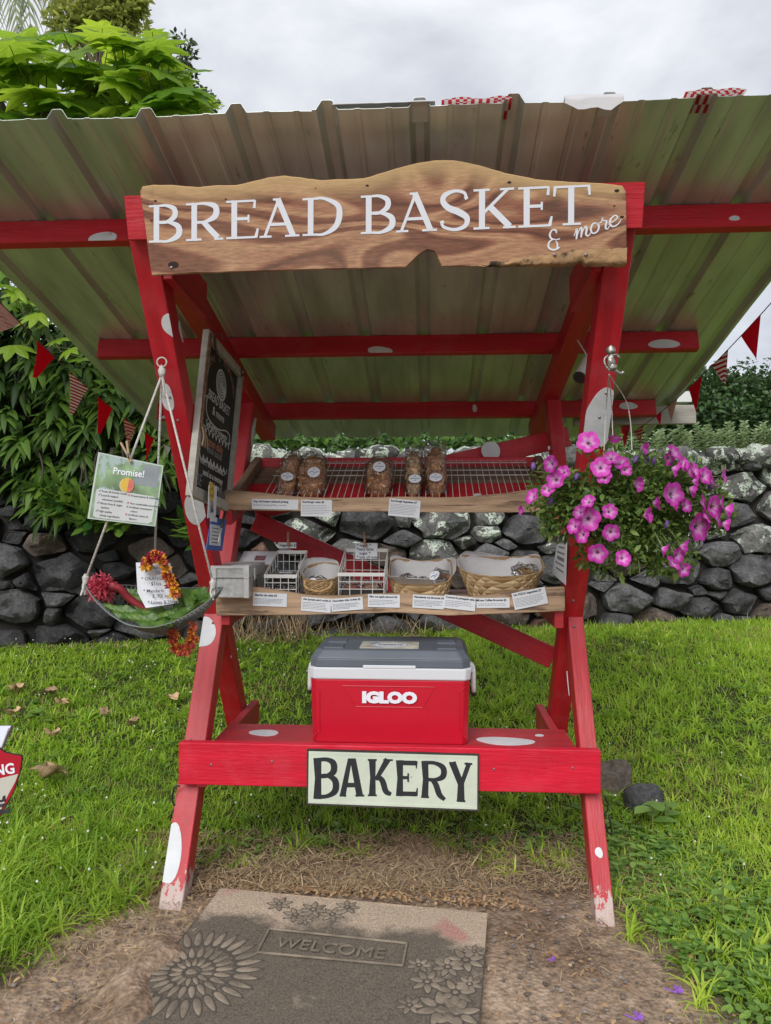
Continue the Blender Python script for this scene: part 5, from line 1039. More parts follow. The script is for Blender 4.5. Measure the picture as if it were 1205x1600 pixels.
card(494.5, 794, 49, 26, -1, vu, 'Sourdough rustic $8', 'white card on the upper shelf headed Sourdough rustic', 6)
card(632, 794, 49, 27, -5, vu, 'Sourdough baguettes $7', 'tilted white card on the upper shelf headed Sourdough baguettes', 7)
card(422, 937, 54, 21, -2, vl, 'Matcha ulu cake $3', 'white card beneath the cash box headed Matcha ulu cake', 5)
card(494, 945, 47, 22, -4, vl, 'Ube (purple yam) cookie $3', 'white card headed Ube purple yam cookie, half under its neighbour', 5)
card(542.5, 944, 50, 20, 5, vl - .002, 'Chocolate chip cookie $3', 'white card tilted up at one end, headed Chocolate chip cookie', 5)
card(600, 939, 50, 20, -1, vl, 'Mac nut apple almond $4', 'white card headed Mac nut apple almond, standing apart in the middle of the lower shelf', 4)
card(669.5, 940.5, 49, 20.5, -3, vl, 'Macadamia nut Brownie $4', 'white card headed Macadamia nut brownie on the lower shelf', 5)
card(718.5, 942, 49, 21, -6, vl - .002, 'Coconut & pineapple cake $4', 'white card sloping down, headed Coconut and pineapple cake', 4)
card(770.5, 942, 51, 15.5, 1, vl, 'Kona Coffee Brownie $5', 'short white card headed Kona Coffee Brownie', 2)
card(828, 935, 52, 26, 12, vl - .004, 'Ulu PIZZA baguettes $7', 'strongly tilted white card at the shelf end headed PIZZA baguettes', 7)

# ------------------------------------------------------------------ cooler
c = PV(608.5, 1163, .30); c.z = .507
cool = at('cooler_box', 'red cooler with white rim, grey lid and the word IGLOO, standing on the bench', 'cooler', c)
CR = mat('cooler_red', (.54, .006, .026), .36, bump=.06, bscale=90, var=.06, vscale=5, dark=(.42, .05, .06), dthr=.68, dscale=16); CW = mat('cooler_white', (.68, .71, .74), .4); CG = mat('cooler_grey', (.115, .135, .165), .45, bump=.08, bscale=120, var=.12, vscale=4, dark=(.20, .20, .20), dthr=.64, dscale=11); 
W0, W1, Dp, Hb, Hr, Hl = .318, .325, .38, .262, .048, .068
def tub(z0, z1, w0, w1, d0, d1, ch=.022, y0=0):
    b = MB(); vs = []
    for z, w_, d in ((z0, w0, d0), (z1, w1, d1)):
        yc = Dp / 2 + y0
        vs += [Vector((sx * (w_ - a), yc + sy * (d - e), z)) for sx, sy, a, e in ((-1, -1, ch, 0), (1, -1, ch, 0), (1, -1, 0, ch), (1, 1, 0, ch), (1, 1, ch, 0), (-1, 1, ch, 0), (-1, 1, 0, ch), (-1, -1, 0, ch))]
    b.add(vs, [tuple(range(7, -1, -1)), tuple(range(8, 16))] + [(i, (i + 1) % 8, 8 + (i + 1) % 8, 8 + i) for i in range(8)]); return b
body = tub(0, Hb, W0, W1, Dp / 2 - .006, Dp / 2).build('body', CR, cool, .006, seg=2)
tub(Hb, Hb + Hr, W1 + .004, W1 + .008, Dp / 2 + .004, Dp / 2 + .006).build('rim', CW, cool, .006, seg=2)
lid = tub(Hb + Hr, Hb + Hr + .035, W1 + .002, W1 + .002, Dp / 2 + .004, Dp / 2 + .004, .03)
lid2 = tub(Hb + Hr + .035, Hb + Hr + Hl, W1 + .002, W1 - .022, Dp / 2 + .004, Dp / 2 - .024, .03)
lid.build('lid', CG, cool, .005, seg=2); lt = lid2.build('lid_top', CG, cool, .006, seg=2)
b = MB(); b.box((0, -.004, Hb + Hr + .004), (.215, .008, .014)); b.build('latch', CW, cool, .003)
for s in (-1, 1):
    for k in (0, 1): b = MB(); b.box((s * .235, .09 + .13 * k, Hb + Hr + Hl + .0), (.085, .085, .010)); b.build('cup_recess', CG, lt, .006)
FY = -.0005
def fline(pts, w_=.0022, name='moulding'):
    b = MB()
    for a, c_ in zip(pts, pts[1:]): b.tube([Vector((a[0], -.001 + .005 * (1 - a[1] / Hb), a[1])), Vector((c_[0], -.001 + .005 * (1 - c_[1] / Hb), c_[1]))], w_, 6)
    b.build(name, CR, body)
k_ = .325 / 123.5
def cp(px, py): return ((px - 608.5) * k_, (1163 - py) * k_)
fline([cp(536, 1074), cp(678, 1074), cp(660, 1106), cp(556, 1106), cp(536, 1074)], .0018)
for s in (-1, 1): fline([(s * .305, .235), (s * .285, .215), (s * .285, .05), (s * .318, .022)], .0016)
t = text_mesh('lettering', 'IGLOO', .058, (0, -.004, cp(0, 1098)[1]), X1, Z1, LETTER, body, 'CENTER', .001, .0008, bold=.0042, sx=1.22)
for s in (-1, 1):
    b = MB(); x = s * (W1 + .012); b.tube(catmull([(x, .155, Hb + Hr - .01), (x + s * .010, .15, Hb + .01), (x + s * .012, .145, Hb - .08)], 4), .011, 8); b.build('handle_arm', CW, cool, smooth=True)
    b = MB(); b.tube([(x + s * .012, .14, Hb - .085), (x + s * .012, .24, Hb - .085)], .013, 10); b.build('handle_grip', mat('grip_black', (.03, .03, .03), .6) if s < 0 else MATS['grip_black'], cool, smooth=True)
    b = MB(); b.box((s * (W1 + .010), .15, Hb + Hr * .5), (.02, .05, .04)); b.build('handle_pivot', CW, cool, .005)
# card on the lid
cd = MB(); zt = Hb + Hr + Hl + .0015; cd.box((-.005, .13, zt), (.245, .155, .0015)); lc = at('lid_label', 'printed card reading DESSERTS with pale floral print, lying on the cooler lid', 'label', c + Vector((0, 0, 0)))
LAB = mat('lid_print', (.52, .50, .42), .5, var=.35, vscale=18, dark=(.22, .30, .40), dthr=.56, dscale=11); cd.build('sheet', LAB, lc)
b = MB(); b.prism([(.078 * math.cos(6.283 * i / 28), .052 * math.sin(6.283 * i / 28)) for i in range(28)], (-.002, .125, zt + .0008), X1, Y1, .0006, 0); b.build('oval', PAPER, lc)
b = MB(); pts = [(.073 * math.cos(6.283 * i / 28), .047 * math.sin(6.283 * i / 28)) for i in range(29)]; ribbon(b, pts, .002, (-.002, .125, zt + .0015), X1, Y1, False, .0003); b.build('oval_line', INK, lc)
text_mesh('lettering', 'DESSERTS', .024, (-.002, .117, zt + .0014), X1, Y1, INK, lc, 'CENTER', .0002, .0003, bold=.0006)

# ------------------------------------------------------------------ bread in bags
CRUST = mat('bread_crust', (.58, .28, .10), .6, var=.45, vscale=14, bump=.7, bscale=30, dark=(.20, .075, .03), dthr=.56, dscale=12); FLOUR = mat('bread_floury', (.64, .42, .22), .8, var=.5, vscale=20, bump=.8, bscale=30, dark=(.13, .055, .025), dthr=.50, dscale=14)
def plastic():
    m = bpy.data.materials.new('clear_plastic'); m.use_nodes = True; t = m.node_tree; l = t.links.new; t.nodes.remove(BS(m)); o = t.nodes['Material Output']
    tr = N(t, 'ShaderNodeBsdfTransparent'); tr.inputs[0].default_value = (.96, .96, .97, 1); g = N(t, 'ShaderNodeBsdfGlossy', Roughness=.13); g.inputs[0].default_value = (1, 1, 1, 1)
    tc = N(t, 'ShaderNodeTexCoord'); n = N(t, 'ShaderNodeTexNoise', Scale=22.0, Detail=2.0, Distortion=2.5); l(tc.outputs['Object'], n.inputs['Vector']); bp = N(t, 'ShaderNodeBump', Strength=1.0, Distance=.03); l(n.outputs[0], bp.inputs['Height']); l(bp.outputs[0], g.inputs['Normal'])
    fr = N(t, 'ShaderNodeFresnel', IOR=1.5); l(bp.outputs[0], fr.inputs['Normal']); ma = N(t, 'ShaderNodeMath', operation='MULTIPLY_ADD'); ma.inputs[1].default_value = 1.4; ma.inputs[2].default_value = .06; l(fr.outputs[0], ma.inputs[0])
    mx_ = N(t, 'ShaderNodeMixShader'); l(ma.outputs[0], mx_.inputs[0]); l(tr.outputs[0], mx_.inputs[1]); l(g.outputs[0], mx_.inputs[2]); l(mx_.outputs[0], o.inputs[0]); return m
PLAS = plastic()
def sticker(root, c, rx, ry, ax, ay, seed=0):
    b = MB(); b.prism([(rx * math.cos(6.283 * i / 24), ry * math.sin(6.283 * i / 24)) for i in range(24)], c, ax, ay, .0006, -.0006); s = b.build('sticker', PAPER, root)
    b = MB(); q = random.Random(seed); 
    ribbon(b, [(-.75 * rx, -.05 * ry), (-.3 * rx, .10 * ry), (.2 * rx, -.05 * ry), (.75 * rx, .12 * ry)], .0025, c, ax, ay, True, .0009); ribbon(b, [(-.2 * rx, .5 * ry), (0, .65 * ry), (.2 * rx, .5 * ry)], .002, c, ax, ay, True, .0009); ribbon(b, [(-.15 * rx, -.5 * ry), (.2 * rx, -.35 * ry)], .002, c, ax, ay, False, .0009)
    b.build('sticker_print', mat('blue_ink', (.05, .08, .25), .6) if 'blue_ink' not in MATS else MATS['blue_ink'], s)
def loaf(px0, px1, py0, py1, lean, twist, m, label, st, seed, roll=0, scores=5):
    v = .59; c = PV((px0 + px1) / 2, py1, v); s = (v + 2.72) / F; w_ = (px1 - px0) * s; h = (py1 - py0) * s * 1.27; root = at('bagged_loaf', label, 'bread', (c.x, v, 1.535), 'bagged loaves on the wire rack')
    root.rotation_euler = Euler((R(-24), R(lean), -TH)); r0 = w_ * .49; D_ = min(.045, r0 * .9)
    b = MB(); n = 20; mm = 22; vs = []
    for j in range(mm + 1):
        t = j / mm; z = h * .94 * t; sh = (math.sin(min(1, t * 1.0 + .02) * math.pi)) ** .30 if not twist else (math.sin((t * .96 + .02) * math.pi)) ** .4
        for i in range(n):
            a = 6.283 * i / n; q = Vector((math.cos(a), math.sin(a), 0)); k = 1 + .15 * noise.noise(Vector((q.x * 1.5 + seed, q.y * 1.5, t * 4))) + .05 * noise.noise(Vector((q.x * 5 + seed, q.y * 5, t * 16)))
            if twist: k *= 1 + .13 * math.sin(t * 30 + a * 1.0 + (q.x) * 2.2)
            else: k *= 1 + .05 * math.sin(t * scores * 6.28) * (q.y < 0)
            vs.append((q.x * r0 * sh * k, D_ + q.y * D_ * sh * k, z))
    b.add(vs, [(j * n + i, j * n + (i + 1) % n, (j + 1) * n + (i + 1) % n, (j + 1) * n + i) for j in range(mm) for i in range(n)] + [tuple(range(n - 1, -1, -1)), tuple(mm * n + i for i in range(n))]); b.build('loaf', m, root, smooth=True)
    b = MB(); vs = []; n = 22; mm = 16; hh = h * 1.08
    for j in range(mm + 1):
        t = j / mm; z = hh * t - .004; sh = 1.0 if t < .8 else max(.18, 1 - (t - .8) * 3.2) if scores != 9 else 1
        for i in range(n):
            a = 6.283 * i / n; k = 1.10 + .10 * noise.noise(Vector((math.cos(a) * 3 + seed, math.sin(a) * 3, t * 4))) + .04 * noise.noise(Vector((math.cos(a) * 9, seed, t * 12))); sq = 1 / max(abs(math.cos(a)), abs(math.sin(a))) ** .35; vs.append((math.cos(a) * r0 * k * sh * sq, D_ + math.sin(a) * D_ * k * (sh if t < .8 else sh * .6) * sq, z))
    b.add(vs, [(j * n + i, j * n + (i + 1) % n, (j + 1) * n + (i + 1) % n, (j + 1) * n + i) for j in range(mm) for i in range(n)]); b.build('bag', PLAS, root, smooth=True)
    sticker(root, Vector((st[0] * r0, D_ - D_ * 1.22, st[1] * h)), .0285, .026 if not st[2] else .021, X1, Z1, seed)
loaf(429, 459, 712, 776, 7, 0, CRUST, 'slim dark loaf leaning over, first of the bagged loaves by the chalkboard', (.0, .34, 1), 1)
loaf(459, 505, 716, 778, 0, 0, CRUST, 'broad brown loaf in a crinkled bag next to the leaning slim loaf', (.30, .44, 0), 4)
loaf(569, 612, 720, 776, 0, 0, CRUST, 'single wide golden loaf with a rounded top, apart in the middle of the rack', (.05, .62, 0), 9, scores=0)
loaf(632, 659, 711, 776, 0, 1, FLOUR, 'narrow twisted floury baguette in a bag', (.2, .28, 1), 14, scores=9)
loaf(665, 698, 706, 777, -1, 1, CRUST, 'tallest dark twisted loaf, beside the floury baguette', (.0, .28, 1), 21, scores=9)

# ------------------------------------------------------------------ baskets on the lower shelf
ZS = 1.081
def wire_basket(px0, px1, v0, dep, hf, hb, label, skew=0):
    a = PV(px0, 920, v0); c_ = PV(px1, 920, v0); w_ = c_.x - a.x; root = at('wire_basket', label, 'basket', (a.x, v0, ZS + .005), 'white wire baskets on the lower shelf'); r_ = .0018
    def wr(name, pts, rr=r_, stuff=True):
        b = MB()
        for p in pts: b.tube(p, rr, 5)
        o = b.build(name, WIRE, root); return tag(o, kind='stuff') if stuff else o
    def top(f): return hf + (hb - hf) * f
    fr = [[(w_ * i / 4, 0, 0), (w_ * i / 4, 0, hf)] for i in range(5)] + [[(0, 0, hf * k / 3), (w_, 0, hf * k / 3)] for k in range(3)]
    bk = [[(w_ * i / 5, dep, 0), (w_ * i / 5, dep, hb)] for i in range(6)] + [[(0, dep, hb * k / 4), (w_, dep, hb * k / 4)] for k in range(4)]
    sd_ = []
    for x in (0, w_):
        sd_ += [[(x, dep * f, 0), (x, dep * f, top(f))] for f in (.2, .4, .6, .8)] + [[(x, 0, hf * k), (x, dep, hb * k)] for k in (0, .33, .66)]
    bt = [[(w_ * i / 6, 0, 0), (w_ * i / 6, dep, 0)] for i in range(7)]
    wr('front_wires', fr); wr('back_wires', bk); wr('side_wires', sd_); wr('bottom_wires', bt)
    b = MB(); b.box((w_ / 2, -.001, hf), (w_ + .008, .003, .016)); b.build('front_band', WIRE, root, .001)
    b = MB(); b.box((w_ / 2, dep + .001, hb), (w_ + .008, .003, .016)); b.build('back_band', WIRE, root, .001)
    for x in (-.001, w_ + .001): b = MB(); b.beam((x, 0, hf), (x, dep, hb), .003, .014); b.build('side_band', WIRE, root)
    return root, w_
r1, w1 = wire_basket(414, 463, .475, .27, .085, .175, 'white wire basket next to the metal cash box, holding dark cakes')
r2, w2 = wire_basket(529, 600, .470, .27, .095, .185, 'white wire basket with a handwritten note clipped to its back, holding pink pastries')
CAKE = mat('dark_cake', (.09, .05, .035), .7, var=.5, vscale=30, bump=.6, bscale=60); PINK = mat('pink_pastry', (.42, .12, .10), .6, var=.5, vscale=20, bump=.6, bscale=40, dark=(.5, .33, .15), dthr=.52, dscale=14); TRAY = mat('black_tray', (.02, .02, .02), .4)
def content_box(parent_pos, x, y, z, sx, sy, sz, m, label, lidtop=True):
    root = at('pastry_box', label, 'pastry', (parent_pos[0] + x, parent_pos[1] + y, parent_pos[2] + z)); b = MB(); b.box((0, 0, sz * .2), (sx, sy, sz * .4)); b.build('tray', TRAY, root, .004)
    b = MB()
    for i in range(2):
        for j in range(3): b.ell((sx * (i - .5) * .45, sy * (j - 1) * .3, sz * .5), (sx * .21, sy * .14, sz * .35), 12, 8, nz=.3, seed=i + j * 3 + x * 50)
    tag(b.build('cakes', m, root, smooth=True), kind='stuff'); b = MB(); b.box((0, 0, sz * .72), (sx * .98, sy * .98, sz * .5)); b.build('clear_lid', PLAS, root, .006, seg=2)
    if lidtop: sticker(root, Vector((0, -.0, sz * .98)), .03, .022, X1, Y1)
    return root
P1_ = (r1.location - O); p1 = Vector((P1_.dot(UX), P1_.dot(VX), P1_.z)); P2_ = (r2.location - O); p2 = Vector((P2_.dot(UX), P2_.dot(VX), P2_.z))
content_box(p1, w1 / 2, .09, .004, w1 * .9, .15, .045, CAKE, 'lower clear box of dark cakes in the basket by the cash box', False); content_box(p1, w1 / 2, .11, .050, w1 * .9, .17, .045, CAKE, 'upper clear box of dark cakes with oval sticker, in the basket beside the cash box')
content_box(p2, w2 / 2, .10, .004, w2 * .88, .17, .055, PINK, 'clear box of pink pastries in the basket with the handwritten note', False)
# clothes pegs with notes
PEG = mat('peg_wood', (.36, .20, .11), .7, var=.2); CLIPW = mat('peg_wood_pale', (.46, .33, .20), .7, var=.2)
def peg(pos, label, m, tilt=0, size=.07):
    root = at('clothes_peg', label, 'clothes peg', pos); root.rotation_euler = (0, R(tilt), -TH)
    for s in (-1, 1): b = MB(); b.beam((.0, s * .004, -size * .4), (0, s * .007, size * .6), .009, .005); b.build('jaw', m, root, .001)
    b = MB(); b.tube([(-.007, 0, .0), (.007, 0, 0)], .0035, 8); b.build('spring', MATS['screw_steel'], root)
q = PV(571, 851, .745); v_ = .735
nr_ = at('note', 'handwritten white note pegged to the wire basket of pink pastries', 'note', PV(572.5, 861, v_)); s = 3.42 / F
b = MB(); b.box((0, 0, 0), (35 * s, .001, 25 * s)); b.build('sheet', PAPER, nr_)
for i, tx in enumerate(('* vegan *', '*very little', 'sugar *', '* lots of nuts')): text_mesh('handwriting', tx, .0185, (-.045 + .012 * (i == 2), -.0005, .021 - i * .0185), X1, Z1, INK, nr_, ext=.0002, lift=.0004, bold=.0003)
peg(PV(570, 845, v_ - .012), 'brown clothes peg holding the handwritten note on the wire basket', PEG, -4)
nr2 = at('note', 'small white tag reading Vegan pegged to the basket by the cash box', 'note', PV(449, 852, v_)); b = MB(); b.box((0, 0, 0), (29 * s, .001, 9 * s)); b.build('sheet', PAPER, nr2); text_mesh('heading', 'Vegan ulu $3', .016, (-.037, -.0006, -.005), X1, Z1, INK, nr2, ext=.0002, lift=.0003, bold=.0004)
peg(PV(450.5, 845, v_ - .012), 'brown clothes peg above the small Vegan tag', PEG, 0)

LAU = leafmat('palm_plait', (.30, .175, .075), (.62, .47, .27), .6, .05); WICK = leafmat('wicker', (.24, .14, .06), (.50, .34, .17), .7, .05)
LINER = mat('baking_paper', (.50, .49, .49), .5, bump=.6, bscale=9, var=.1, vscale=10); BS(LINER).inputs['Transmission Weight'].default_value = .0
def sup(a, p): c_, s_ = math.cos(a), math.sin(a); return (math.copysign(abs(c_) ** p, c_), math.copysign(abs(s_) ** p, s_))
def woven(px0, px1, v0, dep, hf, hb, label, na, nt_, m, p=.6, taper=.80, seed=0, liner=None, round_=False):
    a = PV(px0, 915, v0); c_ = PV(px1, 915, v0); w_ = c_.x - a.x; cx = (a.x + c_.x) / 2; root = at('woven_basket', label, 'basket', (cx, v0 + dep / 2, ZS + .006))
    def S(th, t, off=0):
        x, y = sup(th, p); k = taper + (1 - taper) * t; h = (hf + (hb - hf) * (.5 + .5 * y)) * (1 + .18 * x * x * (1 if not round_ else 0))
        return Vector((x * (w_ / 2 * k + off), y * (dep / 2 * k + off), h * t + .002 * noise.noise(Vector((x * 5 + seed, y * 5, t * 3)))))
    V = []; Fq = []; rn = []; k = 0
    for j in range(nt_ * 2 + 1):
        for i in range(na):
            th = 6.283 * (i + .5 * (j % 2)) / na; t = j / (nt_ * 2); dt = 1 / (nt_ * 2); da = 6.283 / na / 2
            pts = [(th - da, t), (th, t - dt), (th + da, t), (th, t + dt)]; pts = [(aa, min(1, max(0, tt))) for aa, tt in pts]
            lift = .0016 * (1 if (i + j) % 2 else .3)
            c3 = S(th, min(1, max(0, t)), .003 + lift); V += [S(aa, tt, 0) for aa, tt in pts] + [c3]
            for e in range(4): Fq.append([k + e, k + (e + 1) % 4, k + 4]); rn.append(min(1, max(0, (.28 if (i + j // 2) % 2 else .72) + .28 * math.sin(i * 12.9 + j * 78.2 + seed))))
            k += 5
    V = np.array([tuple(v) for v in V]); o = link('plaited_wall', np_mesh('plait', V, np.array(Fq), np.array(rn), False), m, root); tag(o, kind='stuff')
    # inner skin, floor, rim
    b = MB(); n = 40
    vs = [S(6.283 * i / n, t, -.003) for t in (0, .5, 1) for i in range(n)]; b.add(vs, [(j * n + i, j * n + (i + 1) % n, (j + 1) * n + (i + 1) % n, (j + 1) * n + i) for j in range(2) for i in range(n)] + [tuple(range(n))]); b.build('inner_wall', mat('straw_inner', (.34, .22, .11), .8, var=.3, vscale=30, bump=.4) if 'straw_inner' not in MATS else MATS['straw_inner'], root, smooth=False)
    b = MB(); b.tube([S(6.283 * i / 48, 1, -.001) + Vector((0, 0, .001)) for i in range(49)], .0035, 6, caps=False); b.build('rim', MATS['straw_inner'], root, smooth=True)
    if liner:
        b = MB(); n = 56; vs = []; rows = 8
        for j in range(rows + 1):
            f = j / rows
            for i in range(n):
                th = 6.283 * i / n; q = S(th, max(.10, min(1.0, .1 + f)), -.006 - .004 * math.sin(5 * th + seed)); ext = liner(th); 
                base = S(th, .1, -.01); topv = S(th, 1, -.006); u_ = min(1, f * 1.3) * ext; q = base.lerp(topv, u_) if u_ <= 1 else topv + Vector((math.cos(th) * .02 * (u_ - 1) * 8, math.sin(th) * .02 * (u_ - 1) * 8, .10 * (u_ - 1)))
                q += Vector((0, 0, .006 * noise.noise(Vector((math.cos(th) * 4 + seed, math.sin(th) * 4, f * 3))))); vs.append(q)
        vs.append(Vector((0, 0, .012))); b.add(vs, [(j * n + i, j * n + (i + 1) % n, (j + 1) * n + (i + 1) % n, (j + 1) * n + i) for j in range(rows) for i in range(n)] + [(rows * n + n, i, (i + 1) % n)[::-1] for i in range(n)]); b.build('paper_liner', LINER, root, smooth=True)
    return root, cx, w_
def cookie(pos, s, label, m, stick=None, bagk=1.25, seed=0):
    root = at('wrapped_cookie', label, 'cookie', pos); b = MB(); b.ell((0, 0, s * .5), (s, s * .8, s * .42), 16, 10, nz=.25, seed=seed); b.build('cookie', m, root, smooth=True)
    b = MB(); b.ell((0, 0, s * .55), (s * bagk, s * bagk * .85, s * .75), 14, 8, nz=.8, seed=seed + 3); b.build('bag', PLAS, root, smooth=False)
    if stick: sticker(root, Vector((stick[0] * s, -s * .9, stick[1] * s)), .024, .018, Vector((1, 0, stick[2])).normalized(), Vector((-stick[2] * .5, .35, 1)).normalized(), seed)
CK = mat('cookie_brown', (.33, .16, .075), .7, var=.5, vscale=30, bump=.7, bscale=50); CKY = mat('cookie_golden', (.50, .28, .07), .6, var=.4, vscale=20, bump=.5, bscale=40)
_, cx, w_ = woven(467, 529, .475, .23, .065, .125, 'small rounded wicker basket with white paper between the two wire baskets', 30, 6, WICK, .8, .86, 3, lambda th: 1.0 + .30 * max(0, math.sin(th - .7)) - .25 * max(0, -math.sin(th)), True)
cookie((cx - .02, .55, ZS + .045), .03, 'orange wrapped cookie with an oval sticker in the small wicker basket', CKY, (-.6, .5, .4), seed=2)
hb_ = MB(); hb_.tube(catmull([(cx - .06, .468, 1.155), (cx - .052, .46, 1.125), (cx, .457, 1.108), (cx + .05, .46, 1.125), (cx + .06, .468, 1.15)], 5), .006, 7); wkh = hb_.build('handle', mat('wicker_handle', (.42, .27, .12), .8, var=.4, vscale=60, bump=.6, bscale=120), _, smooth=True); wkh.matrix_parent_inverse = (Matrix.Translation(WL((0, 0, 0))) @ Matrix.Rotation(-TH, 4, 'Z')).copy() ; wkh.matrix_parent_inverse = (Matrix.Translation(_.location) @ Matrix.Rotation(-TH, 4, 'Z')).inverted() @ Matrix.Translation(O) @ Matrix.Rotation(-TH, 4, 'Z')
_, cx, w_ = woven(606, 708, .470, .26, .050, .135, 'plaited palm-leaf basket lined with white paper, holding wrapped cookies', 24, 2, LAU, .5, .86, 5, lambda th: 1.06 + .12 * math.sin(3 * th + 1) + (.18 if math.sin(th) < -.3 and math.cos(th) < .2 else 0))
cookie((cx - .065, .57, ZS + .05), .034, 'wrapped brown cookie at the near end of the paper-lined basket', CK, seed=5); cookie((cx + .02, .60, ZS + .045), .028, 'small wrapped cookie in the middle of the paper-lined basket', CK, seed=8); cookie((cx + .095, .58, ZS + .065), .038, 'wrapped cookie with a tilted oval sticker at the far end of the paper-lined basket', CK, (-.9, .7, .5), seed=11)
_, cx, w_ = woven(716, 856, .480, .27, .085, .150, 'widest plaited palm-leaf basket with flaring sides and crumpled paper at the end of the shelf', 26, 3, LAU, .62, .74, 9, lambda th: .98 + .14 * max(0, math.sin(th)) * (1 + math.sin(4 * th)) + (.05 if math.cos(th) < -.5 else 0))
cookie((cx + .115, .62, ZS + .085), .04, 'shiny wrapped golden cookie at the end of the widest basket', CKY, seed=17, bagk=1.35)

# ------------------------------------------------------------------ metal cash box
a = PV(331, 934, .36); cb = at('cash_box', 'silver metal cash box with a hasp and white label, standing at the shelf end', 'cash box', (a.x, .37, 1.088)); ALU = mat('brushed_aluminium', (.74, .75, .74), .38, metal=.6, var=.12, vscale=30, bump=.12, bscale=90); DAL = mat('worn_aluminium', (.50, .51, .50), .5, metal=.45, var=.25, vscale=40, bump=.2, bscale=80)
W_, D_, H_ = .152, .30, .082
b = MB(); b.box((W_ / 2, D_ / 2, H_ / 2), (W_, D_, H_)); b.build('body', DAL, cb, .003); b = MB(); b.box((W_ / 2, D_ / 2, H_ + .026), (W_ + .008, D_ + .008, .050)); ld = b.build('lid', DAL, cb, .003)
for x in (.006, W_ - .006):
    b = MB(); b.box((x, -.0035, H_ / 2), (.022, .004, H_)); b.build('corner_strip', ALU, cb, .001); b = MB(); b.box((x, -.0065, H_ + .026), (.024, .004, .052)); b.build('corner_strip', ALU, ld, .001)
b = MB(); b.box((W_ / 2, -.0055, H_ + .048), (W_ + .012, .005, .012)); b.build('edge_strip', ALU, ld, .001)
b = MB(); b.box((W_ * .72, .06, H_ + .052), (.075, .06, .001), Matrix.Rotation(R(4), 3, 'Z')); b.build('label', PAPER, ld)
b = MB(); b.box((W_ + .006, .10, H_ + .01), (.006, .028, .055)); b.build('hasp', ALU, cb, .002); b = MB(); b.tube(catmull([(W_ + .010, .09, H_ - .01), (W_ + .018, .09, H_ - .05), (W_ + .010, .10, H_ - .055), (W_ + .010, .11, H_ - .01)], 5), .003, 6); b.build('padlock', TRAY, cb, smooth=True)
cs = at('card_holder', 'slanted wooden holder with a printed sheet just behind the cash box', 'card holder', (a.x + .03, .69, 1.20)); b = MB(); M = Matrix.Rotation(R(24), 3, 'X'); b.box((.07, .06, .028), (.16, .15, .006), M); b.build('sheet', PAPER, cs, .001); 
b = MB(); b.box((.085, .06, .0325), (.05, .045, .002), M); b.build('picture', mat('plum_print', (.25, .12, .14), .6, var=.4, vscale=40), cs)
b = MB(); b.box((.07, -.012, -.004), (.16, .012, .022)); b.build('holder_foot', DW, cs)
# ------------------------------------------------------------------ chalkboard
CPU = -.722
BL, TL, TR_, BR = PU(296, 774, CPU), PU(323.5, 514, CPU), PU(378, 581, CPU), PU(357.5, 800, CPU)
cb0 = BL.copy(); chalk = at('chalkboard', 'framed black chalkboard menu hung on the inner side of the slanting post', 'chalkboard', cb0)
o2 = lambda p: p - cb0
WF = mat('whitewashed_frame', (.42, .40, .35), .8, var=.18, vscale=6, bump=.3, bscale=30, stretch=(1, 5, 5)); CHB = mat('chalk_black', (.014, .014, .015), .55, var=.15); CHK = mat('chalk_white', (.55, .57, .55), .9); CHO = mat('chalk_orange', (.45, .20, .12), .9); CHG = mat('chalk_grey', (.22, .23, .23), .9)
def bil(s, t): return o2(BL).lerp(o2(BR), s).lerp(o2(TL).lerp(o2(TR_), s), t)
ex = (o2(BR) - o2(BL)); ey = (o2(TL) - o2(BL)); WBd, HBd = ex.length, ey.length; nx = ex.cross(ey).normalized()
def bd(poly, th, back): # poly in (s,t)
    b = MB(); n = len(poly); vs = [bil(*p) + nx * th for p in poly] + [bil(*p) + nx * back for p in poly]; b.add(vs, [tuple(range(n)), tuple(range(2 * n - 1, n - 1, -1))] + [(i, n + i, n + (i + 1) % n, (i + 1) % n) for i in range(n)]); return b
bd([(.05, .04), (.95, .04), (.95, .96), (.05, .96)], -.006, -.012).build('slate', CHB, chalk)
f = .075; g_ = .06
for P in ([(0, 0), (1, 0), (1 - f, g_), (f, g_)], [(1, 0), (1, 1), (1 - f, 1 - g_), (1 - f, g_)], [(1, 1), (0, 1), (f, 1 - g_), (1 - f, 1 - g_)], [(0, 1), (0, 0), (f, g_), (f, 1 - g_)]): bd(P, .010, -.016).build('frame_rail', WF, chalk, .001)
exn = ex.normalized(); eyn = (ey - exn * ey.dot(exn)).normalized()
def sk(s, t): p = bil(s, t); return p - nx * .0052
def chalk_text(tx, s, t, size, m=CHK, sx=1, nm='lettering', al='CENTER'): text_mesh(nm, tx, size, sk(s, t), exn, (bil(s, t + .05) - bil(s, t)), m, chalk, al, .0003, .0003, bold=.0004, sx=sx)
for i, chh in enumerate('LOCAL & HOMEMADE'):
    th = math.pi * (1 - (i + .5) / 16); s_ = .5 + .36 * math.cos(th); t_ = .755 + .15 * math.sin(th); text_mesh('lettering', chh, .045, sk(s_, t_), exn, eyn, CHO if i % 3 else CHG, chalk, 'CENTER', .0003, .0003)
b = MB(); b.prism([(.075 * math.cos(6.283 * i / 24), .068 * math.sin(6.283 * i / 24)) for i in range(24)], sk(.5, .77), exn, eyn, .0008, -.0003); dl = b.build('bread_drawing', CHK, chalk)
b = MB()
for k in range(4): ribbon(b, [(.062 * math.cos(a) * (1 - .22 * k), .056 * math.sin(a) * (1 - .22 * k)) for a in [i * .45 for i in range(13)]], .004, sk(.5, .77), exn, eyn, True, .0012)
b.build('bread_lines', CHB, dl)
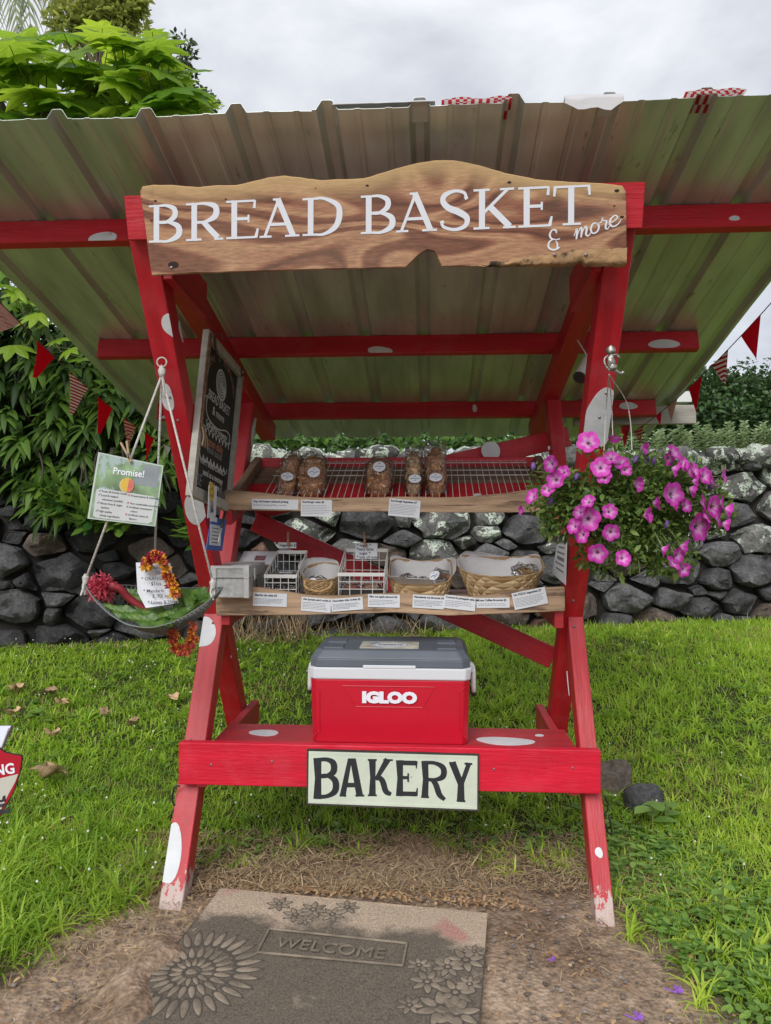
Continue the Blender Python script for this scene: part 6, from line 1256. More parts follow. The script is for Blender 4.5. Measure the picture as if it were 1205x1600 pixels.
chalk_text('BREAD BASKET', .5, .62, .060, sx=.78); chalk_text('& more', .5, .545, .055)
b = MB(); ribbon(b, [(-.19, .03), (-.16, .045), (-.17, -.01), (-.12, -.045), (0, -.055), (.12, -.035), (.18, -.045), (.17, -.085), (.20, -.07)], .005, sk(.5, .56), exn, eyn, True, .0008); b.build('scroll', CHK, chalk)
chalk_text('Self-serve honesty', .5, .445, .046, sx=.9); chalk_text('open daily', .5, .345, .052, CHO); chalk_text('fresh baked', .5, .30, .045, CHG)
b = MB(); 
for k in range(8):
    for sgn, t0 in ((1, .405), (-1, .268)): ribbon(b, [(-.19 + .048 * k, 0), (-.175 + .048 * k, sgn * .022), (-.155 + .048 * k, sgn * .020), (-.142 + .048 * k, 0)], .005, sk(.5, t0), exn, eyn, True, .0008)
b.build('cloud_outline', CHK, chalk)
chalk_text('HAPPY BREAD CONNECT', .5, .215, .036, sx=.82); chalk_text('send us a message', .52, .155, .038); chalk_text('thank you :)', .6, .105, .038)
chalk_text('BE', .2, .08, .07, CHG); chalk_text('KIND', .8, .07, .05, CHG)
bd([(.06, .09), (.14, .09), (.14, .27), (.06, .27)], -.003, -.0055).build('paper_strip', PAPER, chalk)
ROPE = mat('twisted_cord', (.16, .085, .05), .9, var=.5, vscale=120, bump=.8, bscale=160)
b = MB(); pts = [bil(.0, .97) + nx * .018, bil(-.01, .8) + nx * .016, bil(-.0, .6) + nx * .018, bil(.01, .44) + nx * .016, bil(.02, .40) + nx * .018]; b.tube(catmull(pts, 8), [.006 + .0015 * math.sin(i * 2.2) for i in range(33)], 7); b.build('cord', ROPE, chalk, smooth=True)
b = MB(); b.tube(catmull([bil(.10, .985) + nx * .018, bil(.16, .93) + nx * .014, bil(.24, .90) + nx * .013], 5), .005, 6); b.tube(catmull([bil(.10, .99) + nx * .018, bil(.2, 1.04) + nx * .02, bil(.3, 1.02) + nx * .02], 5), .003, 5); b.tube([bil(.90, 1.01) + nx * .012, bil(.92, .94) + nx * .012, bil(1.0, .985) + nx * .012], .004, 6); b.build('cord_tie', ROPE, chalk, smooth=True)
for k in range(3): b = MB(); b.tube(catmull([bil(.02, .40) + nx * .018, bil(.06 + .04 * k, .35) + nx * .02, bil(.05 + .06 * k, .29) + nx * .02], 4), .004, 5); b.build('tassel', mat('tassel', (.33, .22, .14), .9) if k == 0 else MATS['tassel'], chalk, smooth=True)
# small cards hung under the chalkboard
def hung(name, label, cat, pts, u, m):
    P = [PU(px, py, u) for px, py in pts]; root = at(name, label, cat, P[0]); b = MB(); vs = [p - P[0] + X1 * .001 for p in P] + [p - P[0] - X1 * .001 for p in P]; b.add(vs, [(0, 1, 2, 3), (7, 6, 5, 4)] + [(i, 4 + i, 4 + (i + 1) % 4, (i + 1) % 4) for i in range(4)]); b.build('sheet', m, root); return root, P
sc_, P = hung('tag', 'narrow white tag with a yellow smiley face hung below the chalkboard', 'tag', [(324.5, 809.5), (337, 807), (339, 760), (326.5, 758)], -.690, PAPER)
ax = (P[1] - P[0]).normalized(); ay = (P[3] - P[0]); ay = (ay - ax * ay.dot(ax)).normalized(); W_ = (P[1] - P[0]).length; H_ = (P[3] - P[0]).length
b = MB(); cc = ax * W_ * .5 + ay * H_ * .78 + X1 * .001; b.prism([(W_ * .33 * math.cos(6.283 * i / 20), W_ * .36 * math.sin(6.283 * i / 20)) for i in range(20)], cc, ax, ay, .001, -.0005); fc = b.build('smiley', mat('yellow_print', (.62, .42, .05), .6), sc_)
b = MB(); ribbon(b, [(-.2 * W_, -.08 * W_), (0, -.18 * W_), (.2 * W_, -.08 * W_)], .004, cc, ax, ay, True, .0016); ribbon(b, [(-.1 * W_, .06 * W_), (-.1 * W_, .16 * W_)], .004, cc, ax, ay, False, .0016); ribbon(b, [(.1 * W_, .06 * W_), (.1 * W_, .16 * W_)], .004, cc, ax, ay, False, .0016); b.build('smiley_face', INK, fc)
for i, tx in enumerate(('ALL', 'YOU', 'NEED', 'IS BREAD')): text_mesh('lettering', tx, .022, ax * W_ * .5 + ay * (H_ * (.50 - .12 * i)) + X1 * .001, ax, ay, INK, sc_, 'CENTER', .0002, .0003, sx=.8 if i < 3 else .5)
BLUE = mat('blue_card', (.04, .12, .42), .5)
bc, P = hung('card', 'blue and white receipt card with punched foot hung under the smiley tag', 'card', [(322, 859), (347, 861), (354, 812), (330, 808)], -.686, BLUE)
ax = (P[1] - P[0]).normalized(); ay = (P[3] - P[0]); ay = (ay - ax * ay.dot(ax)).normalized(); W_ = (P[1] - P[0]).length; H_ = (P[3] - P[0]).length
b = MB(); b.prism([(.16 * W_, .14 * H_), (.86 * W_, .14 * H_), (.90 * W_, .72 * H_), (.22 * W_, .72 * H_)], X1 * .001, ax, ay, .0012, 0); b.build('white_field', PAPER, bc); b = MB(); b.prism([(.2 * W_, .80 * H_), (.6 * W_, .80 * H_), (.6 * W_, .94 * H_), (.2 * W_, .94 * H_)], X1 * .001, ax, ay, .0012, 0); b.build('label', PAPER, bc)
b = MB()
for i in range(5): ribbon(b, [(.3 * W_, (.22 + .1 * i) * H_), (.7 * W_, (.22 + .1 * i) * H_)], .003, X1 * .0022, ax, ay, False, .0005)
b.build('printed_lines', INK, bc)
pn = at('pen', 'black pen clipped in front of the blue card', 'pen', PU(352, 800, -.672)); b = MB(); e = PU(341, 848, -.664) - PU(352, 800, -.672); b.tube([Vector((0, 0, 0)), e * .55], .006, 8); b.build('grip', TRAY, pn, smooth=True); b = MB(); b.tube([e * .55, e], [.005, .001], 8); b.build('tip', ALU, pn, smooth=True)
# sheet on the inner side of the other post
RU = .715
sh_, P = hung('notice', 'white laminated notice fixed to the inner side of the post below the petunias', 'notice', [(863, 896), (884, 914), (886, 838), (873, 838)][::-1], RU, PAPER)
b = MB(); q = [(p - P[0]) for p in P]
def nb_(s, t): return q[1].lerp(q[0], s).lerp(q[2].lerp(q[3], s), t) - X1 * .002
for i in range(6):
    t = .12 + i * .13; p0, p1 = nb_(.15, t), nb_(.85 - .1 * (i % 2), t); b.beam(p0, p1, .014 if i in (0, 3) else .006, .001, Z1)
b.build('printed_lines', mat('grey_ink', (.18, .18, .19), .7), sh_)

# ------------------------------------------------------------------ hanging wire tray with fruit note and flowers
CORD = mat('white_rope', (.60, .58, .54), .9, var=.15, vscale=90, bump=.7, bscale=150)
rg = PV(253, 566, -.125); RY = WL(rg).y
tray = empty('hanging_tray', 'wire mesh tray slung like a hammock on white ropes from the slanting post', 'hanging tray', WL(rg)); T0 = tray.location.copy(); inv = lambda p: Vector(p) - T0
yl = RY - .02
A1 = PY(134, 905, yl); A2 = PY(333, 912, yl); AB = PY(241, 890, yl + .26)
b = MB(); b.tube([(.017 * math.cos(a), 0, .017 * math.sin(a)) for a in [6.283 * i / 16 for i in range(17)]], .0028, 6, caps=False); b.build('ring', CORD, tray, smooth=True)
kn = Vector((0, 0, -.045)); 
for e, sag in ((A1, 0), (A2, 0), (AB, 0)):
    b = MB(); e = inv(e); b.tube([kn, kn.lerp(e, .5), e], .0042, 7); b.build('rope', CORD, tray, smooth=True)
b = MB(); b.ell(kn + Vector((0, 0, .01)), (.013, .012, .022), 10, 8, nz=.5, seed=1); b.tube([Vector((0, 0, -.015)), kn], .005, 6); b.tube(catmull([kn, kn + Vector((.01, -.01, -.05)), kn + Vector((.015, 0, -.08))], 3), .003, 5); b.build('knot', CORD, tray, smooth=True)
for e in (A1, A2):
    b = MB(); e = inv(e); s_ = -1 if e.x < -.1 else 1
    for k in range(4): b.tube(catmull([e + Vector((0, 0, .012)), e + Vector((rnd.uniform(-.014, .014) - s_ * -.004, -.01 + .012 * k, -.03)), e + Vector((-s_ * .012 * (k - 1) * .6, .012 * (k - 2), -.055))], 4), .004, 6)
    b.ell(e, (.012, .011, .02), 10, 8, nz=.5, seed=4); b.build('knot', CORD, tray, smooth=True)
Ax, Bx = inv(A1) + Vector((-.006, 0, -.012)), inv(A2) + Vector((.035, 0, -.012))
def TS(s, t):   # s 0..1 along, t 0 front rim .. 1 back rim
    c_ = Ax.lerp(Bx, s); k = math.sin(s * math.pi) ** .85; a = math.pi * t
    zf = -.135 * k; zb = -.035 * k; zm = -.185 * k; z = (zf * (1 - t) + zb * t) * (abs(2 * t - 1) ** 1.5) + zm * (1 - abs(2 * t - 1) ** 1.5)
    return c_ + Vector((.012 * math.sin(s * 40) * 0, (-.10 + .34 * t) * k, z + .003 * noise.noise(Vector((s * 12, t * 9, 0)))))
MESHW = mat('galvanised_wire', (.13, .15, .14), .6, metal=.1); b = MB()
for i in range(15): b.tube([TS(s / 24, i / 14) for s in range(25)], .0017 if 0 < i < 14 else .0022, 4)
for i in range(1, 40): b.tube([TS(i / 40, t / 10) for t in range(11)], .0016, 4)
for i in range(0, 40): b.tube([TS(min(1, i / 40 + .05 * t / 10), t / 10 * .45) for t in range(11)], .0014, 3)
tag(b.build('wire_mesh', MESHW, tray), kind='stuff')
LEAFG = leafmat('banana_leaf', (.07, .17, .03), (.16, .28, .05), .35, .4)
def strip_leaf(path, w_, label, seed):
    q = catmull([inv(p) for p in path], 8); n = len(q); V = []; k = 7
    for i, p in enumerate(q):
        d = (q[min(i + 1, n - 1)] - q[max(i - 1, 0)]).normalized(); s_ = d.cross(Vector((0, -.5, 1))).normalized(); up = s_.cross(d); W_ = w_ * (math.sin(math.pi * min(.97, max(.05, i / (n - 1))))) ** .4
        for j in range(k): x = (j / (k - 1) - .5); V.append(tuple(p + s_ * x * W_ + up * (.16 * w_ * math.sin(x * 9 + i * .9 + seed) + .35 * w_ * x * x)))
    Fq = [(i * k + j, i * k + j + 1, (i + 1) * k + j + 1, (i + 1) * k + j) for i in range(n - 1) for j in range(k - 1)]; rn = np.array([(.3 + .5 * ((j == 2) or (j == 3)) + .2 * math.sin(i * 1.7)) for i in range(n - 1) for j in range(k - 1)])
    root = tag(link('leaf_strip', np_mesh('leaf_strip', np.array(V), np.array(Fq), rn), LEAFG), label, 'leaf'); root.location = T0
y1 = yl
strip_leaf([PY(163, 945, y1 + .0), PY(205, 962, y1 - .04), PY(250, 975, y1 - .06), PY(275, 968, y1 - .04)], .062, 'green banana leaf strip lying along the front of the hanging tray', 1)
strip_leaf([PY(215, 948, y1 + .05), PY(240, 960, y1), PY(275, 958, y1 - .02), PY(330, 932, y1 + .02)], .066, 'broad green leaf crossing the middle of the hanging tray', 4)
strip_leaf([PY(285, 965, y1 + .0), PY(292, 942, y1), PY(304, 928, y1 + .02), PY(326, 935, y1 + .02)], .078, 'folded green leaf standing up at the post end of the hanging tray', 7)
strip_leaf([PY(198, 922, y1 + .1), PY(215, 935, y1 + .08), PY(240, 950, y1 + .06)], .05, 'narrow green leaf leaning behind the ginger stem', 9)
gf = empty('torch_ginger', 'crimson torch ginger flower with a thick red stem lying in the hanging tray', 'flower', PY(158, 918, yl + .02)); g0 = gf.location
PET = leafmat('ginger_petal', (.45, .02, .06), (.72, .16, .20), .5, .25); nb = NB(); n = 900; d = nrm(nr.normal(0, 1, (n, 3)) + [-.2, -.3, .1]); P = d * nr.uniform(.012, .048, (n, 1)) * [.9, 1, 1.1]; S = nrm(np.cross(d, nr.normal(0, 1, (n, 3)))); V, Fq, per = blades(P, nrm(d + nr.normal(0, .4, (n, 3))), S, nr.uniform(.008, .016, n), .008, .2, (.5, 1, .7, .2), 3, .4); nb.add(V, Fq, np.repeat(nr.rand(n), per))
n = 16; a = nr.uniform(0, 6.28, n); d = nrm(np.stack([np.full(n, .7), np.cos(a), np.sin(a)], -1)); V, Fq, per = blades(d * .02, d, nrm(np.cross(d, [1, 0, 0.])), nr.uniform(.035, .05, n), .026, .3, (.5, 1, .8, .1), 3, .4); nb.add(V, Fq, np.repeat(nr.rand(n), per)); tag(nb.build('petals', PET, gf), kind='stuff')
b = MB(); e = PY(232, 956, yl + .05) - g0; b.tube(catmull([(0, 0, 0), Vector((.06, 0, .0)), e * .6 + Vector((0, 0, .012)), e], 6), [.02] * 5 + [.014] * 14, 10); b.build('stem', mat('red_stem', (.26, .02, .03), .5, var=.3), gf, smooth=True)
# note with prices
npx = [(217, 947), (278, 942), (266, 879), (213, 879)]; nt0 = PY(228, 950, yl - .02)
note = empty('price_note', 'bent handwritten white price note standing in the hanging tray under a flower lei', 'note', nt0); nq = [PY(228, 950, yl - .03) - nt0, PY(279, 942, yl - .03) - nt0, PY(266, 880, yl + .0) - nt0, PY(212.5, 879, yl + .0) - nt0, PY(215, 925, yl - .01) - nt0]
b = MB(); vs = nq + [p + Vector((0, .0012, 0)) for p in nq]; b.add(vs, [(0, 1, 2, 3, 4), (9, 8, 7, 6, 5)] + [(i, 5 + i, 5 + (i + 1) % 5, (i + 1) % 5) for i in range(5)]); b.build('sheet', PAPER, note)
ax = Vector((1, 0, .03)).normalized(); ay = (nq[3] - nq[4]).normalized(); ay = (ay - ax * ay.dot(ax)).normalized()
for tx, px, py in (('* Bananas', 217, 890), ('50c', 243, 898), ('* ORANGES', 221, 907), ('$1/ea.', 236, 915), ('* Mandarin', 224, 926), ('$ .90/ ea.', 238, 934), ('* Limes $.25/ea', 231, 944)):
    text_mesh('handwriting', tx, .0165, PY(px, py, yl - .034) - nt0, ax, ay, INK, note, ext=.0001, lift=.0004, bold=.0002)
def lei(name, label, pts, n, s, tr):
    root = empty(name, label, 'lei', Vector(pts[0])); q = catmull([Vector(p) - Vector(pts[0]) for p in pts], 12); ms = []
    for kk, col in enumerate(((.62, .30, .02), (.50, .10, .04), (.42, .03, .06), (.60, .20, .03))):
        m_ = mat('marigold_%s' % 'orange rust crimson amber'.split()[kk], col, .7, var=.3, vscale=60) if ('marigold_%s' % 'orange rust crimson amber'.split()[kk]) not in MATS else MATS['marigold_%s' % 'orange rust crimson amber'.split()[kk]]
        nb = NB(); k = 12; a = nr.uniform(0, 6.28, k); d = nrm(nr.normal(0, 1, (k, 3))); V, Fq, per = blades(d * .002, d, nrm(np.cross(d, nr.normal(0, 1, (k, 3)))), s * nr.uniform(.8, 1.2, k), s * .7, .2, (.3, 1, .25), 2); nb.add(V, Fq, np.repeat(nr.rand(k), per)); me = np_mesh('blossom', nb.V[0], nb.F[0], nb.R[0], False); me.materials.append(m_); ms.append(me)
    for i in range(n):
        p = q[int(i / n * (len(q) - 1))] + Vector((rnd.uniform(-1, 1), rnd.uniform(-1, 1), rnd.uniform(-1, 1))) * s * .55; f_ = i / n; o = link('blossom', ms[tr(f_)], None, root, loc=p); o.rotation_euler = (rnd.random() * 6, rnd.random() * 6, 0)
yf = yl - .045
lei('flower_lei', 'orange and crimson flower lei draped over the handwritten note', [PY(228, 888, yf), PY(232, 874, yf), PY(248, 868, yf), PY(258, 888, yf), PY(268, 912, yf), PY(275, 935, yf)], 70, .016, lambda f: 0 if f < .12 else (2 if f < .4 and rnd.random() < .6 else rnd.choice([0, 0, 3, 1, 2])))
lei('flower_lei', 'rust and orange flower lei hanging in a loop beneath the mesh tray', [PY(270, 985, yf + .05), PY(274, 1008, yf + .05), PY(285, 1017, yf + .05), PY(298, 1004, yf + .05), PY(302, 975, yf + .05)], 60, .016, lambda f: rnd.choice([1, 2, 1, 0, 3]))
# Promise card
pq = [PY(140, 808.5, yl - .01), PY(241, 820.5, yl - .01), PY(253.5, 728, yl - .01), PY(156.5, 708, yl - .01)]; pc0 = pq[0]; pc = empty('info_card', 'laminated Promise card with a mango picture pegged to the tray rope', 'card', pc0); pq = [p - pc0 for p in pq]
ax = (pq[1] - pq[0]).normalized(); ay = (pq[3] - pq[0]); ay = (ay - ax * ay.dot(ax)).normalized(); 
def pb(s, t): return pq[0].lerp(pq[1], s).lerp(pq[3].lerp(pq[2], s), t)
def pan(pts, lo, hi, name, m, par=None):
    b = MB(); n = len(pts); N_ = Vector((0, -1, 0)); vs = [pb(*p) + N_ * hi for p in pts] + [pb(*p) + N_ * lo for p in pts]; b.add(vs, [tuple(range(n)), tuple(range(2 * n - 1, n - 1, -1))] + [(i, n + i, n + (i + 1) % n, (i + 1) % n) for i in range(n)]); return b.build(name, m, par or pc)
pan([(-.03, -.02), (1.02, -.02), (1.02, 1.01), (-.03, 1.01)], -.001, .0, 'laminate', mat('laminate', (.50, .56, .52), .25))
GP = mat('garden_print', (.20, .30, .16), .35, var=.5, vscale=16, dark=(.36, .46, .44), dthr=.52, dscale=13); pan([(.0, .0), (1, .0), (1, .99), (.0, .99)], .0, .0006, 'photo_print', GP)
pan([(.55, .62), (.97, .62), (.97, .98), (.75, .98)], .0006, .0010, 'grey_haze_print', mat('grey_print', (.26, .29, .31), .35, var=.2, vscale=10))
pan([(.05, .03), (.10, .01), (.90, .01), (.96, .05), (.97, .43), (.92, .47), (.09, .47), (.04, .43)], .0006, .0014, 'text_panel', mat('pale_panel', (.54, .56, .56), .35, var=.06, vscale=6))
ctr = pb(.49, .58); b = MB(); b.prism([(.0215 * math.cos(a) - .003, .024 * math.sin(a)) for a in [6.283 * i / 24 for i in range(24)]], ctr + Vector((0, -.0012, 0)), ax, ay, .0006, 0); b.build('mango_pale_side', mat('mango_cream', (.62, .55, .36), .4), pc)  # pale cream edge beside the printed mango
b = MB(); b.prism([(.0245 * math.cos(a) + .003, .0255 * math.sin(a) * (1.05 if math.sin(a) > 0 else .9)) for a in [6.283 * i / 24 for i in range(24)]], ctr + Vector((0, -.002, 0)), ax, ay, .0006, 0); mg = b.build('mango', mat('mango_yellow', (.66, .42, .06), .4, var=.1), pc)
b = MB(); b.prism([(.0245 * math.cos(a) + .003, .0255 * math.sin(a) * .98) for a in [-1.5 + 2.9 * i / 16 for i in range(17)]], ctr + Vector((0, -.0028, 0)), ax, ay, .0006, 0); b.build('mango_blush', mat('mango_pink', (.60, .16, .12), .4, var=.2, vscale=20), mg)
text_mesh('heading', 'Promise!', .033, pb(.5, .74) + Vector((0, -.0012, 0)), ax, ay, LETTER, pc, 'CENTER', .0003, .0008, bold=.0006, sx=.95)
for sx_, col, rows in ((.07, INK, ('Fresh (& freshly made)', 'Local & organic', '  whenever possible', 'Gluten free & vegan', '  options', 'High quality', '  whole ingredients')), (.53, INK, ('Preservatives & chemicals', '', 'Non sustainable practices', 'Artificial sweeteners', '  colors', 'Artificial colors &', '  flavors'))):
    for i, tx in enumerate(rows):
        if not tx: continue
        t_ = .415 - .062 * i; text_mesh('small_print', tx, .0098, pb(sx_ + .055, t_) + Vector((0, -.0016, 0)), ax, ay, INK, pc, 'LEFT', .0002, .0003)
        if not tx.startswith(' '):
            b = MB(); o_ = pb(sx_ + .012, t_) + Vector((0, -.0016, 0))
            if sx_ < .5: ribbon(b, [(0, .004), (.002, .0005), (.007, .008)], .0014, o_, ax, ay, False, .0004)
            else: ribbon(b, [(0, 0), (.006, .007)], .0014, o_, ax, ay, False, .0004); ribbon(b, [(0, .007), (.006, 0)], .0014, o_, ax, ay, False, .0004)
            b.build('tick' if sx_ < .5 else 'cross', INK if sx_ < .5 else (mat('red_print', (.45, .03, .03), .5) if 'red_print' not in MATS else MATS['red_print']), pc)
cpw = PY(201, 709, yl - .02); pr = empty('clothes_peg', 'pale wooden clothes peg clamping the Promise card to the rope', 'clothes peg', cpw); pr.rotation_euler = (0, R(-14), 0)
for s_ in (-1, 1): b = MB(); b.beam((s_ * -.003, 0, -.03), (s_ * .011 - .006, 0, .045), .009, .007, Vector((0, 1, 0))); b.build('jaw', CLIPW, pr, .001)
b = MB(); b.tube([(-.002, -.008, 0), (-.002, .008, 0)], .005, 8); b.build('spring', MATS['screw_steel'], pr)

# ------------------------------------------------------------------ bunting
FR_ = leafmat('flag_red', (.55, .010, .03), (.60, .012, .035), .8, .45, attr='obj', spec=.2)
def patt(name, c1, c2, kind, sc=1):
    m = bpy.data.materials.new(name); m.use_nodes = True; t = m.node_tree; b = BS(m); l = t.links.new; tc = N(t, 'ShaderNodeTexCoord'); mi = N(t, 'ShaderNodeMix', data_type='RGBA'); mi.inputs[6].default_value = (*c1, 1); mi.inputs[7].default_value = (*c2, 1); b.inputs['Roughness'].default_value = .85; trn_ = N(t, 'ShaderNodeBsdfTranslucent'); l(mi.outputs[2], trn_.inputs[0]); ms_ = N(t, 'ShaderNodeMixShader'); ms_.inputs[0].default_value = .45; l(b.outputs[0], ms_.inputs[1]); l(trn_.outputs[0], ms_.inputs[2]); l(ms_.outputs[0], t.nodes['Material Output'].inputs[0])
    sp = N(t, 'ShaderNodeSeparateXYZ'); l(tc.outputs['Object'], sp.inputs[0])
    if kind == 'stripe':
        w_ = N(t, 'ShaderNodeMath', operation='SINE'); m1 = N(t, 'ShaderNodeMath', operation='MULTIPLY'); m1.inputs[1].default_value = sc; ad = N(t, 'ShaderNodeMath', operation='ADD'); l(sp.outputs[0], ad.inputs[0]); m0 = N(t, 'ShaderNodeMath', operation='MULTIPLY'); m0.inputs[1].default_value = 1.2; l(sp.outputs[2], m0.inputs[0]); l(m0.outputs[0], ad.inputs[1]); l(ad.outputs[0], m1.inputs[0]); l(m1.outputs[0], w_.inputs[0]); g = N(t, 'ShaderNodeMath', operation='GREATER_THAN'); g.inputs[1].default_value = 0; l(w_.outputs[0], g.inputs[0]); l(g.outputs[0], mi.inputs[0])
    elif kind == 'check': ch = N(t, 'ShaderNodeTexChecker', Scale=sc); mp = N(t, 'ShaderNodeMapping'); mp.inputs['Location'].default_value = (.003, .37, .003); mp.inputs['Scale'].default_value = (1, .001, 1); l(tc.outputs['Object'], mp.inputs[0]); l(mp.outputs[0], ch.inputs['Vector']); l(ch.outputs['Fac'], mi.inputs[0])
    else:
        vo = N(t, 'ShaderNodeTexVoronoi', Scale=sc, Randomness=.2); l(tc.outputs['Object'], vo.inputs['Vector']); g = N(t, 'ShaderNodeMath', operation='LESS_THAN'); g.inputs[1].default_value = .28; l(vo.outputs['Distance'], g.inputs[0]); l(g.outputs[0], mi.inputs[0])
    l(mi.outputs[2], b.inputs['Base Color']); return m
FS = patt('flag_striped', (.58, .015, .03), (.82, .76, .70), 'stripe', 320); FD = patt('flag_dotted', (.72, .52, .46), (.30, .06, .06), 'dots', 75); FC = patt('flag_gingham', (.60, .03, .04), (.80, .64, .56), 'check', 110); FCR = mat('flag_cream', (.48, .44, .34), .85)
def bunting(label, p0, p1, flags, sag=.05):
    """p0,p1 = (px,py,Y); flags = list of (t at centre, size px, mat, lean)"""
    A = PY(*p0); B_ = PY(*p1); root = empty('bunting', label, 'bunting', A)
    def at_(t): return (B_ - A) * t + Vector((0, 0, -sag * 4 * t * (1 - t)))
    b = MB(); b.tube([at_(i / 40) for i in range(41)], .0022, 5); b.build('string', mat('bunting_string', (.16, .10, .08), .9) if 'bunting_string' not in MATS else MATS['bunting_string'], root)
    for (px0, px1, ytip, xtip, m, dk) in flags:
        # find the string parameter where the pixel column is reached
        def tt(px):
            lo, hi = 0., 1.; sgn = 1 if p1[0] > p0[0] else -1
            for _ in range(30):
                mid = (lo + hi) / 2; q = at_(mid) + A; x = 602.5 + q.x / q.y * F
                if (px - x) * sgn > 0: lo = mid
                else: hi = mid
            return lo
        ta, tb_ = tt(px0), tt(px1); qa, qb = at_(ta), at_(tb_); c_ = (qa + qb) / 2; tip = PY(xtip, ytip, (c_ + A).y) - A
        V = []; n = 7
        for j in range(n):
            f = j / (n - 1)
            for i in range(5): s_ = i / 4; p = qa.lerp(qb, s_).lerp(tip, f); wv = .014 * dk * math.sin(f * 3 + s_ * 4 + px0) * f * (1 - .3 * f); V.append(p + Vector((wv * .4, wv, 0)))
        b = MB(); b.add([v - c_ for v in V] + [v - c_ + Vector((0, .0012, 0)) for v in V], [(j * 5 + i, (j + 1) * 5 + i, (j + 1) * 5 + i + 1, j * 5 + i + 1) for j in range(n - 1) for i in range(4)] + [(35 + j * 5 + i, 35 + j * 5 + i + 1, 35 + (j + 1) * 5 + i + 1, 35 + (j + 1) * 5 + i) for j in range(n - 1) for i in range(4)]); b.build('flag', m, root, smooth=True).location = c_
bunting('string of red, striped and dotted flags slanting down to the drooping shrub', (-30, 440, 2.6), (300, 712, 5.6), [(-22, 32, 522, -8, FD, 1), (58, 86, 590, 54, FR_, 1), (108, 138, 648, 111, FS, 1), (153, 176, 678, 155, FR_, 1), (193, 212, 705, 200, FC, 1), (226, 241, 719, 229, FR_, .6), (255, 267, 714, 261, FCR, .5)], .10)
bunting('string of red, striped and dotted flags rising beyond the roof end into the open sky', (975, 684, 4.6), (1215, 462, 2.75), [(991, 1006, 695, 1001, FC, .6), (1025, 1034, 665, 1032, FR_, .6), (1043, 1059, 660, 1049, FD, .6), (1076, 1097, 645, 1088, FR_, 1), (1113, 1138, 603, 1134, FS, 1), (1158, 1189, 562, 1182, FR_, 1)], .05)
bunting('short run of small flags low down behind the petunias', (940, 672, 3.9), (1000, 655, 4.6), [(944, 950, 692, 946, FS, .5), (954, 960, 690, 958, FR_, .5), (970, 986, 700, 976, FR_, .6)], .01)
# checked cloth and white cloth lying over the high edge of the roof
GING = patt('gingham_cloth', (.46, .02, .03), (.62, .58, .55), 'check', 90); CLO = mat('white_cloth', (.56, .55, .56), .8, bump=.3, bscale=20)
def roofcloth(px0, px1, h, over, m, label):
    v = -.515; a = PV(px0, 165, v).x; c_ = PV(px1, 160, v).x; root = None; n = int((c_ - a) / .02) + 2; vs = []; rows = 7
    for j in range(rows):
        f = j / (rows - 1)
        for i in range(n):
            x = a + (c_ - a) * i / (n - 1); e = max(0, .45 + 1.3 * noise.noise(Vector((x * 14, 3, f * 2)))) * min(1, 6 * i / n, 6 * (n - 1 - i) / n + .05); 
            if f < .5: y = v - .008 - .002 * e; z = zpc(v) + .060 - over * (1 - f * 2) * (.5 + e)
            else: y = v - .008 + (f - .5) * .16; z = zpc(y) + .062 + h * (e) * math.sin(f * 3.14)
            vs.append((x - a, y - v, z - zpc(v)))
    b = MB(); b.add(vs + [(x, y + .002, z - .0015) for x, y, z in vs], [(j * n + i, j * n + i + 1, (j + 1) * n + i + 1, (j + 1) * n + i) for j in range(rows - 1) for i in range(n - 1)]); o = b.build('roof_cloth', m, None, smooth=True); o.location = WL((a, v, zpc(v))); o.rotation_euler = (0, 0, -TH); tag(o, label, 'cloth')
roofcloth(690, 800, .010, .004, GING, 'red and white checked cloth strip lying on the roof edge over the middle'); roofcloth(882, 974, .003, .034, CLO, 'crumpled white cloth folded over the roof edge'); roofcloth(1070, 1165, .007, .004, GING, 'red and white checked cloth strip on the roof edge near the frame side'); roofcloth(520, 680, .002, .0, CLO, 'flattened pale cloth strip lying on the roof edge above the sign')

# ------------------------------------------------------------------ hanging petunias
YP = 2.52; hk = WL(PV(948, 556, -.24)); pet = empty('hanging_petunias', 'hanging basket of magenta petunias wired to the slanting post', 'hanging plant', PY(985, 800, YP)); p0 = pet.location; Ip = lambda v: Vector(v) - p0
b = MB(); b.ell(Ip(PY(955, 800, YP + .05)), (.085, .08, .065), 18, 10); b.build('pot', mat('pot_brown', (.06, .045, .03), .8), pet, smooth=True)
b = MB()
for e in ((942, 745), (989, 745), (960, 750)): b.tube(catmull([Ip(PY(952, 585, hk.y - .03)), Ip(PY((952 + e[0]) / 2 + (12 if e[0] > 970 else 0), 640, YP + .05)), Ip(PY(e[0], e[1], YP + .02))], 5), .0018, 5)
b.build('hanger_wire', CORD, pet)
PLF = leafmat('petunia_leaf', (.045, .11, .022), (.22, .33, .07), .5, .35); nb = NB(); st = MB()
def pcl(px, py, rx, ry, n, dy=0, ls=.026):
    s = YP / F; leafball(nb, Ip(PY(px, py, YP + dy)), (rx * s, .10, ry * s), n, ls, aspect=.5, k0=.2, droop=.25)
for q in ((925, 780, 65, 50, 1100), (900, 800, 55, 45, 700), (870, 775, 35, 40, 260), (985, 790, 60, 55, 1000), (1040, 780, 55, 55, 620), (1020, 840, 60, 45, 640), (960, 840, 60, 40, 520), (1090, 790, 45, 50, 330), (1040, 880, 48, 22, 260), (925, 870, 24, 20, 120), (1000, 730, 50, 25, 260), (1065, 740, 40, 25, 170), (950, 890, 20, 14, 60), (1120, 800, 25, 30, 120), (862, 815, 20, 25, 90)): pcl(*q, dy=rnd.uniform(-.05, .06), ls=.026)
for q in ((975, 800, 70, 45, 900), (1015, 790, 60, 50, 600)): pcl(*q, dy=.0, ls=.026)
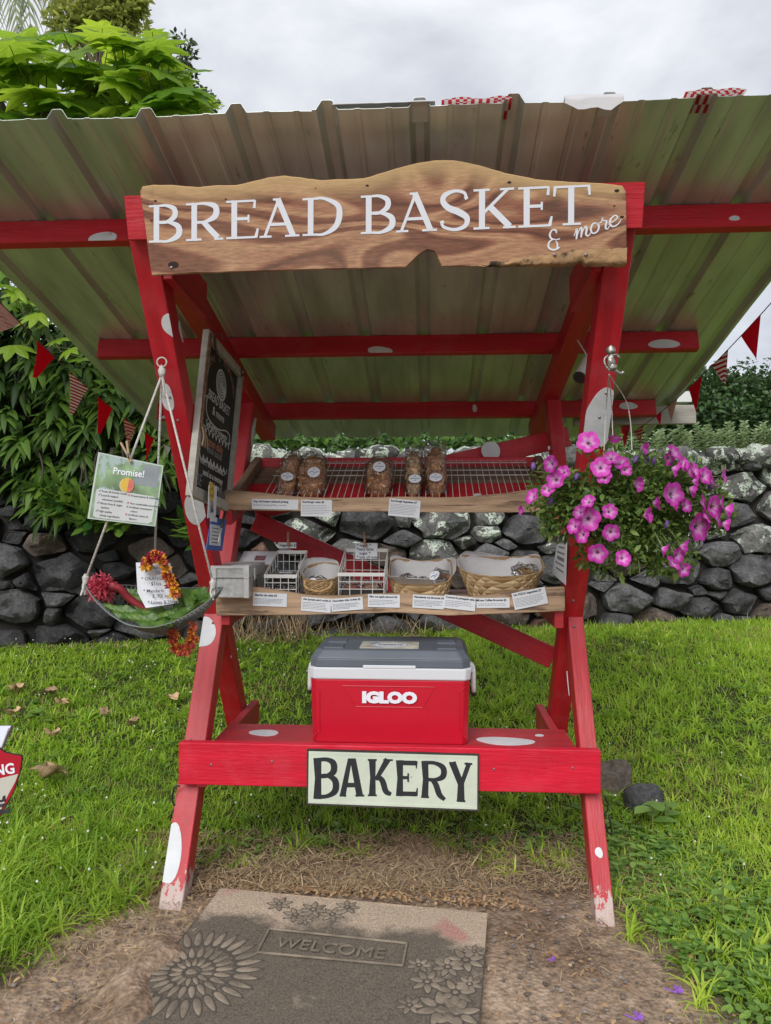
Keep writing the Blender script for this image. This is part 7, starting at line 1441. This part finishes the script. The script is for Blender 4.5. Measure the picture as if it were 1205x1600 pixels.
FLW = [(919, 690, 17, 0), (860, 725, 13, 1), (868, 749, 16, 0), (856, 765, 13, 1), (831, 775, 14, 1), (813, 797, 9, 2), (939, 730, 17, 0), (969, 722, 16, 1), (955, 715, 12, 1), (919, 783, 12, 1), (919, 811, 18, 0), (905, 800, 11, 1), (909, 836, 14, 1), (953, 799, 12, 1), (955, 832, 14, 0), (934, 865, 16, 0), (974, 872, 14, 1), (1000, 757, 12, 2), (1016, 805, 14, 2), (1053, 772, 18, 0), (1030, 786, 12, 2), (1055, 706, 15, 1), (1078, 734, 14, 1), (1068, 724, 11, 1), (1103, 743, 15, 0), (1087, 766, 12, 2), (1133, 743, 14, 1), (1117, 792, 20, 0), (1100, 785, 13, 1), (1094, 824, 21, 0), (1142, 797, 13, 2), (1138, 820, 12, 2), (1073, 856, 12, 2), (1053, 879, 14, 1), (1070, 891, 12, 0), (960, 686, 9, 2), (1059, 790, 10, 2), (978, 733, 11, 1), (1047, 716, 13, 1), (1088, 735, 13, 1), (1116, 752, 12, 1), (1130, 785, 14, 1), (1104, 806, 13, 1), (1073, 790, 12, 1), (1125, 810, 15, 1), (1042, 860, 12, 2), (1061, 868, 13, 1), (944, 745, 12, 1), (896, 822, 12, 1), (1060, 735, 12, 2), (1090, 752, 11, 2), (880, 738, 12, 1), (1010, 700, 10, 2)]
def petalmesh(seed, open_):
    q = random.Random(seed); n = 30; rings = [.06, .14, .34, .62, .86, 1.0]; vs = [(0, 0, .5 if open_ < 2 else .9)]; rad = [0.]
    for rr in rings:
        for i in range(n):
            a = 6.283 * i / n; lobe = 1 - .17 * abs(math.sin(2.5 * a)) ** 3 * -1 * -1 - .02 * q.random(); lob = .83 + .17 * abs(math.cos(2.5 * a)) ** .6; r_ = rr * (lob if rr > .5 else 1)
            z = (.5 * (1 - rr) ** 2 if open_ < 2 else .95 * (1 - rr) ** 1.2) + (.07 * math.sin(5 * a + seed) + .04 * math.sin(11 * a)) * rr ** 2; vs.append((r_ * math.cos(a), r_ * math.sin(a), z)); rad.append(rr - .10 * (abs(math.cos(2.5 * a)) > .93) * (rr > .3) + .10 * (abs(math.cos(2.5 * a)) < .5))
    fs = [(0, 1 + i, 1 + (i + 1) % n) for i in range(n)] + [(1 + k * n + i, 1 + (k + 1) * n + i, 1 + (k + 1) * n + (i + 1) % n, 1 + k * n + (i + 1) % n) for k in range(5) for i in range(n)]
    me = bpy.data.meshes.new('flower'); me.from_pydata(vs, [], fs); at_ = me.attributes.new('rad', 'FLOAT', 'POINT'); at_.data.foreach_set('value', rad); me.polygons.foreach_set('use_smooth', [True] * len(fs)); me.materials.append(PFM); return me
def pflm():
    m = bpy.data.materials.new('petunia_petal'); m.use_nodes = True; t = m.node_tree; b = BS(m); l = t.links.new; a = N(t, 'ShaderNodeAttribute', attribute_name='rad'); r = N(t, 'ShaderNodeValToRGB'); l(a.outputs['Fac'], r.inputs[0]); e = r.color_ramp.elements; e[0].position = .06; e[0].color = (.06, .005, .04, 1); e[1].position = .97; e[1].color = (.62, .03, .44, 1)
    for p_, c_ in ((.15, (.25, .03, .18, 1)), (.22, (.72, .36, .66, 1)), (.42, (.74, .32, .66, 1)), (.62, (.68, .09, .52, 1))): k = e.new(p_); k.color = c_
    n = N(t, 'ShaderNodeObjectInfo'); hs = N(t, 'ShaderNodeHueSaturation'); mr = N(t, 'ShaderNodeMapRange'); mr.inputs['To Min'].default_value = .72; mr.inputs['To Max'].default_value = 1.25; l(n.outputs['Random'], mr.inputs[0]); l(mr.outputs[0], hs.inputs['Value']); l(r.outputs[0], hs.inputs['Color']); l(hs.outputs[0], b.inputs['Base Color']); b.inputs['Roughness'].default_value = .55
    tr = N(t, 'ShaderNodeBsdfTranslucent'); l(hs.outputs[0], tr.inputs[0]); ms = N(t, 'ShaderNodeMixShader'); ms.inputs[0].default_value = .35; l(b.outputs[0], ms.inputs[1]); l(tr.outputs[0], ms.inputs[2]); l(ms.outputs[0], t.nodes['Material Output'].inputs[0]); return m
PFM = pflm(); pv = [petalmesh(k, k % 3 if k < 3 else 0) for k in range(6)]
def sprig(c):
    b0 = Vector((c.x * .25, 0, c.z * .15 - .01)); mid = b0.lerp(c, .6) + Vector((0, 0, .03)); st.tube(catmull([b0, mid, c], 4), .0018, 4)
    k = 26; t = nr.rand(k); P = np.array([tuple(mid.lerp(c, float(x)) if i % 2 else b0.lerp(mid, float(x))) for i, x in enumerate(t)]) + nr.normal(0, .012, (k, 3)); D = nrm(nr.normal(0, 1, (k, 3)) + [0, -.3, .2]); S = nrm(np.cross(D, nr.normal(0, 1, (k, 3)))); V, Fq, per = blades(P, D, S, nr.uniform(.015, .03, k), .010, .2, (.3, 1, .8, .1), 3, .3); nb.add(V, Fq, np.repeat(nr.rand(k), per))
for i, (px, py, r_, kd) in enumerate(FLW):
    c = Ip(PY(px, py, YP - .155 + .03 * rnd.random())); me = pv[{0: [0, 3, 4, 5][i % 4], 1: 1, 2: 2}[kd]]; o = bpy.data.objects.new('flower', me); COL.objects.link(o); o.parent = pet
    out_ = Vector(((px - 985) / 160 * .8, -1, (800 - py) / 110 * .35)) if kd == 0 else Vector(((px - 985) / 110 + rnd.uniform(-.5, .5), -.8, rnd.uniform(-.2, .8))) if kd == 1 else Vector(((px - 985) / 80 + .1, -.35, rnd.uniform(-.6, .1)))
    M = (-out_).to_track_quat('Z', 'Y').to_matrix().to_4x4(); M = M @ Matrix.Rotation(rnd.random() * 6, 4, 'Z') @ Matrix.Scale(r_ * YP / F * rnd.uniform(.88, 1.08), 4); M.translation = c; o.matrix_basis = M
    sprig(c + Vector((0, .03, 0)))
BUD = mat('petunia_bud', (.15, .08, .27), .6, var=.3)
for px, py in ((898, 752), (1013, 720), (1112, 766), (1040, 826), (990, 725), (833, 736), (858, 790), (1020, 727)):
    c = Ip(PY(px, py, YP - .09)); b = MB(); n = 10; a = Vector((rnd.uniform(-.5, .5), 0, 1)).normalized(); b.tube([c, c + a * .012, c + a * .028], [.003, .009, .006], 7); b.build('bud', BUD, pet, smooth=True); sprig(c)
for px, py in ((1078, 862), (1060, 900), (1000, 895), (935, 892), (1128, 835), (820, 760), (1145, 760), (845, 745), (900, 700), (940, 700), (1040, 700), (1085, 880), (985, 900)): sprig(Ip(PY(px, py, YP - .05)))
tag(nb.build('leaves', PLF, pet), kind='stuff'); tag(st.build('stems', mat('petunia_stem', (.12, .18, .05), .6), pet), kind='stuff')
# ornament hook on the post
hkr = empty('ornament_hook', 'silver monkey-shaped metal hook screwed to the post above the petunias', 'hook', hk); SILV = mat('tarnished_silver', (.34, .32, .28), .35, metal=.8, var=.3, vscale=40, bump=.5, bscale=60)
s = hk.y / F; b = MB(); yo = -.025
def hp(px, py, d=0): return Vector(((px - 949) * s, yo - d, -(py - 560) * s))
b.ell(hp(952, 554), (.015, .012, .016), 12, 8, nz=.3, seed=1); b.ell(hp(952, 571), (.013, .011, .024), 12, 8, nz=.3, seed=3); b.tube(catmull([hp(953, 562), hp(960, 561), hp(965, 566)], 3), .005, 6); b.tube(catmull([hp(956, 578), hp(960, 586), hp(968, 590), hp(971, 587)], 4), .006, 6); b.tube(catmull([hp(948, 562), hp(942, 568), hp(944, 578), hp(951, 586)], 5), .004, 6); b.ell(hp(955, 580), (.014, .011, .013), 10, 8, nz=.3, seed=6); b.build('figure', SILV, hkr, smooth=True)
b = MB(); b.tube([hp(951, 550), hp(951, 550) + Vector((0, .05, 0))], .003, 6); b.build('screw', MATS['screw_steel'], hkr)
# little camera under the roof
cmp_ = PV(906, 590, .30); cmr = at('security_camera', 'small white cylindrical camera with black front hanging under the roof behind the post', 'camera', cmp_); b = MB(); a = Vector((.012, .10, .06)); a = Vector((.050, .06, .085)); b.tube([Vector((0, 0, 0)), a], [.026, .024], 16); b.build('housing', mat('camera_white', (.6, .58, .56), .4), cmr, smooth=False); b = MB(); b.tube([-a.normalized() * .003, a.normalized() * .004], [.0275, .0275], 16); b.build('lens_cover', TRAY, cmr)
b = MB(); b.tube(catmull([a, a + Vector((-.02, .03, .05)), PV(905, 545, .42) - cmp_ + Vector((0, .1, .08))], 4), .003, 5); b.build('cable', CORD, cmr)

# ------------------------------------------------------------------ door mat
tl = PZ(345, 1392, .012); tr_ = PZ(762, 1432, .012); mx_ = (tr_ - tl).normalized(); my = Vector((-mx_.y, mx_.x, 0)); mw = (tr_ - tl).length; mh = .78
dm = empty('door_mat', 'worn rubber WELCOME mat with raised flowers, dusty at the top, in front of the stand', 'door mat', tl, math.atan2(mx_.y, mx_.x))
def mq(px, py): p = PZ(px, py, .014) - tl; return (p.dot(mx_), p.dot(my))
def matmat():
    m = bpy.data.materials.new('rubber_mat'); m.use_nodes = True; t = m.node_tree; b = BS(m); l = t.links.new; tc = N(t, 'ShaderNodeTexCoord'); sp = N(t, 'ShaderNodeSeparateXYZ'); l(tc.outputs['Object'], sp.inputs[0])
    n = N(t, 'ShaderNodeTexNoise', Scale=4.5, Detail=5.0, Roughness=.6); l(tc.outputs['Object'], n.inputs['Vector']); n2 = N(t, 'ShaderNodeTexNoise', Scale=160.0, Detail=4.0); l(tc.outputs['Object'], n2.inputs['Vector'])
    mr = N(t, 'ShaderNodeMapRange'); mr.inputs['From Min'].default_value = -.26; mr.inputs['From Max'].default_value = -.04; l(sp.outputs[1], mr.inputs[0])
    m2 = N(t, 'ShaderNodeMapRange'); m2.inputs['From Min'].default_value = .72; m2.inputs['From Max'].default_value = 1.05; m2.inputs['To Max'].default_value = .38; l(sp.outputs[0], m2.inputs[0]); ad0 = N(t, 'ShaderNodeMath', operation='ADD'); l(mr.outputs[0], ad0.inputs[0]); l(m2.outputs[0], ad0.inputs[1])
    ad = N(t, 'ShaderNodeMath', operation='ADD'); l(ad0.outputs[0], ad.inputs[0]); sb_ = N(t, 'ShaderNodeMath', operation='MULTIPLY_ADD'); sb_.inputs[1].default_value = 2.4; sb_.inputs[2].default_value = -1.15; l(n.outputs[0], sb_.inputs[0]); l(sb_.outputs[0], ad.inputs[1])
    r = N(t, 'ShaderNodeMapRange'); r.inputs['From Min'].default_value = .35; r.inputs['From Max'].default_value = .75; l(ad.outputs[0], r.inputs[0])
    c1 = N(t, 'ShaderNodeMix', data_type='RGBA'); c1.inputs[6].default_value = (.14, .118, .092, 1); c1.inputs[7].default_value = (.44, .35, .26, 1); l(r.outputs[0], c1.inputs[0])
    n3 = N(t, 'ShaderNodeTexNoise', Scale=5.0, Detail=2.0); mp = N(t, 'ShaderNodeMapping'); mp.inputs['Location'].default_value = (4.2, 1.1, 0); l(tc.outputs['Object'], mp.inputs[0]); l(mp.outputs[0], n3.inputs['Vector']); r3 = N(t, 'ShaderNodeMapRange'); r3.inputs['From Min'].default_value = .60; r3.inputs['From Max'].default_value = .68; l(n3.outputs[0], r3.inputs[0]); c2 = N(t, 'ShaderNodeMix', data_type='RGBA'); c2.inputs[7].default_value = (.42, .23, .19, 1); mm = N(t, 'ShaderNodeMath', operation='MULTIPLY'); l(r3.outputs[0], mm.inputs[0]); l(r.outputs[0], mm.inputs[1]); l(mm.outputs[0], c2.inputs[0]); l(c1.outputs[2], c2.inputs[6])
    r4 = N(t, 'ShaderNodeMapRange'); r4.inputs['From Min'].default_value = .3; r4.inputs['From Max'].default_value = .7; r4.inputs['To Min'].default_value = .65; r4.inputs['To Max'].default_value = 1.4; l(n2.outputs[0], r4.inputs[0]); c3 = N(t, 'ShaderNodeMix', data_type='RGBA', blend_type='MULTIPLY'); c3.inputs[0].default_value = 1; l(c2.outputs[2], c3.inputs[6]); l(r4.outputs[0], c3.inputs[7]); l(c3.outputs[2], b.inputs['Base Color']); b.inputs['Roughness'].default_value = .85; b.inputs['Specular IOR Level'].default_value = .25
    bp = N(t, 'ShaderNodeBump', Strength=.6, Distance=.003); l(n2.outputs[0], bp.inputs['Height']); l(bp.outputs[0], b.inputs['Normal']); return m
MM = matmat(); MR = mat('mat_relief', (.24, .195, .145), .85, var=.35, vscale=18, bump=.5, bscale=120); MG = mat('mat_groove', (.085, .072, .058), .95)
b = MB(); nx_ = 40; ny_ = 30; vs = []
for j in range(ny_ + 1):
    for i in range(nx_ + 1):
        x = mw * i / nx_; y = -mh * j / ny_; g_ = .010 + .004 * noise.noise(Vector((x * 4, y * 4, 0))) + .006 * math.exp(-(y / .05) ** 2) * noise.noise(Vector((x * 8, 3, 0))); vs.append((x, y + (.006 * noise.noise(Vector((x * 6, 0, 7))) if j == 0 else 0), g_))
tp_ = len(vs); b.add(vs, [(j * (nx_ + 1) + i, (j + 1) * (nx_ + 1) + i, (j + 1) * (nx_ + 1) + i + 1, j * (nx_ + 1) + i + 1) for j in range(ny_) for i in range(nx_)]); b.add([(0, 0, .012), (mw, 0, .012), (mw, -mh, .012), (0, -mh, .012), (0, 0, -.02), (mw, 0, -.02), (mw, -mh, -.02), (0, -mh, -.02)], [(0, 1, 5, 4), (1, 2, 6, 5), (2, 3, 7, 6), (3, 0, 4, 7)]); b.build('rubber_sheet', MM, dm, smooth=True)
def zmat(x, y): return .010 + .004 * noise.noise(Vector((x * 4, y * 4, 0)))
def petal(mbs, x, y, l_, w_, a, h=.0032):
    for mb, k, hh in ((mbs[0], 1.25, .0008), (mbs[1], 1.0, h)):
        n = 12; z0 = zmat(x, y) + .0006; vs = [];
        for r_, zz in ((1, 0), (.75, hh), (.35, hh * 1.15)):
            for i in range(n):
                t = 6.283 * i / n; px_ = l_ * k * r_ * math.cos(t); py_ = w_ * k * r_ * math.sin(t) * (1 - .35 * math.cos(t)); vs.append((x + px_ * math.cos(a) - py_ * math.sin(a), y + px_ * math.sin(a) + py_ * math.cos(a), z0 + zz))
        mb.add(vs, [(j * n + i, j * n + (i + 1) % n, (j + 1) * n + (i + 1) % n, (j + 1) * n + i) for j in range(2) for i in range(n)] + [tuple(2 * n + i for i in range(n))])
gr = MB(); rl = MB(); L2_ = (gr, rl)
fx, fy = mq(300, 1522)
for rr, n, l_, w_ in ((.05, 14, .022, .008), (.10, 22, .030, .010), (.175, 30, .042, .012)):
    for i in range(n):
        a = 6.283 * i / n; x, y = fx + rr * math.cos(a), fy + rr * math.sin(a)
        if x > .01 and y < -.01: petal(L2_, x, y, l_, w_, a)
petal(L2_, fx, fy, .02, .014, 0)
def flower(cx, cy, r_, n=7, sq=1):
    for i in range(n): a = 6.283 * i / n + cx * 9; petal(L2_, cx + r_ * .62 * math.cos(a), cy + r_ * .62 * math.sin(a), r_ * .40, r_ * .2, a)
    petal(L2_, cx, cy, r_ * .16, r_ * .14, 0)
for px, py, r_ in ((668, 1538, .055), (712, 1555, .06), (690, 1580, .075), (740, 1590, .07), (735, 1505, .06), (700, 1515, .05), (655, 1512, .04), (640, 1575, .04), (752, 1492, .035), (760, 1545, .04)):
    x, y = mq(px, py)
    if x + r_ * .9 > mw: x = mw - r_ * .95
    flower(x, y, r_)
for px, py, r_ in ((437, 1416, .045), (462, 1432, .045), (490, 1424, .05), (520, 1432, .045), (543, 1421, .045), (476, 1440, .03)): flower(*mq(px, py), r_)
tag(gr.build('groove', MG, dm, smooth=True), kind='stuff'); tag(rl.build('raised_petals', MR, dm, smooth=True), kind='stuff')
b = MB(); q4 = [mq(421, 1457), mq(636, 1480), mq(629, 1515), mq(402, 1494)]
for a, c in zip(q4, q4[1:] + q4[:1]): b.tube([(*a, .015), (*c, .015)], .004, 6)
b.build('raised_border', MR, dm)
a, c = Vector(mq(428, 1485)), Vector(mq(630, 1508)); d3 = Vector((c.x - a.x, c.y - a.y, 0)).normalized(); text_mesh('lettering', 'WELCOME', .076, (a.x, a.y, .0125), d3, Vector((-d3.y, d3.x, 0)), MR, dm, 'LEFT', .0018, .001, sx=1.0)

# ------------------------------------------------------------------ warning shield at the frame edge
YS = 2.25; ws = empty('warning_sign', 'red and cream shield-shaped WARNING sign on a stake, cut by the frame edge', 'sign', PY(-20, 1297, YS)); w0 = ws.location; sx_ = YS / F
def wq(px, py): return ((px + 20) * sx_, (1297 - py) * sx_)
half = [(0, 1297), (14, 1286), (28, 1262), (42, 1236), (52, 1205), (55, 1183), (53, 1180), (40, 1178), (28, 1175), (18, 1168), (0, 1160)]
def shield(k, z):
    P = [wq(-20 + x * k, 1228 + (y - 1228) * k) for x, y in half]; P += [(-x, y) for x, y in P[-2:0:-1]]; return P
TX = Vector((1, 0, .16)).normalized(); TZ = Vector((-.16, 0, 1)).normalized(); TX = Vector((1, 0, 0)); TZ = Vector((0, 0, 1))
b = MB(); b.prism(shield(1.0, 0), (0, 0, 0), TX, TZ, 0, -.006); b.build('backing', TRAY, ws); b = MB(); b.prism(shield(.985, 0), (0, 0, 0), TX, TZ, .001, 0); b.build('red_face', mat('sign_red', (.42, .008, .025), .35), ws)
P = [wq(-20 + x * .86, 1232 + (y - 1228) * .86) for x, y in half if y > 1200] + [wq(-20 + 52 * .86, 1213), ]; P = [wq(-20, 1290), wq(-9, 1281), wq(2, 1265), wq(14, 1240), wq(24, 1222), wq(29, 1209), wq(0, 1216), wq(-20, 1219), wq(-40, 1216), wq(-69, 1209), wq(-64, 1222), wq(-54, 1240), wq(-42, 1265), wq(-31, 1281)]
b = MB(); b.prism(P, (0, 0, 0), TX, TZ, .0018, .001); b.build('cream_face', mat('sign_cream', (.55, .54, .47), .4), ws)
def wt(s, px, py, size, m, sx=1, rot=.0, al='RIGHT'): text_mesh('lettering', s, size, Vector((*[wq(px, py)[0]], 0, wq(px, py)[1])) , Vector((1, 0, rot)), Vector((-rot, 0, 1)), m, ws, al, .0003, .0022, bold=.0012, sx=sx)
wt('WARNING', 25, 1207, .044, LETTER, .95, .14); wt('SURVEILLANCE', 11, 1260, .014, INK, .75, .06); wt('TRESPASSING', 16, 1269, .017, INK, .75, .10)
b = MB(); p = wq(8, 1252); b.prism([wq(-2, 1250), wq(4, 1249), wq(5, 1244), wq(9, 1242), wq(10, 1252), wq(5, 1252), wq(4, 1253), wq(-2, 1253)][::-1], (0, 0, 0), TX, TZ, .0026, .0018); b.build('pictogram', BLACKP, ws)
b = MB(); b.beam(Vector((0, .012, -(w0.z + .1))), Vector((0, .012, .22)), .02, .01); b.build('stake', ALU, ws)
sp_ = empty('solar_light', 'small solar panel lamp head peeking in above the warning shield', 'solar light', PY(-25, 1170, YS + .05)); s = (YS + .05) / F; b = MB(); b.prism([(0 * s, -2 * s), (26 * s, -2 * s), (35 * s, 31 * s), (-5 * s, 31 * s)], (0, 0, 0), Vector((1, 0, 0)), Vector((0, .55, 1)), .004, -.012); b.build('panel', mat('solar_glass', (.20, .23, .33), .12, spec=.8), sp_, .001); b = MB(); b.tube([(27 * s, -.008, -3 * s), (36.5 * s, .008, 31 * s)], .0022, 6); b.build('panel_edge', ALU, sp_); b = MB(); b.beam((8 * s, .03, -.9), (8 * s, .03, 0), .02, .02); b.build('post', TRAY, sp_)

# ------------------------------------------------------------------ iron hooks by the front legs, fallen blossoms, sprouting weed
IRON = mat('black_iron', (.015, .015, .017), .5)
def ground_hook(pts, Y, label):
    P = [PY(px, py, Y) for px, py in pts]; root = bpy.data.objects.new
    b = MB(); b.tube(catmull([p - P[0] for p in P], 4), .0035, 6); o = b.build('iron_hook', IRON, None, smooth=True); o.location = P[0]; tag(o, label, 'hook')
ground_hook([(281, 1228), (274, 1230), (270, 1242), (271, 1255), (279, 1262), (270, 1268), (266, 1282)], 2.88, 'bent black wire hook fixed behind the leg with the big white paint patch')
ground_hook([(945, 1242), (950, 1262), (943, 1278), (950, 1300), (956, 1302), (952, 1275)], 2.80, 'bent black wire hook behind the leg with the small white dot')
PUR = mat('violet_petal', (.28, .10, .50), .6, var=.2)
for px, py, lb in ((1057, 1550, 'violet fallen blossom with a trailing tube on the soil near the frame corner'), (995, 1592, 'violet fallen blossom at the very bottom of the frame'), (864, 1501, 'tiny violet fallen blossom alone on the bare soil')):
    p = PZ(px, py, .01); s = .018 if px != 864 else .009; b = MB(); b.tube(catmull([(-s * 1.6, s, 0), (-s * .5, s * .2, 0), (0, 0, 0)], 3), [.002] * 4 + [.004, .005, .006], 6)
    for k in range(5): a = -1.6 + k * .75; b.add([(0, 0, .004), (s * math.cos(a - .35), s * math.sin(a - .35), .006), (s * 1.15 * math.cos(a), s * 1.15 * math.sin(a), .011), (s * math.cos(a + .35), s * math.sin(a + .35), .005)], [(0, 1, 2, 3)])
    o = b.build('fallen_blossom', PUR, None); o.location = p; tag(o, lb, 'blossom')
def sprout(px, py, n, s, label):
    p = PZ(px, py, 0)
    for _ in range(6): p = PZ(px, py, float(gz(p.x, p.y)))
    nb = NB(); a = np.array([6.283 * i / n + rnd.uniform(-.3, .3) for i in range(n)]); D = nrm(np.stack([np.cos(a), np.sin(a), np.full(n, .35)], -1)); S = np.stack([-np.sin(a), np.cos(a), np.zeros(n)], -1); V, Fq, per = blades(np.array([[0, 0, .05 + .02 * i] for i in range(n)]) * 1., D, S, s * nr.uniform(.8, 1.2, n), s * .6, .35, (.2, .9, 1, .8, .1), 3, .25); nb.add(V, Fq, np.repeat(nr.uniform(.5, 1, n), per))
    root = empty('sprouting_weed', label, 'weed', p); nb.build('leaves', WEED, root); b = MB(); b.tube([(0, 0, -.02), (0, 0, .05 + .02 * n)], .003, 5); b.build('stem', MATS['stalk'], root)
sprout(66, 1138, 5, .085, 'broad-leaved weed sprouting among the dead leaves on the lawn'); sprout(100, 1062, 4, .07, 'low pale weed with rounded leaves further up the lawn'); sprout(10, 1060, 4, .09, 'pale rounded weed at the lawn edge under the foliage')
sprout(1020, 1300, 5, .11, 'weed with large pointed leaves below the dark rock'); sprout(1040, 1290, 4, .10, 'second large-leaved weed leaning towards the lawn, beside the first'); sprout(1130, 1440, 5, .06, 'rounded weed in the mixed greenery near the soil edge')
